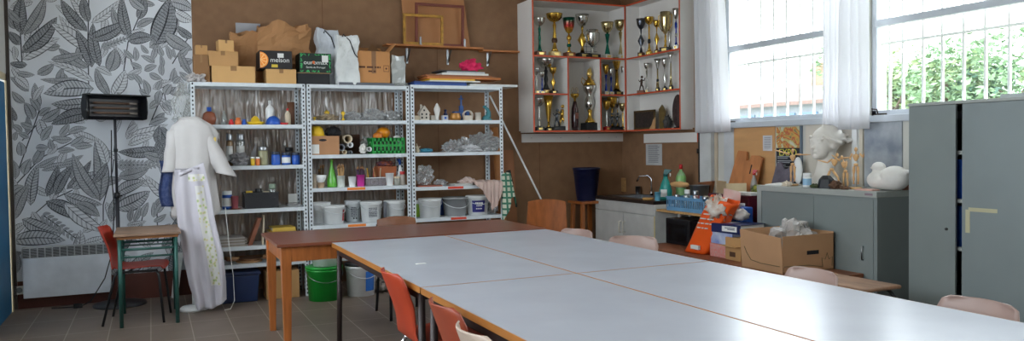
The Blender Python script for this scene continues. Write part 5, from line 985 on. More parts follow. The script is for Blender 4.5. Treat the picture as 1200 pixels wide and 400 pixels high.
# ================================================================== TROPHY CABINETS
TY = 7.87; TXF = 5.12; Z0T, Z1T, Z2T, Z3T = 1.575, 1.995, 2.42, 3.045
x0 = at_y(624, 60, TY).x; xe = TXF; dv1 = at_y(666, 110, TY).x; dv2 = at_y(704, 110, TY).x; cxm = (x0+xe)/2
t = T('trophy_cabinet', 'white open wall cabinet with orange edges on the back wall, full of trophies', 'cabinet', (cxm, WY, Z0T)); f = lambda x: x-cxm; hh = Z3T-Z0T; dep = WY-TY
build('back_panel', G().box(f(x0), f(xe), -.008, 0, 0, hh), LAM, t)
build('side_panel', G().box(f(x0)-.0, f(x0)+.018, -dep+.003, -.008, -.0, hh), LAM, t)
build('side_panel', G().box(f(xe)-.0, f(xe)+.018, -dep+.003, -.008, -.0, hh), LAM, t)
for z, xa, xb in ((0, x0+.018, xe), (Z1T-Z0T, x0+.018, dv1-.008), (Z1T-Z0T, dv2+.008, xe), (Z2T-Z0T, x0+.018, xe), (hh, x0+.018, xe)): build('shelf', G().box(f(xa), f(xb), -dep+.003, -.008, z-.017, z), LAM, t)
for dv in (dv1, dv2): build('divider', G().box(f(dv)-.008, f(dv)+.008, -dep+.003, -.008, 0, Z2T-Z0T-.017), LAM, t)
g = G(); e0, e1 = -dep-.002, -dep+.003
for z in (-.0085, Z2T-Z0T-.0085, hh-.009): g.box(f(x0), f(xe), e0, e1, z-.009, z+.009)
g.box(f(x0), f(dv1), e0, e1, Z1T-Z0T-.017, Z1T-Z0T).box(f(dv2), f(xe), e0, e1, Z1T-Z0T-.017, Z1T-Z0T)
g.box(f(x0), f(x0)+.018, e0-.001, e1, 0, hh).box(f(xe)-.018, f(xe), e0-.001, e1, 0, hh).box(f(dv1)-.008, f(dv1)+.008, e0-.001, e1, 0, Z2T-Z0T).box(f(dv2)-.008, f(dv2)+.008, e0-.001, e1, 0, Z2T-Z0T)
build('edge_strip', g, ORANGE, t)
ya = TY-.01; yb = at_x(797, 80, TXF).y; ym = (ya+yb)/2
t = T('trophy_cabinet', 'white open wall cabinet with orange edges on the side wall next to the curtain', 'cabinet', (WX, ym, Z0T)); f2 = lambda y: y-ym; dp = WX-TXF-.001
build('back_panel', G().box(-.008, 0, f2(yb), f2(ya), 0, hh), LAM, t)
for yy in (yb, ya-.018): build('side_panel', G().box(-dp+.003, -.008, f2(yy), f2(yy)+.018, -.0, hh), LAM, t)
for z in (0, Z1T-Z0T, Z2T-Z0T, hh): build('shelf', G().box(-dp+.003, -.008, f2(yb)+.018, f2(ya)-.018, z-.017, z), LAM, t)
g = G()
for z in (0, Z1T-Z0T, Z2T-Z0T, hh): g.box(-dp-.002, -dp+.003, f2(yb), f2(ya), z-.017, z)
g.box(-dp-.003, -dp+.003, f2(yb), f2(yb)+.014, 0, hh)
build('edge_strip', g, ORANGE, t)
MARB = mat('marble_white', (214, 210, 200), .4, scale=20, var=.2); WOODB = mat('trophy_wood_base', (132, 74, 46), .4); GREENM = mat('trophy_green', (20, 110, 90), .25, .5); REDM = mat('trophy_red', (140, 24, 30), .25, .5); BLUEM = mat('trophy_blue', (30, 60, 160), .25, .5)
PLATE = mat('brass_plate', (220, 190, 110), .3, .6); GOLDS = mat('gold_silver', (206, 190, 140), .2, 1)
tri = bpy.data.materials.new('green_red_gold_cup'); tri.use_nodes = True; N_ = tri.node_tree.nodes; L_ = tri.node_tree.links; b_ = N_['Principled BSDF']; b_.inputs['Metallic'].default_value = .7; b_.inputs['Roughness'].default_value = .25
tc = N_.new('ShaderNodeTexCoord'); sp = N_.new('ShaderNodeSeparateXYZ'); r_ = N_.new('ShaderNodeValToRGB'); L_.new(tc.outputs['Generated'], sp.inputs[0]); L_.new(sp.outputs[2], r_.inputs[0]); L_.new(r_.outputs[0], b_.inputs['Base Color'])
r_.color_ramp.elements[0].color = lin((214, 170, 60)); r_.color_ramp.elements[0].position = .1; r_.color_ramp.elements[1].color = lin((20, 90, 70)); r_.color_ramp.elements[1].position = .85
e_ = r_.color_ramp.elements.new(.45); e_.color = lin((170, 40, 44))
def trophy(label, x, y, z, w_, h, cupm, stemm, basem, style='cup', rz=0, cs=.34, bw=.8, bh=.12, stem2=None):
    """cup on a stem on a block; style: cup / bowl / tall / handles / spindle / flute"""
    t = T('trophy', label, 'trophy', (x, y, z), rz); R_ = w_/2; B = R_*bw; bh_ = h*bh
    build('base', G().box(-B, B, -B*.8, B*.8, 0, bh_), basem, t, bevel=.002)
    build('plaque', G().box(-B*.5, B*.5, -B*.8-.0012, -B*.8, bh_*.25, bh_*.75), PLATE, t)
    c0 = h*(1-cs); cu = h*cs; s0 = bh_; L_s = c0-s0
    if style == 'spindle': sp_ = [(R_*.35, s0), (R_*.15, s0+L_s*.25), (R_*.7, s0+L_s*.5), (R_*.12, s0+L_s*.78), (R_*.2, c0)]
    elif style == 'flute': sp_ = [(R_*.5, s0), (R_*.25, s0+L_s*.4), (R_*.2, c0)]
    elif style == 'waist': sp_ = [(R_*.45, s0), (R_*.42, s0+L_s*.05), (R_*.12, s0+L_s*.5), (R_*.38, s0+L_s*.95), (R_*.1, c0)]
    elif style == 'ball': sp_ = [(R_*.5, s0), (R_*.2, s0+L_s*.12), (R_*.18, s0+L_s*.62), (R_*.38, s0+L_s*.70), (R_*.38, s0+L_s*.84), (R_*.15, s0+L_s*.92), (R_*.1, c0)]
    else: sp_ = [(R_*.5, s0), (R_*.3, s0+L_s*.1), (R_*.16, s0+L_s*.3), (R_*.24, s0+L_s*.5), (R_*.16, s0+L_s*.7), (R_*.22, s0+L_s*.9), (R_*.1, c0)]
    sm = build('stem', G().lathe(sp_, n=14), stemm, t)
    if stem2: build('collar', G().lathe([(R_*.30, 0), (R_*.36, L_s*.08), (R_*.30, L_s*.16)], (0, 0, s0+L_s*.30), 14), stem2, t); 
    if style == 'bowl': cp = [(R_*.12, 0), (R_*.55, cu*.15), (R_*.92, cu*.5), (R_, cu*.9), (R_*1.03, cu), (R_*.94, cu), (R_*.8, cu*.5), (0, cu*.25)]
    elif style == 'flute': cp = [(R_*.25, 0), (R_*.45, cu*.3), (R_*.6, cu*.6), (R_*1.0, cu), (R_*.9, cu), (R_*.4, cu*.4), (0, cu*.3)]
    else: cp = [(R_*.12, 0), (R_*.5, cu*.12), (R_*.82, cu*.42), (R_*.92, cu*.75), (R_, cu), (R_*.92, cu), (R_*.75, cu*.45), (0, cu*.2)]
    build('cup', G().lathe(cp, (0, 0, c0), 20, cap=False), cupm, t)
    if style == 'handles':
        for s in (-1, 1): build('handle', G().tube([(s*R_*.8, 0, c0+cu*.9), (s*R_*1.35, 0, c0+cu*.85), (s*R_*1.3, 0, c0+cu*.4), (s*R_*.6, 0, c0+cu*.15)], R_*.09, 6), stemm, t)
    return t
def figure_trophy(label, x, y, z, h, m, basem, rz=0, lean=0):
    t = T('trophy', label, 'trophy', (x, y, z), rz); k = h
    build('base', G().box(-k*.2, k*.2, -k*.13, k*.13, 0, k*.16), basem, t, bevel=.002)
    q = lambda a, b: (a*k+lean*b, 0, b*k)
    build('figurine', G().tube([q(-.10, .16), q(-.06, .34), q(0, .5)], [.035*k, .04*k, .05*k], 8).tube([q(.14, .16), q(.10, .36), q(0, .5)], [.03*k, .04*k, .05*k], 8).tube([q(0, .46), q(.02, .62), q(.03, .78)], [.06*k, .07*k, .05*k], 8).tube([q(.03, .74), q(.16, .68), q(.24, .84)], [.035*k, .03*k, .02*k], 6).tube([q(.03, .74), q(-.1, .64), q(-.16, .74)], [.035*k, .03*k, .02*k], 6).ell((q(.045, .88)), k*.07, 10), m, t)
    return t
ZT_ = {2: Z2T+.001, 1: Z1T+.001, 0: Z0T+.001}
def TL(lab, l, r, top, sh, Y, *a, **k):
    Y -= .085; z = ZT_[sh]; x, w_, h = spot(l, r, top, z, Y); return trophy(lab, x, Y, z, w_*1.0, h, *a, **k)
TL('silver cup trophy with a green stem, leftmost on the top shelf of the back cabinet', 626, 638, 21, 2, 8.06, SILVER, GREENM, WOODB, 'bowl', cs=.22, bw=.9)
TL('wide gold bowl trophy on a gold column with a dark knob', 641, 658, 16, 2, 8.06, GOLD, GOLD, mat('pale_gold_base', (214, 186, 130), .4), 'bowl', cs=.20, bw=.62, stem2=BROWN)
TL('tall cup trophy coloured green, red and gold on the top shelf', 660, 673, 21, 2, 8.06, tri, GOLD, WOODB, 'ball', cs=.40, bw=.8, stem2=GREENM)
TL('silver cup trophy on a gold stem and black base behind the lattice trophy', 675, 689, 17, 2, 8.12, SILVER, GOLD, BLACK, 'spindle', cs=.28, bw=.95)
t = TL('two-handled silver cup trophy with a wire lattice and a gold disc', 688, 700, 35, 2, 8.04, SILVER, SILVER, BLACK, 'handles', cs=.62, bw=1.1)
z = ZT_[2]; x, w_, h = spot(684, 704, 27, z, 8.06)
g = G()
for k in range(4): g.tube([(-.085, .05, .08+k*.055), (.09, .05, .085+k*.055)], .0022, 5)
for k in range(3): g.tube([(-.05+k*.055, .05, .03), (-.05+k*.055, .05, .29)], .0022, 5)
build('wire_lattice', g, GUN, t); build('gold_disc', G().lathe([(.024, 0), (.024, .004)], (0, 0, 0), 18, Matrix.Translation((-.005, .045, .31)) @ Matrix.Rotation(pi/2, 4, 'X')), GOLD, t)
TL('silver-gold cup trophy with a green waisted stem on the top shelf', 705, 718, 26, 2, 8.06, GOLDS, GREENM, MARB, 'waist', cs=.30, bw=.6)
TL('silver cup trophy with a pale gold stem, rightmost on the back cabinet top shelf', 721, 734, 24, 2, 8.06, GOLDS, GOLDS, MARB, 'waist', cs=.28, bw=.6)
TL('large silver cup trophy on a black stem in the left middle compartment', 630, 649, 68, 1, 8.10, SILVER, BLACK, mat('tan_base', (190, 150, 100), .5), 'cup', cs=.30, bw=.5)
TL('small silver cup trophy at the far left of the middle compartment', 625, 632, 79, 1, 8.03, SILVER, SILVER, MARB, 'cup', cs=.28, bw=.8)
TL('slim silver cup trophy with a blue stem left of the large silver cup', 632, 638, 84, 1, 8.02, SILVER, BLUEM, MARB, 'cup', cs=.28, bw=.8)
TL('slim gold cup trophy on a black base right of the large silver cup', 644, 652, 79, 1, 8.03, GOLD, GOLD, BLACK, 'spindle', cs=.26, bw=.9)
TL('two silver bowls stacked trophy at the lower left corner of the back cabinet', 626, 637, 115, 0, 8.06, SILVER, SILVER, BLACK, 'bowl', cs=.26, bw=.8, stem2=SILVER)
TL('tall gold flute trophy in the lower left compartment', 637, 648, 112, 0, 8.08, GOLD, GOLD, BLACK, 'flute', cs=.75, bw=.75, bh=.08)
p = spot(648, 656, 126, ZT_[0], 7.95); figure_trophy('dark athlete figure trophy in the lower left compartment', p[0], 7.95, ZT_[0], p[2], GUN, BLACK)
p = spot(655, 661, 121, ZT_[0], 7.97); figure_trophy('gold athlete figure trophy beside the dark athlete', p[0], 7.97, ZT_[0], p[2], GOLD, BLACK)
# centre compartment
x, w_, h = spot(667, 680, 110, ZT_[0], 7.97); t = T('trophy', 'dark red bottle-shaped trophy topped by a small gold two-handled cup', 'trophy', (x, 7.97, ZT_[0])); hb = h*.80
build('bottle_body', G().lathe([(.036, 0), (.042, .04), (.046, hb*.45), (.040, hb*.75), (.024, hb*.92), (.018, hb)], n=18), mat('dark_red_glass', (56, 18, 24), .15, coat=.5), t)
build('cup', G().lathe([(.01, 0), (.015, .03), (.045, .055), (.052, .085), (.046, .085), (.03, .05), (0, .04)], (0, 0, hb), 18, cap=False), GOLD, t)
for s in (-1, 1): build('handle', G().tube([(s*.03, 0, hb+.08), (s*.045, 0, hb+.12), (s*.025, 0, hb+.16), (s*.006, 0, hb+.13)], .003, 6), GOLD, t)
build('plaque', G().box(-.018, .018, -.047, -.044, hb*.4, hb*.6), mat('plaque_red_brown', (140, 84, 66), .5), t)
x, w_, h = spot(681, 700, 76, ZT_[0], 8.01); t = T('trophy', 'tallest ornate trophy, silver urn topped by a bright gold flame, on a black base', 'trophy', (x, 8.01, ZT_[0]))
build('base', G().box(-.085, .085, -.07, .07, 0, .09), BLACK, t, bevel=.003)
build('stem', G().lathe([(.06, .09), (.055, .11), (.025, .15), (.018, .20), (.03, .24)], n=18), GOLD, t)
build('urn', G().lathe([(.03, .24), (.058, .29), (.062, .34), (.04, .39), (.03, .42), (.07, .47), (.082, .52), (.07, .53)], n=22), SILVER, t)
build('lid', G().lathe([(.075, .53), (.06, .56), (.03, .60), (.02, .63)], n=20), GOLD, t)
for s in (-1, 1): build('handle', G().tube([(s*.06, 0, .50), (s*.11, 0, .57), (s*.10, 0, .62), (s*.04, 0, .58)], .005, 6), GOLD, t)
g = G()
for k in range(5): a = 2*pi*k/5; g.lathe([(.012, 0), (.022, .03), (.014, .07), (.002, .12-.012*k)], (cos(a)*.014, sin(a)*.010, .63), 8)
build('flame_finial', g, mat('bright_gold_flame', (250, 214, 130), .25, .8), t)
# right-hand compartments of the back cabinet
for a in (('gold cup trophy with a blue stem at the left of the right middle compartment', 707, 713, 76, 1, 8.03, GOLD, BLUEM, MARB, 'waist'), ('small silver cup trophy with a blue stem beside the large gold cup', 713, 719, 80, 1, 8.04, SILVER, BLUEM, MARB, 'waist'),
          ('large gold cup trophy in the right middle compartment', 716, 729, 68, 1, 8.12, GOLD, GOLD, BLACK, 'flute'), ('silver cup trophy with a blue stem at the far right of the middle compartment', 728, 734, 78, 1, 8.04, SILVER, BLUEM, BLACK, 'waist'),
          ('gold cup trophy with a red base in the lower right compartment', 707, 715, 118, 0, 8.03, GOLD, SILVER, RED, 'cup'), ('big gold cup trophy at the back of the lower right compartment', 712, 722, 114, 0, 8.13, GOLD, GOLD, BLACK, 'bowl'),
          ('silver cup trophy at the back of the lower right compartment', 720, 728, 115, 0, 8.15, SILVER, GOLD, BLACK, 'bowl'), ('gold-banded cup trophy at the right end of the lower right compartment', 726, 734, 121, 0, 8.03, GOLDS, GOLD, BLACK, 'cup')):
    TL(*a, cs=.32, bw=.8)
for i, (px, lab) in enumerate(((717, 'small dark group figure trophy in front, left one of the lower right compartment'), (723, 'small dark group figure trophy in front, right one of the lower right compartment'))):
    p = spot(px-3, px+3, 131, ZT_[0], 7.93); figure_trophy(lab, p[0], 7.93, ZT_[0], p[2], GUN, BLACK)
# side cabinet
def TR(lab, l, r, top, sh, X, *a, **k):
    X = X+.035; z = ZT_[sh]; A = at_x(l, top, X); B = at_x(r, top, X); m_ = at_x((l+r)/2, top, X); dist = Vector((X, m_.y)).length; w_ = (r-l)/919*dist*1.0
    return trophy(lab, X, m_.y, z, w_*.92, m_.z-z, *a, rz=radians(-60), **k)
TR('dark silver cup trophy with a spindle stem, leftmost on the side cabinet top shelf', 745, 757, 22, 2, 5.18, GUN, GUN, BROWN, 'spindle', cs=.28, bw=.6)
TR('gold cup trophy with a black band, second from left on the side cabinet', 755, 766, 20, 2, 5.20, GOLD, GOLD, GOLD, 'bowl', cs=.2, bw=.6, stem2=BLACK)
TR('gold cup trophy with several bulges in the middle of the side cabinet top shelf', 765, 774, 24, 2, 5.17, GOLD, GOLD, BROWN, 'spindle', cs=.22, bw=.6)
TR('big gold and silver cup trophy on a black base on the side cabinet top shelf', 773, 786, 14, 2, 5.17, GOLDS, GOLD, BLACK, 'handles', cs=.56, bw=.95)
TR('silver cup trophy standing behind the big gold and silver cup', 781, 788, 18, 2, 5.24, SILVER, SILVER, BLACK, 'spindle', cs=.24, bw=.5)
TR('tall blue and silver trophy beside the curtain, rightmost on the side cabinet top shelf', 788, 796, 10, 2, 5.15, SILVER, BLUEM, SILVER, 'ball', cs=.26, bw=.8, stem2=SILVER)
m_ = at_x(748, 90, 5.15); figure_trophy('brown footballer figure trophy on the side cabinet middle shelf', 5.19, m_.y, ZT_[1], .215, mat('bronze_fig', (84, 66, 56), .35, .6), WOODB, radians(-60))
TR('silver cup trophy on a slim glass stem beside the brown footballer', 754, 762, 74, 1, 5.18, SILVER, SILVER, MARB, 'waist', cs=.22, bw=.5)
TR('silver cup trophy with a black collar in the middle of the side cabinet', 766, 775, 69, 1, 5.17, SILVER, GOLDS, BLACK, 'flute', cs=.30, bw=.5, stem2=BLACK)
TR('silver ringed trophy right of the centre on the side cabinet middle shelf', 775, 783, 68, 1, 5.22, SILVER, SILVER, BLACK, 'spindle', cs=.3, bw=.6)
TR('tall gold and silver trophy on the side cabinet middle shelf', 782, 790, 62, 1, 5.17, SILVER, GOLDS, BLACK, 'flute', cs=.25, bw=.6)
m_ = at_x(794, 90, 5.15); S('dark_plaque', 'dark oval plaque at the right end of the side cabinet middle shelf', 'plaque', G().lathe([(.06, -.006), (.06, .006)], (0, 0, 0), 20, Matrix.Translation((0, 0, .11)) @ Matrix.Rotation(pi/2, 4, 'Y') @ Matrix.Scale(1.7, 4, (1, 0, 0))).box(-.02, .02, -.03, .03, 0, .02), mat('dark_plaque_m', (60, 60, 72), .4, .3), (5.22, m_.y, ZT_[1]))
a, b = at_x(741, 131, 5.14), at_x(765, 131, 5.14); w_ = a.y-b.y
t = T('framed_plaque', 'dark framed relief plaque at the left of the side cabinet bottom shelf', 'plaque', (5.17, (a.y+b.y)/2, ZT_[0])); hh_ = .22
build('frame', G().box(-.01, .01, -w_/2, w_/2, 0, .02).box(-.01, .01, -w_/2, w_/2, hh_-.02, hh_).box(-.01, .01, -w_/2, -w_/2+.02, 0, hh_).box(-.01, .01, w_/2-.02, w_/2, 0, hh_), mat('plaque_frame', (104, 84, 50), .4, .3), t); build('relief', G().box(-.004, .006, -w_/2+.02, w_/2-.02, .02, hh_-.02).ell((-.002, .0, hh_*.5), (.008, .06, .06), 14), mat('plaque_relief', (62, 54, 50), .5, .2, .4, 30, .8), t)
m_ = at_x(761, 140, 5.10); S('wood_offcut', 'pale torn piece of wood leaning on the framed plaque', 'wood', G().prism([(-.06, 0), (.05, 0), (.055, .13), (.02, .10), (-.01, .045)], .012, Matrix.Rotation(radians(-90), 4, 'Z')), mat('pale_torn_wood', (206, 160, 112), .7), (5.135, m_.y, ZT_[0]))
m_ = at_x(772, 130, 5.15); S('shield_plaque', 'gold and black upright shield on the side cabinet bottom shelf', 'plaque', G().prism([(-.035, 0), (.035, 0), (.045, .2), (.0, .27), (-.04, .22)], .02, Matrix.Rotation(radians(-70), 4, 'Z')), mat('old_gold_plaque', (110, 90, 48), .4, .5, .4, 20), (5.19, m_.y, ZT_[0]))
m_ = at_x(779, 132, 5.17); blob('dark_sculpture', 'small dark lumpy sculpture between the shield and the oval plate', 'sculpture', 5.21, m_.y, ZT_[0], .09, .09, .16, mat('dark_stone', (70, 68, 66), .5, .2), 111, .5)
m_ = at_x(789.5, 130, 5.16); t = T('oval_plate', 'large dark oval carved plate at the right end of the bottom shelf', 'plate', (5.20, m_.y-.01, ZT_[0]))
build('plate_body', G().lathe([(.0, -.01), (.085, -.004), (.098, .006), (.095, .012)], (0, 0, 0), 28, Matrix.Translation((0, 0, .185)) @ Matrix.Rotation(radians(90), 4, 'Y') @ Matrix.Scale(1.85, 4, (1, 0, 0))), mat('carved_dark_plate', (78, 62, 62), .5, .2, .4, 26, .8), t); build('stand', G().box(-.02, .04, -.04, .04, 0, .015), BLACK, t)
# ================================================================== SINK CORNER
SXF = 4.70; sy0, sy1 = at_x(767, 242, SXF).y, at_x(698, 236, SXF).y; sm = (sy0+sy1)/2; hy = (sy1-sy0)/2; ZS = .815
t = T('sink_cabinet', 'grey-white sink cabinet with two doors in the corner of the room', 'cabinet', (WX-.004, sm, 0)); D_ = WX-SXF
CABW = mat('grey_white_cabinet', (196, 194, 190), .5)
build('carcass', G().box(-D_+.018, 0, -hy, hy, .08, ZS-.035), CABW, t); build('plinth', G().box(-D_+.06, 0, -hy, hy, 0, .08), mat('plinth_grey', (120, 118, 114), .6), t)
build('side_panel', G().box(-D_, 0, -hy-.012, -hy, 0, ZS-.035), mat('side_white', (216, 216, 212), .5), t)
build('fascia', G().box(-D_, -D_+.018, -hy, hy, ZS-.15, ZS-.035), CABW, t, bevel=.002)
for s in (-1, 1):
    a_, b_2 = sorted((s*.004, s*hy)); d_ = build('door', G().box(-D_, -D_+.018, a_, b_2, .085, ZS-.155), CABW, t, bevel=.002)
    build('handle', G().tube([(-D_, s*.04, .56), (-D_-.03, s*.04, .56), (-D_-.03, s*.04, .44), (-D_, s*.04, .44)], .006, 6), mat('ivory_handle', (220, 214, 196), .4), d_)
build('edge_strip', G().box(-D_-.002, -D_, -hy-.012, -hy+.006, .085, ZS-.155), mat('yellowed_edge', (214, 196, 140), .5), t)
wt = build('worktop', G().box(-D_-.015, 0, -hy-.01, -hy+.12, ZS-.035, ZS).box(-D_-.015, 0, hy-.20, hy, ZS-.035, ZS).box(-D_-.015, -D_+.10, -hy+.12, hy-.20, ZS-.035, ZS).box(-.10, 0, -hy+.12, hy-.20, ZS-.035, ZS), mat('dark_worktop', (48, 38, 34), .3), t)
g = G(); 
g.box(-D_+.10, -.10, -hy+.12, hy-.20, ZS-.16, ZS-.155)
for (a0, a1, b0, b1) in ((-D_+.10, -.10, -hy+.12, -hy+.125), (-D_+.10, -.10, hy-.205, hy-.20), (-D_+.10, -D_+.105, -hy+.12, hy-.20), (-.105, -.10, -hy+.12, hy-.20)): g.box(a0, a1, b0, b1, ZS-.16, ZS+.004)
build('basin', g, STEEL, t)
fy = at_x(757, 215, 5.15).y-sm
build('faucet', G().cyl((-.12+.05, fy, ZS), .02, .05, 12).tube([(-.07, fy, ZS+.04), (-.07, fy, ZS+.19), (-.09, fy+.04, ZS+.23), (-.15, fy+.12, ZS+.22), (-.17, fy+.15, ZS+.16)], .010), CHROME, t)
def WSp(px, py, X=5.15): return at_x(px, py, X)
ZC = ZS+.001
q = at_x(746, 228, 5.22); cup('steel cup standing by the faucet on the sink', 5.24, q.y, ZC, .032, .09, STEEL, 'steel_cup', taper=.95)
q = at_x(764, 232, 4.82); S('wooden_dish', 'flat orange-yellow sponge dish on the front of the sink top', 'dish', G().lathe([(.055, 0), (.065, .02), (.05, .022)], n=20), mat('dish_yellow_wood', (206, 156, 90), .5), (4.77, 6.93, ZC))
q0, q1 = at_x(725, 207, 5.29), at_x(733, 225, 5.29); S('wood_block', 'small wooden block fixed on the wall above the sink', 'block', G().box(-.02, 0, q1.y-(q0.y+q1.y)/2, q0.y-(q0.y+q1.y)/2, 0, .17), PINE, (WX, (q0.y+q1.y)/2, q1.z)) 
q0, q1 = at_x(757, 169, WX), at_x(776, 194, WX); t = T('paper_notice', 'white notice sheet with printed lines on the brown wall above the sink', 'notice', (WX-.0015, (q0.y+q1.y)/2, q1.z)); hw, hh_ = (q0.y-q1.y)/2, q0.z-q1.z
build('sheet', G().box(-.001, .001, -hw, hw, 0, hh_), mat('notice_paper', (196, 196, 196), .8), t)
g = G(); rnd = random.Random(8)
for k in range(12): zz_ = hh_*(.9-.07*k); g.box(-.0016, -.001, -hw*.7*(rnd.uniform(.6, 1)), hw*.7, zz_, zz_+.006)
build('print', g, GREYINK, t)
# bottles along the sink's right end
ZC2 = ZC
def SB(px_l, px_r, top, X): m_ = at_x((px_l+px_r)/2, top, X); dist = m_.xy.length; return m_.y, (px_r-px_l)/919*dist, m_.z
# plank with crate of jars
PZ = at_x(800, 252, 4.72).z
t = T('plank_shelf', 'pale wooden plank beside the sink carrying the blue crate of jars', 'shelf', (5.0, 6.42, 0)); y0_ = sy0-.02; y1_ = 6.02; PZ = .735
build('board', G().box(-.29, .28, 5.90-6.42, y0_-6.42, PZ-.022, PZ), PINE, t, bevel=.002)
for q in (6.49-6.42, y0_-.03-6.42):
    for X_ in (-.02, .26): build('leg', G().box(X_-.015, X_+.015, q-.015, q+.015, 0, PZ-.022), WHITE, t)
yy, w_, zz_ = SB(782, 826, 229, 4.85); L2 = .50; h_ = .14
t = T('blue_crate', 'light blue slotted plastic crate holding glass jars on the plank', 'crate', (4.87, 6.265, PZ+.001)); g = G(); hx2, hy2 = .13, .29; g.box(-hx2, hx2, -hy2, hy2, 0, .005)
for q in (-1, 1):
    for (za, zb_) in ((0, .035), (h_-.03, h_)): g.box(q*hx2-.003, q*hx2+.003, -hy2, hy2, za, zb_).box(-hx2, hx2, q*hy2-.003, q*hy2+.003, za, zb_)
    for k in range(22): yk = -hy2+2*hy2*k/21; g.box(q*hx2-.002, q*hx2+.002, yk-.005, yk+.005, 0, h_)
    for k in range(10): xk = -hx2+2*hx2*k/9; g.box(xk-.005, xk+.005, q*hy2-.002, q*hy2+.002, 0, h_)
g.box(-hx2-.012, hx2+.012, -hy2-.012, -hy2, h_-.012, h_).box(-hx2-.012, -hx2, -hy2-.012, hy2+.012, h_-.012, h_)
build('crate_body', g, mat('light_blue_plastic', (110, 160, 200), .4), t)
rnd = random.Random(6)
JN = ['jar at the far end of the blue crate', 'second jar from the far end of the blue crate', 'third jar from the far end of the blue crate', 'middle jar of the blue crate', 'third jar from the near end of the blue crate', 'second jar from the near end of the blue crate', 'jar at the near end of the blue crate']
for i in range(7):
    can('clear glass %s' % JN[i], 4.82+.07*(i % 2), 6.265+.23-.074*i, PZ+.008, .030, .15+.05*(i % 3 == 1), GLASSJ, [STEEL, WHITE, GLASSJ, RED, STEEL, CREAM, STEEL][i], 'glass_jar', 'jar', group='jars in the blue crate')
yy, w_, zz_ = SB(772, 787, 198, 5.0); spray('teal spray bottle with a white label standing on the end of the sink', 4.93, 6.84, ZC, .17, .325, TEAL, mat('teal_dark_head', (24, 90, 90), .4), PAPER, radians(-60))
bottle('clear bottle with a bright green label and red cap behind the teal spray bottle', 5.12, 6.83, ZC, .055, .37, mat('bottle_green_band', (120, 210, 70), .3, col2=(170, 180, 170), scale=5, stretch=(.1, .1, 2)), RED, neck=.28)
cup('light blue cup between the spray bottle and the blue crate', 4.775, 6.765, ZC, .034, .09, mat('light_blue_cup', (110, 180, 206), .4))
blob('sponge', 'thick tan sponge resting on top of the jars', 'sponge', 4.93, 6.60, PZ+.225, .10, .28, .06, mat('tan_sponge', (214, 168, 112), .9, bump=.5), 121, .15, rz=0)
S('metal_bucket', 'grey metal pail behind the jars in the blue crate', 'bucket', G().lathe([(.07, 0), (.10, .24), (.105, .24), (.095, .235), (.065, .005), (0, .005)], n=26, cap=False), mat('zinc', (140, 144, 150), .35, .7), (5.12, 6.52, PZ+.001))
S('wood_scraps', 'brown wood scraps behind the tan sponge', 'wood', G().hexa([(-.02, -.08, 0), (.02, -.08, 0), (.02, .02, 0), (-.02, .02, 0), (-.02, -.16, .28), (.02, -.16, .28), (.02, .06, .26), (-.02, .06, .26)]), mat('scrap_brown', (140, 86, 54), .7), (5.25, 6.62, PZ+.001))
# stool with navy bucket
p = at_y(686, 235, 8.0); zst = .755; w_ = .135
t = T('wooden_stool', 'orange-brown wooden stool under the navy blue bin', 'stool', (4.62, 7.98, 0))
build('seat', G().box(-.16, .16, -.16, .16, zst-.03, zst), OAK, t, bevel=.008)
for sx in (-1, 1):
    for q in (-1, 1): build('leg', G().hexa([(sx*.135-.02, q*.135-.02, 0), (sx*.135+.02, q*.135-.02, 0), (sx*.135+.02, q*.135+.02, 0), (sx*.135-.02, q*.135+.02, 0), (sx*.11-.02, q*.11-.02, zst-.03), (sx*.11+.02, q*.11-.02, zst-.03), (sx*.11+.02, q*.11+.02, zst-.03), (sx*.11-.02, q*.11+.02, zst-.03)]), OAK, t)
p0 = at_y(672, 197, 7.98); p1 = at_y(702, 197, 7.98); r = (p1.x-p0.x)/2*.92
g = G().lathe([(r*.72, 0), (r*.74, .01), (r*.98, .36), (r*1.03, .36), (r*1.03, .385), (r*.96, .385), (r*.7, .01), (0, .01)], n=30, cap=False).cyl((0, 0, 0), r*.72, .004, 30)
for k in range(5): g.lathe([(r*(.75+.045*k), .05+.065*k), (r*(.775+.045*k), .055+.065*k), (r*(.76+.045*k), .062+.065*k)], n=30, cap=False)
S('navy_bin', 'navy blue ribbed plastic bin standing on the wooden stool', 'bin', g, mat('navy_bin_plastic', (18, 24, 58), .35), ((p0.x+p1.x)/2, 7.98, zst+.001))
S('black_bag', 'dark crumpled bag on the floor behind the pink chairs', 'bag', G().ell((0, 0, .20), (.28, .16, .22), 20, amp=.4, freq=3, seed=5), mat('dark_bag', (30, 32, 36), .6), (4.05, 8.0, .02))
# ================================================================== BENCH WITH BOXES
BZ = .42; bx_ = 4.53
t = T('low_bench', 'low brown wooden bench along the window wall carrying boxes and the orange bag', 'bench', (4.66, 5.30, 0))
build('bench_top', G().box(-.41, .125, -1.12, 1.15, BZ-.03, BZ).box(.125, .60, .03, 1.15, BZ-.03, BZ), mat('bench_wood', (140, 84, 54), .5, scale=3, stretch=(10, 1, 1), var=.3), t, bevel=.003)
for X_ in (-.37, .09):
    for q in (-1.08, 0.05, 1.10): build('leg', G().box(X_-.025, X_+.025, q-.025, q+.025, 0, BZ-.03), BROWN, t)
t = T('black_box_oven', 'black glossy box on the bench under the pale plank', 'box', (4.83, 6.24, BZ+.001)); 
build('body', G().box(-.20, .20, -.19, .19, 0, .25), mat('black_gloss', (26, 26, 30), .25), t, bevel=.008); build('front_panel', G().box(-.204, -.20, -.14, .14, .03, .20), mat('black_glass', (14, 14, 18), .1), t)
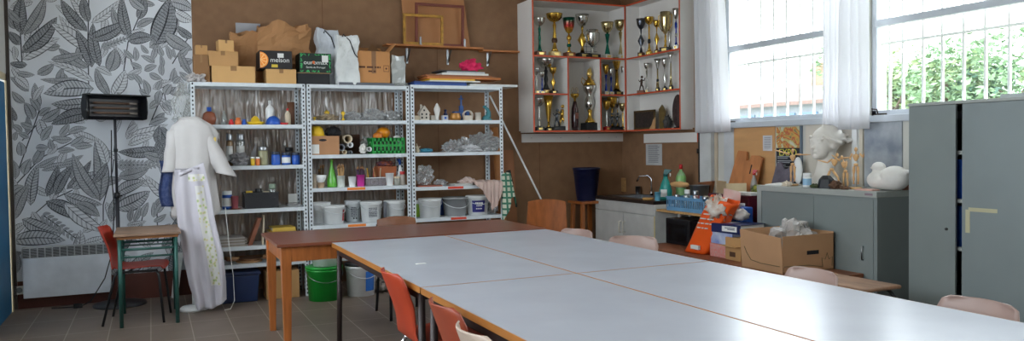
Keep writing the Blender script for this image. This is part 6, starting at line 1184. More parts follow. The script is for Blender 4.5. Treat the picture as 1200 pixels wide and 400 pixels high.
# orange bag
def obag(u, v):
    a = u*2*pi; c, s = cos(a), sin(a); sq = (abs(c)**.6*(1 if c > 0 else -1), abs(s)**.6*(1 if s > 0 else -1)); zz = v*.49
    w_ = .16*(1-.08*v); d_ = .085*(1-.1*v); n_ = noise.noise_vector(Vector((c*2, s*2, v*3)))*.016
    return (sq[0]*d_+n_.x+.03*v, sq[1]*w_+n_.y-.30*v, zz*(1+.06*s*v)+n_.z*v)
t = T('orange_shopping_bag', 'bright orange shopping bag with white print leaning on the bench, stuffed with paper', 'bag', (4.48, 5.70, BZ+.003))
build('bag_body', G().grid(obag, 36, 18, closeu=True), mat('orange_bag_plastic', (240, 92, 24), .4, scale=4, var=.1), t, solid=.003)
g = G(); rnd = random.Random(9)
for k in range(7):
    v = .82-.085*k
    for j in range(10):
        y0b = .085-.019*j
        if rnd.random() < .25: continue
        zc = v*.49; yc = y0b*1.05-.30*v; xf = -.085*(1-.1*v)+.03*v-.018
        g.box(xf-.001, xf+.012, yc-.007, yc+.007, zc-.005, zc+.005) if k < 5 else None
g.box(-.108, -.085, -.11, -.0, .04, .075)
build('print', g, PAPER, t)
S('crumpled_paper', 'crumpled brown and white paper sticking out of the orange bag', 'paper', G().ell((0, 0, .05), (.07, .11, .09), 22, amp=.9, freq=3.5, seed=12), mat('crumple_tan', (190, 150, 120), .8, col2=(230, 226, 220), scale=14), (4.45, 5.42, BZ+.37))
# boxes on the bench
def boxX(name, lab, l, r, bot, X, h, d, m, z, cat='box', rz=0):
    A, B = at_x(l, bot, X), at_x(r, bot, X); t = T(name, lab, cat, (X+d/2, (A.y+B.y)/2, z), rz); w_ = A.y-B.y; build('box_body', G().box(-d/2, d/2, -w_/2, w_/2, 0, h), m, t, bevel=.003); return t, w_
t, w_ = boxX('small_box', 'pink speckled cardboard box on the bench, lowest beside the orange bag', 832, 850, 300, 4.42, .115, .16, mat('pink_speckle', (216, 120, 116), .6, col2=(200, 160, 150), scale=60), BZ+.001)
t2, w2 = boxX('small_box', 'blue and white printed box on top of the pink box', 833, 858, 280, 4.42, .10, .17, mat('blue_white_box', (96, 120, 190), .5, col2=(200, 206, 220), scale=9), BZ+.118)
t3, w3 = boxX('small_box', 'small brown cardboard box between the pink box and the big carton', 850, 868, 300, 4.40, .19, .16, CARD, BZ+.001)
build('flap', G().box(-.14, -.08, -w3/2, w3/2, .12, .124), CARD2, t3); build('print', G().box(-.0812, -.08, -.03, .04, .03, .07), mat('box_print_brown', (90, 60, 40), .7), t3)
# binder lying on the boxes
A, B = at_x(850, 272, 4.42), at_x(892, 268, 4.42)
t = T('ring_binder', 'dark blue lever-arch file with white spine labels lying on top of the boxes', 'binder', (4.56, 5.30, BZ+.221), radians(8))
DB = mat('dark_blue_binder', (26, 36, 84), .35)
build('cover', G().box(-.15, .16, -.17, .15, 0, .004).box(-.15, .16, -.17, .15, .071, .075).box(-.154, -.15, -.17, .15, 0, .075), DB, t); build('papers', G().box(-.145, .15, -.16, .14, .006, .068), PAPER, t)
build('spine_label', G().box(-.156, -.154, -.13, .03, .014, .060), PAPER, t); build('print', G().box(-.157, -.156, -.11, -.03, .03, .036).box(-.157, -.156, -.11, .0, .042, .048), DB, t); build('top_label', G().box(-.06, .06, .01, .12, .075, .0756), mat('sheet_grey_blue', (190, 196, 206), .6), t)
# burgundy box, papers, blue jug behind
t = T('burgundy_box', 'burgundy red storage box standing beside the grey cabinet', 'box', (5.02, 5.72, .62)); 
build('box_body', G().box(-.20, .24, -.27, .27, 0, .28), mat('burgundy', (104, 26, 46), .5), t, bevel=.004); build('lid', G().box(-.21, .25, -.28, .28, .28, .31), mat('burgundy_lid', (88, 22, 40), .5), t, bevel=.004); build('label_holder', G().box(-.2022, -.20, -.10, .06, .17, .23), mat('label_brownish', (150, 110, 90), .5), t)
t = T('storage_crate', 'brown wooden crate under the burgundy box', 'crate', (5.02, 5.72, BZ+.001)); build('crate_body', G().box(-.19, .23, -.26, .26, 0, .197), BROWN, t, bevel=.004)
zB = .932
t = T('wooden_box_frame', 'beige wooden box frame lying open on the burgundy box', 'frame', (4.92, 5.83, zB), radians(-20)); build('side', G().box(-.08, -.07, -.13, .11, 0, .12), mat('frame_beige', (180, 156, 122), .6), t); build('side', G().box(-.08, .12, -.13, -.12, 0, .10), mat('frame_beige2', (206, 186, 150), .6), t)
S('white_box_lid', 'flat white board in front on the burgundy box', 'board', G().box(-.06, .06, -.16, .16, 0, .025), PAPER, (4.89, 5.60, zB), radians(2))
blob('paint_rag', 'yellow and green lump of rag on the burgundy box', 'rag', 5.08, 5.62, zB, .10, .14, .09, mat('rag_green_yellow', (170, 160, 60), .8, col2=(60, 90, 60), scale=20), 131, .4)
m_ = at_x(874, 212, 5.08); spray('small spray bottle with a red head on the burgundy box', 5.16, m_.y-.02, zB, .085, .22, mat('spray_clear_grey', (160, 156, 150), .3), RED, None, radians(-60))
m_ = at_x(868, 240, 4.72); S('paper_sheet', 'curved sheet of paper with faint pink print leaning on the orange bag', 'paper', G().grid(lambda u, v: (.05*v+.03*sin(u*3), (.5-u)*.22+.03*v, .24*v-.03*u), 10, 8), mat('faint_pink_sheet', (216, 200, 194), .8, col2=(206, 160, 150), scale=6), (4.60, 5.44, .76), solid=.001)
t = T('blue_canister', 'bright blue plastic canister beside the end of the grey cabinet', 'canister', (4.72, 5.42, BZ+.001)); build('body', G().box(-.06, .06, -.075, .075, 0, .42), BLUE, t, bevel=.012); build('cap', G().cyl((0, 0, .42), .025, .03, 14), MILK, t)
S('paper_heap', 'heap of crumpled white paper in front of the blue canister', 'paper', G().ell((0, 0, .06), (.07, .09, .05), 18, amp=.5, freq=4, seed=15), mat('white_crumple', (206, 200, 194), .8), (4.64, 5.36, .72))
# big carton
CT = mat('big_carton', (186, 142, 104), .85, scale=2.5, var=.12, bump=.1)
cx0, cx1 = 4.25, 4.765; cy0, cy1 = 4.44, 4.885; ch = .27
t = T('large_carton', 'large open cardboard carton with a drawn leaf outline, filled with plastic, before the grey cabinet', 'box', ((cx0+cx1)/2, (cy0+cy1)/2, BZ+.001)); hx2, hy2 = (cx1-cx0)/2, (cy1-cy0)/2; e = .006
g = G().box(-hx2, hx2, -hy2, hy2, 0, e)
g.hexa([(-hx2, -hy2, 0), (-hx2+e, -hy2, 0), (-hx2+e, hy2, 0), (-hx2, hy2, 0), (-hx2-.02, -hy2, ch), (-hx2-.02+e, -hy2, ch), (-hx2-.02+e, hy2, ch+.03), (-hx2-.02, hy2, ch+.03)])
g.box(hx2-e, hx2, -hy2, hy2, 0, ch+.02).box(-hx2, hx2, -hy2, -hy2+e, 0, ch+.01).box(-hx2, hx2, hy2-e, hy2, 0, ch+.03)
build('carton_body', g, CT, t)
hz_ = ch*.52; build('handle_hole', G().box(-.02, .10, -hy2-.0015, -hy2, hz_-.012, hz_+.018), HOLE, t)
g = G(); yy = -hy2-.0015; pts = [(.14, .10), (.13, .36), (.165, .30), (.185, .48), (.205, .30), (.24, .36), (.235, .10)]
g.tube([(p, yy, ch*q) for p, q in pts], .0022, 5); g.tube([(-hx2+.01, yy, ch*.2), (0, yy, ch*.18), (.14, yy, ch*.10)], .0022, 5)
g.tube([(-hx2-.01, -hy2*.9, ch*.2), (-hx2-.008, 0, ch*.2), (-hx2-.008, hy2*.5, ch*.25), (-hx2-.012, hy2*.7, ch*.45), (-hx2-.016, hy2*.8, ch*.62)], .0022, 5)
build('leaf_print', g, mat('carton_leaf_ink', (96, 90, 66), .8), t)
blob('plastic_wrap', 'cloudy crumpled plastic wrap heaped inside the large carton', 'plastic', (cx0+cx1)/2+.06, (cy0+cy1)/2+.02, BZ+.03, .34, .36, ch+.09, film('cloudy_wrap', (206, 200, 196), .10, .62, .25), 141, .5, 3)
# ================================================================== LOW GREY CABINET AND TALL WARDROBE
GC = mat('grey_metal_cabinet', (128, 136, 135), .45, .1, .05, 3); GC2 = mat('grey_metal_top', (164, 168, 164), .5, .1, .06, 3)
LX, ly0, ly1, LZ = 4.80, 4.073, 5.31, 1.033
t = T('low_cabinet', 'low grey metal cabinet under the window with plaster casts standing on it', 'cabinet', (WX, (ly0+ly1)/2, 0)); hy = (ly1-ly0)/2; D_ = WX-LX-.001
build('carcass', G().box(-D_, 0, -hy, hy, 0, LZ-.045), GC, t); build('top_panel', G().box(-D_-.012, 0, -hy-.004, hy+.004, LZ-.045, LZ), GC2, t, bevel=.003)
for a_, b_2 in ((-hy+.03, -.02), (-.02, hy-.05)):
    d_ = build('door', G().box(-D_-.006, -D_, a_+.002, b_2-.002, .06, LZ-.06), GC, t, bevel=.002)
    if a_ < -.1: build('handle', G().tube([(-D_-.006, a_+.09, .62), (-D_-.022, a_+.09, .62), (-D_-.022, a_+.09, .52), (-D_-.006, a_+.09, .52)], .005, 6), STEEL, d_)
build('door_frame', G().box(-D_-.010, -D_, hy-.048, hy, 0, LZ-.045), GC2, t); build('maker_label', G().box(-D_-.0135, -D_-.012, -hy+.03, -hy+.10, LZ-.03, LZ-.014), mat('label_mauve', (140, 120, 130), .5), t)
WXF, wy1 = 4.80, 3.812; WZ = 1.66; wyg = at_x(1119.5, 200, WXF).y; wyg2 = at_x(1127, 200, WXF).y
t = T('tall_wardrobe', 'tall grey metal wardrobe with its doors slightly ajar at the right', 'wardrobe', (WX, 3.2, 0)); y_0 = 2.58-3.2; y_1 = wy1-3.2; D_ = WX-WXF-.001
g = G().box(-D_+.02, 0, y_0, y_0+.012, 0, WZ-.02).box(-D_+.02, 0, y_1-.012, y_1, 0, WZ-.02).box(-.01, 0, y_0, y_1, 0, WZ-.02).box(-D_+.02, 0, y_0, y_1, 0, .06)
build('carcass', g, GC, t); build('top_panel', G().box(-D_-.002, 0, y_0-.003, y_1+.003, WZ-.02, WZ), GC2, t, bevel=.002)
for z in (.35, .68, 1.0, 1.32): build('shelf', G().box(-D_+.035, -.01, y_0+.012, y_1-.012, z-.012, z+.012), GC2, t)
gL, gR = wyg-3.2, wyg2-3.2
d_ = build('door', G().box(-D_, -D_+.018, gL, y_1, .06, WZ-.022), GC, t, bevel=.002); build('lock', G().lathe([(.009, 0), (.009, .01)], (0, 0, 0), 12, Matrix.Translation((-D_, gL+.06, .81)) @ Matrix.Rotation(-pi/2, 4, 'Y')), BLACK, d_)
Md = Matrix.Translation((-D_+.018, y_0, 0)) @ Matrix.Rotation(radians(.3), 4, 'Z')
d_ = build('door', G().box(-.018, 0, 0, gR-y_0-.004, .06, WZ-.022, Md), mat('grey_metal_door', (130, 139, 140), .45, .1, .05, 3), t, bevel=.002)
g = G().box(-.0195, -.018, gR-y_0-.06, gR-y_0-.03, .80, .95, Md).box(-.0195, -.018, gR-y_0-.24, gR-y_0-.05, .94, .965, Md); build('adhesive_tape', g, mat('old_tape', (190, 184, 150), .5), d_)
S('blue_folder', 'bright blue folder seen through the gap of the wardrobe doors', 'folder', G().box(-.02, .26, -.10, .10, 0, .26), BLUE, (WXF+.10, 3.42, 1.013)); 
S('blue_folder', 'darker blue folder in the wardrobe gap below the bright one', 'folder', G().box(-.02, .26, -.10, .10, 0, .27), mat('mid_blue_folder', (36, 80, 150), .5), (WXF+.10, 3.42, .693))
S('dark_coat', 'dark folded coat behind the wardrobe gap near the bottom', 'coat', G().ell((0, 0, .12), (.14, .12, .13), 14, amp=.3, freq=3, seed=3), mat('dark_coat_cloth', (48, 44, 50), .9), (WXF+.22, 3.42, .363))
S('wardrobe_top_board', 'thin grey board lying on top of the tall wardrobe', 'board', G().box(-.12, .12, -.45, .22, 0, .03), mat('pale_grey_board', (176, 182, 182), .5), (5.08, 3.05, WZ+.001))
# ================================================================== BELOW THE WINDOW: boards, poster
def wallrect(name, lab, cat, l, r, top, bot, m, th=.012, X=WX, extra=None, kindz=None):
    a, b = at_x(l, top, X), at_x(r, bot, X); z0 = at_x((l+r)/2, bot, X).z; z1 = at_x((l+r)/2, top, X).z; y0, y1 = b.y, a.y
    t = T(name, lab, cat, (X, (y0+y1)/2, z0)); w_, h = (y1-y0)/2, z1-z0; build('board' if th > .004 else 'sheet', G().box(-th, 0, -w_, w_, 0, h), m, t); return t, w_, h
wallrect('plywood_panel', 'orange-brown plywood panel on the wall below the left window', 'panel', 861, 909, 149.5, 216, mat('orange_ply', (206, 156, 104), .6, scale=2, stretch=(1, 1, 6), var=.1), .010)
a = at_x(894, 159, WX-.012); b = at_x(905, 177, WX-.012); t = T('paper_notice', 'small white note pinned on the orange-brown plywood panel', 'notice', (WX-.0115, (a.y+b.y)/2, b.z)); w_ = (a.y-b.y)/2; h = a.z-b.z
build('sheet', G().box(-.001, 0, -w_, w_, 0, h), mat('note_grey_white', (206, 206, 210), .8), t)
g = G()
for k in range(7): g.box(-.0015, -.001, -w_*.7, w_*.7, h*(.85-.11*k), h*(.85-.11*k)+.004)
build('print', g, GREYINK, t)
# exhibition poster
a = at_x(909.5, 147, WX-.012); b = at_x(937, 206, WX-.012); zt1 = 1.545; zb1 = at_x(924, 205, WX-.012).z; y1, y0 = a.y, b.y; w_ = (y1-y0)/2; h = zt1-zb1
t = T('exhibition_poster', 'exhibition poster with coloured painting above a black field reading EXPO', 'poster', (WX-.0105, (y0+y1)/2, zb1))
pm = bpy.data.materials.new('poster_painting'); pm.use_nodes = True; N_ = pm.node_tree.nodes; L_ = pm.node_tree.links; b_ = N_['Principled BSDF']; nz = N_.new('ShaderNodeTexNoise'); nz.inputs['Scale'].default_value = 7; nz.inputs['Distortion'].default_value = 1.5; rr = N_.new('ShaderNodeValToRGB'); tcx = N_.new('ShaderNodeTexCoord'); L_.new(tcx.outputs['Object'], nz.inputs[0]); L_.new(nz.outputs[0], rr.inputs[0]); L_.new(rr.outputs[0], b_.inputs['Base Color'])
rr.color_ramp.elements[0].position = .32; rr.color_ramp.elements[0].color = lin((90, 110, 100)); rr.color_ramp.elements[1].position = .62; rr.color_ramp.elements[1].color = lin((206, 206, 196))
for pz, c in ((.42, (214, 170, 90)), (.48, (190, 80, 60)), (.53, (196, 190, 120))): e_ = rr.color_ramp.elements.new(pz); e_.color = lin(c)
hb = h*.56
build('picture', G().box(-.001, 0, -w_, w_, hb, h), pm, t); build('black_field', G().box(-.001, 0, -w_, w_, 0, hb), mat('poster_black', (34, 36, 44), .6), t); build('green_strip', G().box(-.001, 0, -w_*.9, w_, -.18, 0), mat('poster_dark_green', (40, 70, 66), .6), t)
text('EXPO', hb*.36, mat('poster_yellow', (226, 220, 80), .5), t, MT(-.0012, -w_*.0, hb*.82) @ LEFTW, sx=1.0)
g = G(); rnd = random.Random(3)
for k, (zz_, q) in enumerate(((.66, .85), (.60, .5), (.50, .9), (.44, .6), (.34, .4), (.28, .85), (.14, .3), (.08, .45))):
    g.box(-.0016, -.001, w_*.9-2*w_*.9*q, w_*.9, hb*zz_, hb*zz_+.009)
build('print', g, mat('poster_print', (150, 154, 160), .6), t)
wallrect('stained_panel', 'grey stained plaster panel on the wall behind the plaster duck', 'panel', 1014, 1058, 141, 222, mat('stained_plaster', (196, 200, 204), .7, scale=4, col2=(122, 130, 142), var=.3), .012)
wallrect('wall_board', 'pale panel on the wall between the poster and the stained panel', 'panel', 945, 1000, 145, 221, mat('pale_panel', (214, 206, 194), .7, scale=2), .010)
for i, (px, w2, m_, lab) in enumerate(((1003, .05, WHITE, 'left white vertical batten between the wall panels'), (1011, .03, mat('batten_beige', (206, 196, 180), .6), 'right beige vertical batten beside the stained panel'), (940, .02, mat('batten_blue_grey', (110, 124, 140), .5), 'thin blue-grey batten right of the poster'))):
    p = at_x(px, 150, WX); S('wall_batten', lab, 'batten', G().box(-.02, 0, -w2/2, w2/2, .0, 1.55), m_, (WX, p.y, .0))
wallrect('white_wall_panel', 'narrow light grey panel on the wall left of the plywood panel', 'panel', 849, 861, 150, 222, mat('light_grey_panel', (200, 202, 204), .7), .008)
CB = mat('cutting_board_wood', (196, 128, 80), .5, scale=3, stretch=(6, 6, 1), var=.2)
t = T('cutting_board', 'brown wooden board with a notch and slot leaning behind the burgundy box', 'board', (5.16, 5.93, zB+.0)); Mx = Matrix.Rotation(radians(-90), 4, 'Z') @ Matrix.Rotation(radians(-14), 4, 'X')
build('board', G().prism([(-.22, 0), (.17, 0), (.19, .34), (.14, .36), (.04, .36), (.02, .31), (-.02, .31), (-.04, .40), (-.16, .41), (-.17, .38)], .018, Mx), CB, t); build('slot', G().prism([(.055, .18), (.07, .18), (.075, .27), (.06, .27)], .001, Mx @ Matrix.Translation((0, -.0012, 0))), HOLE, t)
a, b = at_x(878, 217, 5.2), at_x(903, 217, 5.2)
t = T('grey_mat', 'dark mottled grey plaque with a notched top leaning on the wall behind the cabinet end', 'plaque', (5.14, 5.38, .95)); 
build('plaque_body', G().prism([(-.16, 0), (.10, 0), (.13, .24), (.09, .27), (.03, .22), (-.01, .22), (-.07, .28), (-.11, .27)], .02, Matrix.Rotation(radians(-90), 4, 'Z') @ Matrix.Rotation(radians(-10), 4, 'X')), mat('mottled_grey', (104, 98, 110), .6, scale=14, var=.4), t)
# ================================================================== ON THE LOW CABINET
LZ1 = LZ+.001
def LC(px, X): return at_x(px, 200, X).y
def remeshed(name, lab, cat, g, m, loc, rz=0, vox=.008, smooth=4):
    o = S(name, lab, cat, g, m, loc, rz); q = o.modifiers.new('r', 'REMESH'); q.mode = 'VOXEL'; q.voxel_size = vox; q.use_smooth_shade = True; s_ = o.modifiers.new('s', 'SMOOTH'); s_.iterations = smooth; s_.factor = .5
    return o
# plaster bust: face looks along local -Y
g = G(); k = .30
g.ell((0, .02, .335), (.088, .105, .105), 22).ell((0, -.045, .29), (.066, .055, .085), 20)                  # skull, face
g.ell((0, -.078, .222), (.026, .028, .024), 16).ell((0, -.045, .245), (.056, .052, .045), 16)                 # chin, jaw
g.hexa([(-.016, -.085, .275), (.016, -.085, .275), (.012, -.07, .275), (-.012, -.07, .275), (-.008, -.098, .325), (.008, -.098, .325), (.008, -.08, .335), (-.008, -.08, .335)]).ell((0, -.108, .283), (.014, .018, .013), 12)
g.ell((0, -.098, .262), (.020, .012, .006), 12).ell((0, -.096, .252), (.017, .012, .006), 12)                # lips
for s in (-1, 1): g.ell((s*.032, -.080, .322), (.020, .014, .009), 12).ell((s*.03, -.078, .342), (.028, .016, .007), 12).ell((s*.082, .0, .30), (.012, .022, .03), 12)   # eyes, brows, ears
g.ell((0, .045, .362), (.096, .098, .088), 24)                                                               # hair mass behind the hairline
for i in range(9):                                                                                           # waved strands from the parting to the bun
    a = radians(-80+20*i)
    g.tube([(sin(a)*(.058+.012*j)*(1 if j < 4 else .8), -.036+.042*j-.010*cos(a)*(j < 2), .395+.045*cos(a)*(j > 0)-.05*abs(sin(a))*1.3+.006*sin(j*2.4+i)+.010*(j == 1)-.012*(j > 3)) for j in range(6)], [.005, .009, .009, .009, .009, .007], 8)
for s_ in (-1, 1): g.tube([(s_*.05, -.075, .372), (s_*.080, -.045, .345), (s_*.094, -.005, .325), (s_*.088, .05, .315), (s_*.05, .11, .325)], [.010, .014, .015, .015, .014], 8)
g.ell((0, .145, .335), (.046, .046, .044), 16).ell((.012, .165, .365), (.032, .030, .028), 12).tube([(.0, .11, .32), (.02, .17, .31), (0, .19, .34), (-.02, .17, .37)], .014, 8)
g.tube([(0, .03, .27), (0, .02, .18), (0, .0, .09), (0, .0, .03)], [.058, .055, .062, .085], 20).lathe([(.115, 0), (.11, .03), (.07, .07)], n=24, sx=1.15, sy=.85)
by = LC(969, 5.06)
o = remeshed('plaster_bust', 'large white plaster bust of a classical head with tied-back wavy hair', 'sculpture', g, mat('bust_plaster', (226, 220, 212), .7, scale=8, var=.06), (5.06, by+.03, LZ1), radians(-86), .0055, 5); o.scale = (1.22, 1.22, 1.13)
g = G().ell((0, -.055, .092), (.095, .115, .092), 22).ell((0, .07, .075), (.09, .10, .075), 20).ell((0, .09, .12), (.045, .05, .05), 14).ell((0, .085, .172), (.046, .054, .040), 18).ell((0, .0, .07), (.09, .12, .07), 18).ell((0, -.14, .14), (.03, .045, .022), 12).ell((0, .13, .165), (.02, .03, .012), 10)
remeshed('plaster_duck', 'white plaster duck-shaped sculpture at the right end of the low cabinet', 'sculpture', g, PLASTER, (5.0, LC(1041, 5.0), LZ1), 0, .006, 3)
# jointed wooden artist's figures
def manikin(lab, px, X, hgt, arms, legs, base=True, rz=0, lean=0, head=(0, 0)):
    y = LC(px, X); t = T('artist_manikin', lab, 'figure', (X, y, LZ1), rz, 'jointed wooden figures'); k = hgt; z0 = .035 if base else 0
    if base: build('base', G().cyl((0, 0, 0), .045, .014, 24), WOODF, t); build('rod', G().tube([(0, .012, .014), (0, .012, z0+k*.45)], .0025, 6), STEEL, t)
    P = lambda a, b: Vector((a*k+lean*max(0, b-.45)*k, 0, z0+b*k)); hip, ch_, nk = P(0, .50), P(0, .70), P(0, .84)
    build('torso', G().lathe([(.03*k, 0), (.062*k, .03*k), (.058*k, .06*k), (.02*k, .08*k)], (hip.x, 0, hip.z-.03*k), 12).lathe([(.018*k, 0), (.05*k, .04*k), (.085*k, .12*k), (.07*k, .17*k), (.02*k, .19*k)], (ch_.x, 0, ch_.z-.10*k), 14, sy=.7).tube([ch_+Vector((0, 0, .08*k)), nk], .016*k, 8), WOODF, t)
    build('head', G().ell(nk+Vector((head[0]*k, 0, .065*k)), (.042*k, .045*k, .062*k), 14), WOODF, t)
    for i, s in enumerate((-1, 1)):
        q = arms[i]; sh = P(s*.09, .80); a = sh+Vector((q[0][0]*k, q[0][1]*k, q[0][2]*k)); b = a+Vector((q[1][0]*k, q[1][1]*k, q[1][2]*k))
        build('arm', G().tube([sh, (sh+a)/2, a, (a+b)/2, b, b+(b-a)*.35], [.022*k, .030*k, .018*k, .024*k, .013*k, .008*k], 8), WOODF, t)
        q = legs[i]; h1 = P(s*.045, .47); a = h1+Vector((q[0][0]*k, q[0][1]*k, q[0][2]*k)); b = a+Vector((q[1][0]*k, q[1][1]*k, q[1][2]*k))
        build('leg', G().tube([h1, (h1+a)/2, a, (a+b)/2, b], [.032*k, .038*k, .022*k, .030*k, .015*k], 8).hexa([(b.x-.018*k, -.06*k+b.y, b.z-.02*k), (b.x+.018*k, -.06*k+b.y, b.z-.02*k), (b.x+.018*k, .03*k+b.y, b.z-.02*k), (b.x-.018*k, .03*k+b.y, b.z-.02*k), (b.x-.012*k, -.04*k+b.y, b.z), (b.x+.012*k, -.04*k+b.y, b.z), (b.x+.015*k, .02*k+b.y, b.z+.02*k), (b.x-.015*k, .02*k+b.y, b.z+.02*k)]), WOODF, t)
    return t
RZ = radians(-62); ST2 = (((-.01, 0, -.22), (0, 0, -.22)), ((.01, 0, -.22), (0, 0, -.22)))
manikin('wooden artist figure with both arms spread wide, left of the plaster bust', 929, 4.95, .29, (((-.20, 0, .06), (-.19, 0, .06)), ((.18, 0, -.01), (.18, 0, -.0))), ST2, True, RZ)
manikin('wooden artist figure bending forward with one arm stretched left', 974, 4.92, .29, (((-.13, 0, -.10), (-.20, 0, .05)), ((.10, 0, .02), (.16, 0, .02))), (((-.06, 0, -.21), (.0, 0, -.23)), ((.13, 0, -.18), (.03, 0, -.2))), False, RZ, .35, (.02, 0))
manikin('wooden artist figure leaning with a bowed head, middle of the group of three', 991, 4.92, .27, (((-.10, 0, .10), (-.10, 0, .06)), ((.04, -.1, -.10), (-.03, -.1, -.1))), ST2, False, RZ, -.2, (-.03, 0))
manikin('upright wooden artist figure on a round base, right of the group of three', 1003, 4.95, .30, (((-.06, 0, -.13), (.05, -.1, -.02)), ((.09, 0, -.10), (.02, -.05, .08))), ST2, True, RZ)
# small things round the bust
def LCs(l, r, top, X): m_ = at_x((l+r)/2, top, X); return m_.y, (r-l)/919*m_.xy.length, max(.012, m_.z-LZ1)
yy, w_, h = LCs(894, 918, 213, 4.94); S('paper_sheets', 'loose white sheets lying at the left end of the low cabinet', 'papers', G().hexa([(-.08, -.11, 0), (.10, -.13, 0), (.10, .12, 0), (-.08, .11, 0), (-.08, -.11, .006), (.10, -.13, .010), (.10, .12, .016), (-.08, .11, .006)]), PAPER, (4.95, 5.19, LZ1))
yy, w_, h = LCs(921, 931, 208, 4.86); blob('crumpled_paper', 'small cream crumpled paper in front of the spread-armed figure', 'paper', 4.86, yy+.04, LZ1, .07, .07, .05, mat('cream_crumple', (224, 210, 190), .8), 151, .8)
yy, w_, h = LCs(943, 953, 203, 4.88); can('white plastic pot with a blue label in front of the plaster bust', 4.86, yy, LZ1, w_*.46, h, WHITE, WHITE, 'plastic_pot', 'pot', band=mat('pale_blue_label', (150, 190, 220), .5))
yy, w_, h = LCs(950, 961, 212, 4.85); blob('dark_moss_lump', 'small dark greenish lump left of the black block', 'lump', 4.85, yy, LZ1, .07, .09, .035, mat('moss_dark', (70, 60, 50), .9, col2=(70, 90, 50), scale=30), 152, .5)
yy, w_, h = LCs(961, 976, 204, 4.88); S('black_block', 'black faceted block in front of the bust\'s neck', 'block', G().lathe([(.075, 0), (.058, .07), (.03, .10), (0, .102)], n=6, smooth=False), mat('black_facets', (24, 26, 32), .5), (4.88, yy, LZ1))
yy, w_, h = LCs(975, 986, 208, 4.86); blob('brown_rock', 'brown rock lump under the bending wooden figure', 'rock', 4.85, yy, LZ1, .08, .09, .07, mat('rock_brown', (110, 80, 60), .9, var=.4, scale=14), 153, .7)
yy, w_, h = LCs(986, 994, 216, 4.84); blob('brown_rock', 'flat brown rock beside the feet of the leaning wooden figure', 'rock', 4.84, yy, LZ1, .05, .07, .03, mat('rock_brown', (1, 1, 1)), 154, .6)
yy, w_, h = LCs(1006, 1026, 218, 4.86); S('pink_slab', 'thin pinkish slab lying on the cabinet before the duck', 'slab', G().box(-.04, .04, -.08, .08, 0, .012), mat('pink_slab_m', (214, 170, 156), .6), (4.86, yy, LZ1), bevel=.003)
yy, w_, h = LCs(926, 936, 173, 5.16); S('white_mask', 'white oval plate propped behind the spread-armed figure', 'plate', G().ell((0, 0, .12), (.02, .055, .12), 16), WHITE, (5.2, yy, LZ1))
m_ = at_x(1061, 200, 5.1); S('clay_figure', 'small brown twisted clay figure at the far right end of the cabinet', 'figure', G().tube([(0, 0, 0), (.0, .01, .04), (0, -.01, .08), (.0, .01, .13)], [.035, .02, .018, .012], 8).tube([(0, .0, .07), (0, .03, .11)], [.012, .006], 6), mat('brown_clay', (150, 100, 80), .7), (5.12, m_.y, LZ1))
# ================================================================== COAT STAND
mx_, my_ = .31, 7.44
t = T('dress_form_stand', 'white stand with a round base carrying the lab coat', 'stand', (mx_, my_-.02, 0))
build('base', G().lathe([(.115, 0), (.115, .02), (.10, .035), (.02, .045)], n=32), WHITE, t); build('pole', G().cyl((0, 0, .04), .014, 1.62, 12), WHITE, t); build('shoulder_bar', G().tube([(-.17, 0, 1.54), (-.08, 0, 1.62), (0, 0, 1.66), (.08, 0, 1.62), (.19, 0, 1.52)], .014), PINE, t)
COAT = mat('white_coat_cotton', (204, 200, 198), .85, scale=5, var=.05, bump=.1); APR = mat('white_apron_cotton', (206, 202, 210), .85, scale=5, var=.05)
def garment(secs, folds, amp, seed, hem=1.0):
    n = len(secs)-1
    def fn(u, v):
        i = min(int(v*n), n-1); f = v*n-i; A_, B_ = secs[i], secs[i+1]; z, cx, cy, rx, ry = [A_[k]*(1-f)+B_[k]*f for k in range(5)]
        a = u*2*pi; am = amp*v**.7; k = 1+am*sin(folds*a+seed+v*2)+am*.6*sin(folds*1.7*a+seed*2)
        return (cx+cos(a)*rx*k, cy+sin(a)*ry*k, z+(.03*sin(3*a+seed) if v > .97 else 0))
    return fn
t = T('lab_coat', 'white long-sleeved lab coat hanging on the white stand in front of the left rack', 'coat', (mx_, my_, 0))
secs = [(1.70, .02, .0, .055, .05), (1.67, .02, 0, .10, .07), (1.62, .03, 0, .165, .09), (1.55, .035, 0, .195, .105), (1.40, .03, 0, .17, .115), (1.2, .02, 0, .17, .12), (1.0, .03, 0, .18, .125), (.85, .04, 0, .185, .13)]
build('coat_body', G().grid(garment(secs, 6, .07, 1), 72, 40, closeu=True), COAT, t, solid=.004)
build('sleeve', G().grid(lambda u, v: (.125+.165*v+cos(u*2*pi)*(.055+.03*v)*(1+.06*sin(v*15+u*6)), -.01-.05*v+sin(u*2*pi)*(.07+.01*v), 1.565-.38*v-.02*v*cos(u*2*pi)+cos(u*2*pi)*.02*(1-v)), 24, 20, closeu=True), COAT, t, solid=.004)
build('sleeve', G().grid(lambda u, v: (-.12-.05*v+cos(u*2*pi)*.055*(1+.05*sin(v*14)), .0-.03*v+sin(u*2*pi)*.055, 1.58-.36*v), 24, 20, closeu=True), COAT, t, solid=.004)
build('collar', G().tube([(.0+.07*cos(a), .06*sin(a), 1.675+.01*sin(2*a)) for a in [2*pi*i/14 for i in range(14)]], .014, 8, close=True), COAT, t)
build('stain', G().ell((.205, -.075, 1.50), (.012, .006, .022), 10), mat('yellow_stain', (230, 200, 110), .8), t)
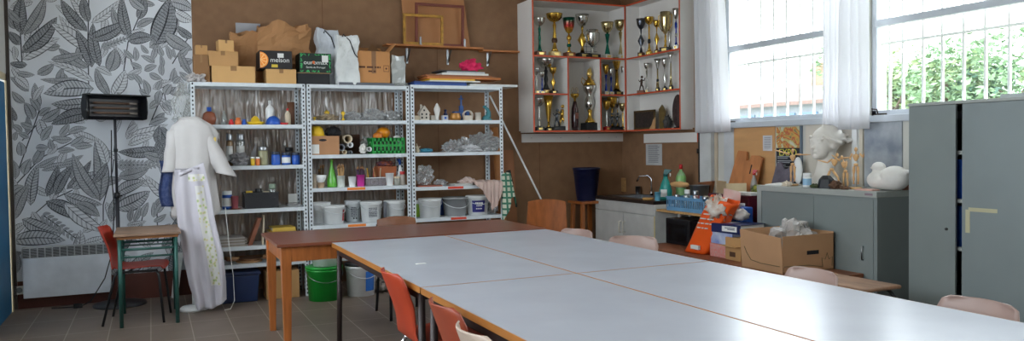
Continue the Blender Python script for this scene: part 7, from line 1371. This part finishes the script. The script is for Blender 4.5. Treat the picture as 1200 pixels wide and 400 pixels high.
# printed apron / sheet hanging in front
t = T('printed_apron', 'long white cloth with a green and yellow strip hanging over the lab coat', 'cloth', (mx_, my_-.17, 0))
def apr(u, v):
    # u across, v down
    xl = [(-.13, 1.30), (-.135, 1.1), (-.12, .8), (-.08, .5), (-.04, .25), (.02, .03)]; xr = [(.10, 1.30), (.14, 1.1), (.18, .8), (.24, .5), (.26, .25), (.26, .02)]
    n = 5; i = min(int(v*n), n-1); f = v*n-i; L1 = xl[i][0]*(1-f)+xl[i+1][0]*f; R1 = xr[i][0]*(1-f)+xr[i+1][0]*f; z = xl[i][1]*(1-f)+xl[i+1][1]*f
    fl = sin(u*17+v*3)*.022*(.4+v*.8)+.02*noise.noise(Vector((u*5, v*4, 2)))
    return (L1+(R1-L1)*u, -abs(.0)+fl-.02*v, max(.012, z-(.10*(1-u) if v < .05 else 0)+(.16*(u-.6) if v > .9 and u > .6 else 0)*(v-.9)*10))
build('cloth_body', G().grid(apr, 60, 60), APR, t, solid=.003)
def off(u, v, d=.008): p = apr(u, v); return (p[0], p[1]-d, p[2])
PAT = bpy.data.materials.new('green_yellow_pattern'); PAT.use_nodes = True; N_ = PAT.node_tree.nodes; L_ = PAT.node_tree.links; b_ = N_['Principled BSDF']; b_.inputs['Roughness'].default_value = .85; tcx = N_.new('ShaderNodeTexCoord'); vz = N_.new('ShaderNodeTexVoronoi'); vz.inputs['Scale'].default_value = 30; L_.new(tcx.outputs['Object'], vz.inputs[0]); rr = N_.new('ShaderNodeValToRGB'); L_.new(vz.outputs[0], rr.inputs[0]); L_.new(rr.outputs[0], b_.inputs['Base Color'])
rr.color_ramp.elements[0].color = lin((130, 176, 130)); rr.color_ramp.elements[1].position = .6; rr.color_ramp.elements[1].color = lin((226, 224, 222))
for pz, c in ((.2, (166, 200, 150)), (.32, (222, 206, 150)), (.45, (220, 222, 214))): e_ = rr.color_ramp.elements.new(pz); e_.color = lin(c)
build('pattern_strip', G().grid(lambda u, v: off(.58+.26*u, .20+.62*v), 14, 36), PAT, t); build('pattern_strip', G().grid(lambda u, v: off(.42+.5*u, .10+.06*v), 14, 6), PAT, t)
def bc(u, v): return ((u-.5)*.13+.012*sin(v*7), .02*sin(u*9), -.40*v)
S('blue_checked_cloth', 'dark blue checked cloth hanging from the stand behind the apron', 'cloth', G().grid(bc, 12, 16), mat('blue_check', (36, 56, 104), .9, col2=(80, 92, 130), scale=40), (.13, 7.42, 1.32), solid=.004)
S('string', 'thin white string hanging to the floor beside the printed cloth', 'string', G().tube([(0, 0, .9), (.02, -.01, .6), (.05, -.02, .3), (.055, -.02, .08), (.02, -.04, .012), (-.03, -.05, .01)], .0025, 5), PAPER, (mx_+.27, my_-.16, 0))
blob('plastic_bag', 'clear crumpled plastic bag hanging at the top left corner post of the left rack', 'bag', .27, 7.70, 1.66, .17, .12, .36, film('faint_bag', (190, 188, 182), .06, .22, .3), 171, .5)
S('paper_strip', 'white printed leaflet leaning on the mural wall behind the small desk', 'leaflet', G().hexa([(-.03, 0, 0), (.03, 0, 0), (.03, .002, 0), (-.03, .002, 0), (.02, .08, .42), (.09, .08, .42), (.09, .082, .42), (.02, .08, .42)]), PAPER, (.17, 8.12, .0))
